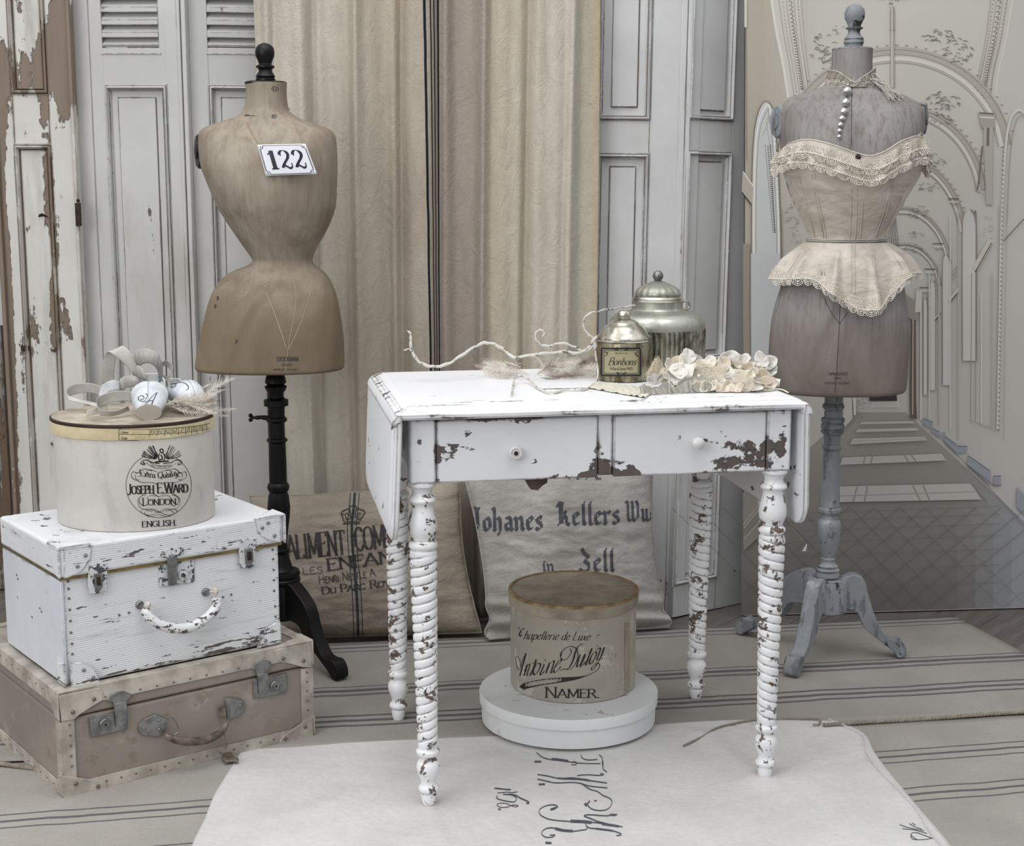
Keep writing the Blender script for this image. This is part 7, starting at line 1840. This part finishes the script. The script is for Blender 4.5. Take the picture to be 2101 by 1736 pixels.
def ov2(prof, n=80): m = MB(); m.lathe(prof, n, (bc.x, bc.y), 1, ay_ / ax_); return m
mq = ov2([(ax_ * .965, bc.z), (ax_ * .97, bc.z + .003), (ax_ * .972, zbd + .004)]); mq.build('box_body', M['boxbrown'], nb, smooth=50)
ov2([(ax_ * .98, zbd), (ax_ * 1.0, zbd + .001), (ax_ * 1.006, ztp - .004), (ax_ * 1.0, ztp - .001)]).build('lid_band', M['boxlid'], nb, smooth=50)
ov2([(ax_ * .95, ztp - .006), (ax_ * 1.0, ztp - .0055), (ax_ * 1.008, ztp - .004), (ax_ * 1.006, ztp + .001), (ax_ * .965, ztp + .0022), (ax_ * .95, ztp - .003)]).build('lid_rim', M['ochre'], nb, smooth=50)
ov2([(ax_ * .96, ztp - .005), (ax_ * .95, ztp - .0025), (ax_ * .5, ztp - .003)]).build('lid_top', M['boxtop'], nb, smooth=50)
pN = projector(mq, .0006); pN2 = projector(mq, .0012)
m = quad_on(pN, 1281, 1292, 1278, 1420, 3, 12); m.build('paper_seam', M['boxlid'], nb, smooth=30)
def zn(pts): return [(1040 + x / 9.55, -(1280 + y / 9.55)) for x, y in pts]
ink = Ink()
def scr(p, w=1.0, h=.35, a=.6): ink.curve(zn(p), w, h, a)
ink.text('hapellerie de Luxe', 1141, -1313, 17.5, 'script', slant=.42, width=136, rot=-.02)
scr([(240, 105), (232, 80), (262, 62)], .8); scr([(350, 95), (310, 100), (265, 150), (250, 210), (275, 240), (310, 215)], 1.7); scr([(300, 115), (275, 150), (285, 180)], .6)
ink.pen(zn([(1800, 205), (1785, 235)]), 1, .8, 0, 1); ink.pen(zn([(1765, 265), (1760, 270)]), 1.4, 1.4, 0, 1)
# Antoine Dutoy, drawn stroke by stroke
scr([(250, 910), (205, 860), (180, 760), (175, 670), (195, 635), (225, 655), (255, 720), (268, 790), (272, 860)], .55); scr([(268, 870), (290, 770), (320, 680), (372, 590)], .6); scr([(375, 580), (345, 690), (300, 860), (255, 1020)], 2.1, .5)
scr([(400, 800), (375, 900), (335, 1020)], 2.3, .5); scr([(345, 930), (395, 820), (440, 790), (445, 830), (405, 960), (395, 1010), (430, 995)], 1.6, .3)
scr([(575, 700), (530, 850), (465, 990), (455, 1010), (520, 960)], 2.3, .4); scr([(490, 775), (600, 755)], .7)
scr([(640, 775), (575, 800), (520, 920), (530, 985), (570, 985), (640, 880), (660, 800), (640, 775)], 1.8, .35)
scr([(735, 790), (690, 900), (655, 985), (690, 985), (740, 920)], 2.2, .4); ink.pen(zn([(748, 712), (758, 716)]), 1.9, 1.7, 0, 1)
scr([(840, 760), (805, 860), (765, 970)], 2.4, .5); scr([(775, 900), (840, 780), (905, 730), (925, 750), (885, 880), (865, 955), (900, 945)], 2.0, .3)
scr([(920, 870), (1000, 800), (1060, 740), (1065, 705), (1020, 720), (950, 830), (915, 920), (945, 950), (1010, 900), (1060, 830)], 1.9, .35)
scr([(1490, 385), (1400, 440), (1340, 560), (1300, 700), (1240, 830), (1180, 885)], 2.6, .5); scr([(1040, 912), (1120, 885), (1200, 895), (1290, 850), (1360, 740), (1390, 620), (1370, 510), (1310, 455), (1230, 445), (1130, 490), (1060, 570), (1050, 640), (1090, 700), (1160, 695), (1230, 620), (1262, 550), (1240, 490)], 1.0, .5); scr([(1150, 475), (1075, 550), (1055, 630)], 2.2, .5)
scr([(1440, 600), (1400, 700), (1365, 850)], 2.3, .5); scr([(1380, 840), (1440, 780), (1480, 690), (1515, 600)], 1.0, .4); scr([(1540, 585), (1500, 700), (1440, 830), (1480, 810), (1540, 740)], 2.3, .4)
scr([(1665, 480), (1620, 600), (1545, 790), (1580, 780)], 2.5, .4); scr([(1590, 560), (1680, 530)], .7); scr([(1740, 545), (1680, 590), (1620, 720), (1620, 780), (1660, 770), (1730, 660), (1755, 580), (1740, 545)], 1.8, .35)
scr([(1740, 520), (1800, 480), (1830, 490), (1800, 600), (1765, 700), (1790, 690)], 2.0, .4); scr([(1905, 450), (1870, 580), (1800, 720), (1740, 830), (1690, 890), (1655, 900), (1665, 850), (1730, 800), (1790, 775), (1815, 800), (1800, 870), (1720, 940), (1600, 1000), (1500, 1030)], 1.1, .5); scr([(1900, 470), (1860, 600), (1805, 720)], 2.3, .5); ink.pen(zn([(1862, 680), (1875, 684)]), 1.9, 1.7, 0, 1)
ink.text('NAMER.', 1174.5, -1431.5, 21.5, 'roman', width=114, smallcaps=.8, rot=.0)
ink.lay(pN, 'script_lettering', M['ink'], nb)
ink = Ink()
up_ = [(240, 1235), (330, 1165), (480, 1125), (700, 1085), (950, 1058), (1200, 1045), (1400, 1035), (1560, 1010)]; lo_ = [(330, 1288), (480, 1250), (700, 1200), (950, 1165), (1150, 1135), (1350, 1095), (1500, 1045), (1570, 1010)]
U_ = catmull([(x, y, 0) for x, y in up_], 5); L_ = catmull([(x, y, 0) for x, y in lo_], 5)
m = MB(); m.keepn = True; vs = []
for a, b2 in zip(U_, L_): vs += [pN(*zn([(a.x, a.y)])[0]), pN(*zn([(b2.x, b2.y)])[0])]
m.add(vs, [(2 * i, 2 * i + 1, 2 * i + 3, 2 * i + 2) for i in range(len(U_) - 1)]); m.build('black_scroll', M['ink'], nb, smooth=0)
ink.text('8 RUE ST JACQUES', 1116, -1399.5, 7.2, 'sans', width=74, rot=.16, arc=None)
ink.lay(pN2, 'scroll_lettering', M['ink_pale'], nb)

# ------------------------------------------------------------------ grain sack cushions
def cushion(name, cor, thick, mat, label, seed, folds=0, puff=1.0):
    BL_, BR_, TR_, TL_ = [Vector(c) for c in cor]
    nrm = (BR_ - BL_).cross(TL_ - BL_).normalized()
    if nrm.y > 0: nrm = -nrm
    r = empty(name, (BL_ + BR_) / 2, 0, label, 'cushion')
    def fn(u, v, side):
        # pinched outline
        uu = u + .0; p = BL_.lerp(BR_, uu).lerp(TL_.lerp(TR_, uu), v)
        e = (1 - abs(2 * u - 1) ** 3.2) * (1 - abs(2 * v - 1) ** 3.2)
        inn = .018 * (sin(pi * v) * (2 * u - 1) + 0); p = p - (BR_ - BL_).normalized() * inn * puff + Vector((0, 0, -1)) * (.012 * sin(pi * u) * max(0, 2 * v - 1)) * puff
        w = .004 * fbm(u * 3 + seed, v * 9, seed) + .0035 * fbm(u * 8, v * 20 + seed, seed + 3) * e
        if folds and v < .3: w += .012 * sin(v * 62 + 2.5 * sin(u * 5 + seed)) * (1 - v / .3) * (.35 + .65 * abs(2 * u - 1))
        if folds: p = p + (BR_ - BL_).normalized() * (.012 * sin(v * 40) * max(0, 1 - v * 4) * (1 if u > .5 else -1) * abs(2 * u - 1) ** 3)
        q = p + nrm * side * (thick * e ** .55 + w * (1 if side > 0 else .3)) + nrm * .0
        if q.z < .012: q.z = .012 + (.012 - q.z) * .02
        return q
    m = MB(); m.grid(lambda u, v: fn(u, v, 1), 110, 90)
    front = m
    off_ = len(m.v); m2 = MB(); m2.grid(lambda u, v: fn(u, v, -.6), 40, 30); m2.uv = {}
    f2 = MB(); f2.v = list(m.v); f2.f = list(m.f); f2.mi = list(m.mi); f2.col = list(m.col)
    f2.build('front_cover', mat, r, smooth=180); m2.build('back_cover', mat, r, smooth=180)
    m3 = MB(); pts = [fn(t / 40, 0, 0) for t in range(41)] + [fn(1, t / 40, 0) for t in range(1, 41)] + [fn(1 - t / 40, 1, 0) for t in range(1, 41)] + [fn(0, 1 - t / 40, 0) for t in range(1, 40)]
    m3.tube(pts, .0028, 6, closed=True); m3.build('seam', mat, r)
    return r, front, fn
bl1 = ground(580, 1322, .03); c1 = [(-.60, 3.73, .02), (-.075, 3.755, .03), (0, 0, 0), (0, 0, 0)]
TRp = at(943, 985, 3.86); TLp = at(512, 1018, 3.84); BRp = at(988, 1305, 3.79); BLp = at(545, 1325, 3.74)
BLp.z = .013; BRp.z = .013
cu1, fr1, fn1 = cushion('grain_sack_cushion', [BLp, BRp, TRp, TLp], .062, M['sack1'], 'brown grain sack cushion printed Aliment Complet with a crown, leaning behind the left table legs', 2.0)
TRp = at(1338, 950, 3.92); TLp = at(941, 935, 3.83); BRp = at(1372, 1286, 3.83); BLp = at(1003, 1318, 3.73)
BLp.z = .013; BRp.z = .016
cu2, fr2_, fn2 = cushion('grain_sack_cushion', [BLp, BRp, TRp, TLp], .06, M['sack2'], 'pale grey grain sack cushion with faded blackletter writing behind the brown hat box', 7.0, folds=1)
pc1, pc2 = projector(fr1, .0012), projector(fr2_, .0012)
def z2_(pts): return [(560 + x / 7.003, -(1020 + y / 7.003)) for x, y in pts]
# woven stripes on the brown cushion
for off_, w in ((0, 2.6), (-9, .8), (9, .8)):
    ink = Ink(); ink.curve([(x + off_, -y) for x, y in ((728, 1012), (726, 1040), (722, 1080), (724, 1130), (729, 1180), (733, 1240), (735, 1300), (735, 1318))], w, w, 0); ink.lay(pc1, 'woven_stripe', M['stripe_dark'], cu1)
pc1b = projector(fr1, .002)
def ltext(t, x, y, size, st, rot=.0, width=None, sc=1.0, ys=1.0, nm='stencil_line', mat=None, root=cu1, pj_=pc1b, slant=0):
    ink = Ink(); ink.text(t, x, -y, size, st, width=width, smallcaps=sc, rot=rot, slant=slant); return ink.lay(pj_, nm, mat or M['ink_fade'], root)
ltext('ALIMENT', 651, 1142, 48, 'roman', .10, 121, 1); ltext('COMPLET', 793, 1123, 46, 'roman', .10, 128, 1)
ltext('ENFANTS', 764, 1159, 24, 'bold', .13, 186)
ltext('LES', 642, 1177, 13, 'sans', .06, 43)
ltext('HENRI NESTLE A.', 715, 1190, 17, 'sans', .13, 122, .72)
ltext('DU PARC ROYAL', 743, 1209, 15, 'bold', .13, 166, .75)
ink = Ink()
def cr_(pts, w=1.0): ink.curve(z2_(pts), w, w * .8)
cr_([(1010, 385), (1120, 375), (1250, 375)], 1.5); cr_([(1020, 360), (1130, 350), (1240, 352)], .7); cr_([(1020, 350), (1000, 280), (985, 220), (1040, 190), (1100, 180), (1120, 300)], 1.2); cr_([(1245, 350), (1290, 280), (1320, 215), (1260, 180), (1200, 175), (1180, 300)], 1.2)
cr_([(1060, 340), (1040, 260), (1000, 240)], .8); cr_([(1200, 340), (1240, 260), (1290, 240)], .8); cr_([(1110, 170), (1110, 140), (1150, 125), (1200, 140), (1200, 168)], 1.0); cr_([(1040, 230), (1080, 240), (1100, 270)], .9); cr_([(1260, 225), (1220, 240), (1205, 270)], .9); cr_([(1040, 300), (1080, 320), (1120, 310)], .9); cr_([(1210, 310), (1240, 320), (1260, 290)], .9)
ink.lay(pc1b, 'stencil_crown', M['ink_fade'], cu1)
pc2b = projector(fr2_, .0014)
# blackletter words, broad pen
ltext('Johanes', 1040, 1088, 48, 'black', .02, 150, 1, mat=M['ink_blue'], root=cu2, pj_=pc2b); ltext('Kellers', 1207, 1076, 46, 'black', .03, 132, 1, mat=M['ink_blue'], root=cu2, pj_=pc2b); ltext('Wwe', 1318, 1069, 42, 'black', .02, 72, 1, mat=M['ink_blue'], root=cu2, pj_=pc2b)
ltext('in', 1125, 1172, 26, 'black', .02, 26, 1, mat=M['ink_blue'], root=cu2, pj_=pc2b); ltext('Zell', 1224, 1172, 46, 'black', .02, 76, 1, mat=M['ink_blue'], root=cu2, pj_=pc2b)
ltext('F. M.', 1200, 984, 50, 'black', .0, 70, 1, mat=M['ink_blue'], root=cu2, pj_=pc2b)

# ------------------------------------------------------------------ things lying on the table top
Zt = TH + .0008
def onT(px, py, h=0.0): return ground(px, py, Zt + h)
mus = empty('muslin_strip', onT(1290, 800), TY, 'pale crumpled muslin strip lying under the small jar', 'fabric')
def mfn(u, v):
    a = onT(1205, 797).lerp(onT(1325, 818), u); b2 = onT(1225, 787).lerp(onT(1345, 800), u); p = a.lerp(b2, v); p.z = Zt + .0008 + .009 * abs(fbm(u * 5, v * 3, 1.0)) * (1 - .0); return p
m = MB(); m.grid(mfn, 60, 16); m.build('cloth', M['muslin'], mus, smooth=180, solid=.0006)
rbn = empty('crumpled_ribbon', onT(1400, 812), TY, 'grey-green crumpled ribbon along the front of the fabric flowers', 'ribbon')
def rfn(u, v):
    p = onT(1308 + 250 * u, 818 - 14 * u + 0 * v); p2 = onT(1316 + 250 * u, 806 - 12 * u)
    q = p.lerp(p2, .5); z = .001 + .020 * v * (.75 + .3 * sin(u * 37)) ; sway = .008 * sin(u * 55 + 2 * sin(u * 9)) * (v + .15) + .003 * sin(u * 140 + v * 3)
    return Vector((q.x + sway * .5, q.y + sway + .008 * v, Zt + z))
m = MB(); m.grid(rfn, 240, 10); m.build('ruffle', M['muslin_grey'], rbn, smooth=180, solid=.0006)
ga = empty('fabric_flower_garland', onT(1450, 795), TY, 'garland of white and cream fabric petals with pearls on the right of the table', 'garland')
rg_ = random.Random(17)
def petal(c, r, up, twist, mat, cup=.35, pointed=0.0, name='petal'):
    up = Vector(up).normalized(); a = up.cross(Vector((0, 0, 1)) if abs(up.z) < .9 else Vector((1, 0, 0))).normalized(); b2 = up.cross(a); ph = rg_.uniform(0, 6.28)
    def fn(u, v):
        th_ = 2 * pi * u; rr = r * v * (1 + .10 * sin(3 * th_ + ph) + .05 * sin(7 * th_ + ph)) * (1 + pointed * max(0, cos(th_)) ** 6)
        h = cup * r * v * v * (1 + .5 * sin(2 * th_ + ph)) + .08 * r * sin(5 * th_ + ph) * v
        t2 = th_ + twist
        p = c + a * (rr * cos(t2)) + b2 * (rr * sin(t2) * .82) + up * h; p.z = max(p.z, Zt + .0015); return p
    m = MB(); m.grid(fn, 28, 7); m.uv = {}; m.build(name, mat, ga, smooth=180, solid=.0007)
W_, C_, T_ = M['petal_white'], M['petal_cream'], M['petal_tan']
yg = onT(1450, 806).y
PT = [(1392, 800, 20, W_, .035), (1410, 792, 20, W_, .03), (1385, 775, 22, W_, .05), (1408, 768, 24, W_, .05), (1376, 752, 14, C_, .07), (1388, 745, 15, T_, .08), (1415, 748, 24, W_, .085), (1432, 756, 12, T_, .08), (1452, 748, 13, C_, .09), (1458, 742, 12, W_, .10), (1448, 760, 12, C_, .08),
      (1482, 752, 18, T_, .08), (1492, 742, 20, W_, .095), (1515, 746, 18, W_, .095), (1505, 757, 16, T_, .08), (1530, 755, 14, C_, .08), (1440, 778, 20, W_, .05), (1470, 772, 18, C_, .06), (1490, 768, 16, W_, .06), (1470, 786, 14, W_, .04), (1438, 800, 15, C_, .02), (1452, 804, 14, C_, .015), (1464, 796, 14, C_, .025),
      (1480, 802, 13, C_, .015), (1496, 798, 16, T_, .02), (1510, 802, 14, C_, .015), (1525, 796, 18, C_, .02), (1545, 800, 17, W_, .02), (1530, 780, 20, C_, .045), (1548, 776, 20, C_, .05), (1562, 782, 18, T_, .05), (1540, 766, 16, T_, .07), (1555, 768, 15, C_, .07), (1574, 790, 16, C_, .04), (1560, 752, 16, W_, .10), (1572, 748, 18, W_, .105), (1580, 760, 14, W_, .10), (1424, 788, 14, W_, .04), (1366, 790, 14, C_, .04), (1500, 782, 16, W_, .04), (1516, 770, 14, W_, .06), (1346, 782, 14, M['ribbon'], .05)]
for px, py, r, mt, dy in PT:
    r *= 1.22
    c = at(px, py, yg + dy * .9); s_ = wscale(c); c.z = max(c.z, Zt + r * s_ * .25)
    petal(c, r * s_, (rg_.uniform(-.5, .5), -1 + rg_.uniform(-.2, .5), rg_.uniform(.3, 1.2)), rg_.uniform(0, 6), mt, rg_.uniform(.2, .6), .0)
for px, py, r, tw in ((1412, 735, 20, -1.5), (1563, 742, 20, -1.4), (1525, 742, 13, -1.0)):
    c = at(px, py, yg + .08); petal(c, r * wscale(c) * .8, (.1, -1, .3), tw + rg_.uniform(-.3, .3), W_, .15, .7)
for px, py in ((1434, 771), (1527, 783), (1518, 753), (1548, 772), (1396, 770)):
    c = at(px, py, yg + .02); m = MB(); m.ball(c, .0032, 8); m.build('pearl', M['pearl'], ga)
m = MB(); ctr = at(1348, 752, yg + .07)
m.grid(lambda u, v: ctr + Vector(((.010 + .006 * v) * cos(2 * pi * u) * (.4 + v), .006 * sin(2 * pi * u), .034 * (1 - v) - .016 + .004 * sin(6 * pi * u))), 24, 8); m.build('netting', M['net'], ga, smooth=180)
m = MB(); c2 = at(1362, 768, yg + .04); m.grid(lambda u, v: c2 + Vector((.03 * (u - .5), .02 * (v - .5), .022 * sin(pi * u) * (.5 + .5 * sin(pi * v)) - .008)), 14, 10); m.build('netting', M['net'], ga, smooth=180)
m = MB(); c3 = at(1530, 785, yg + .005); m.grid(lambda u, v: c3 + Vector((.034 * (u - .5), -.004 * sin(pi * u), .026 * (v - .5) + .004 * sin(5 * u))), 14, 10); m.build('netting', M['net'], ga, smooth=180)
m = MB(); c4 = at(1455, 762, yg + .03); m.grid(lambda u, v: c4 + Vector((.06 * (u - .5), .01 * v, .028 * (v - .5) + .006 * sin(7 * u))), 14, 10); m.build('netting', M['net'], ga, smooth=180)
m = MB(); a_, b2 = at(1578, 782, yg + .05), at(1600, 786, yg + .045); a_.z = max(a_.z, Zt + .008); b2.z = max(b2.z, Zt + .0085); m.tube([a_, a_.lerp(b2, .5), b2], .0078, 14); m.build('rolled_ribbon', W_, ga)
m = MB()
for k in range(14): a_ = at(1492 + k * 2.4, 762 + k * .6, yg + .035); b2 = at(1506 + k * 1.6, 782 + k * .4, yg + .02); m.tube([a_, b2], .0005, 4)
m.tube(catmull([at(1570, 792, yg + .02), at(1590, 797, yg + .03), at(1606, 800, yg + .03), at(1618, 806, yg + .02)], 5), .0015, 5)
m.build('stamens', M['lace'], ga)
# feathers on the table
rf = random.Random(9); its = []
for i in range(52):
    px = rf.uniform(1035, 1200); py = rf.uniform(745, 792); a = at(px, py, yt + .05 + rf.uniform(-.03, .05)); a.z = max(a.z, Zt + .004)
    if px < 1090: ang = pi - rf.uniform(-.5, .5)
    else: ang = rf.uniform(-.2, .7)
    L = rf.uniform(.035, .075); b2 = a + Vector((cos(ang) * L, rf.uniform(-.015, .015), sin(ang) * L * .6)); b2.z = max(b2.z, Zt + .003)
    its.append((a, b2, rf.uniform(.007, .013), rf.uniform(-.006, .006), rf.choice([0, 0, 1, 1, 2])))
def A4(x, y, dy=.05): return at(980 + x / 6.566, 700 + y / 6.566, yt + dy)
for q in (((580, 350), (350, 268), .003, 0, 1), ((560, 420), (280, 345), .005, -.003, 1), ((560, 450), (130, 512), .004, .004, 1), ((520, 380), (220, 385), .006, .0, 1), ((1130, 380), (1380, 250), .007, .003, 1), ((1200, 420), (1520, 330), .007, .0, 0), ((900, 420), (780, 210), .005, .004, 1), ((1000, 330), (1100, 210), .005, .0, 1), ((1350, 400), (1600, 440), .006, 0, 1), ((1250, 450), (1560, 580), .010, -.004, 1), ((880, 430), (1180, 420), .008, .004, 0)):
    its.append((A4(*q[0]), A4(*q[1]), q[2], q[3], q[4]))
its = [(Vector((a.x, a.y, max(a.z, Zt + .002))), Vector((b2.x, b2.y, max(b2.z, Zt + .002))), w, be, mi) for a, b2, w, be, mi in its]
bundle('feather_bundle', 'beige feathers lying on the table left of the small jar', its, [M['feather'], M['feather_pale'], M['feather_dark']], 6)
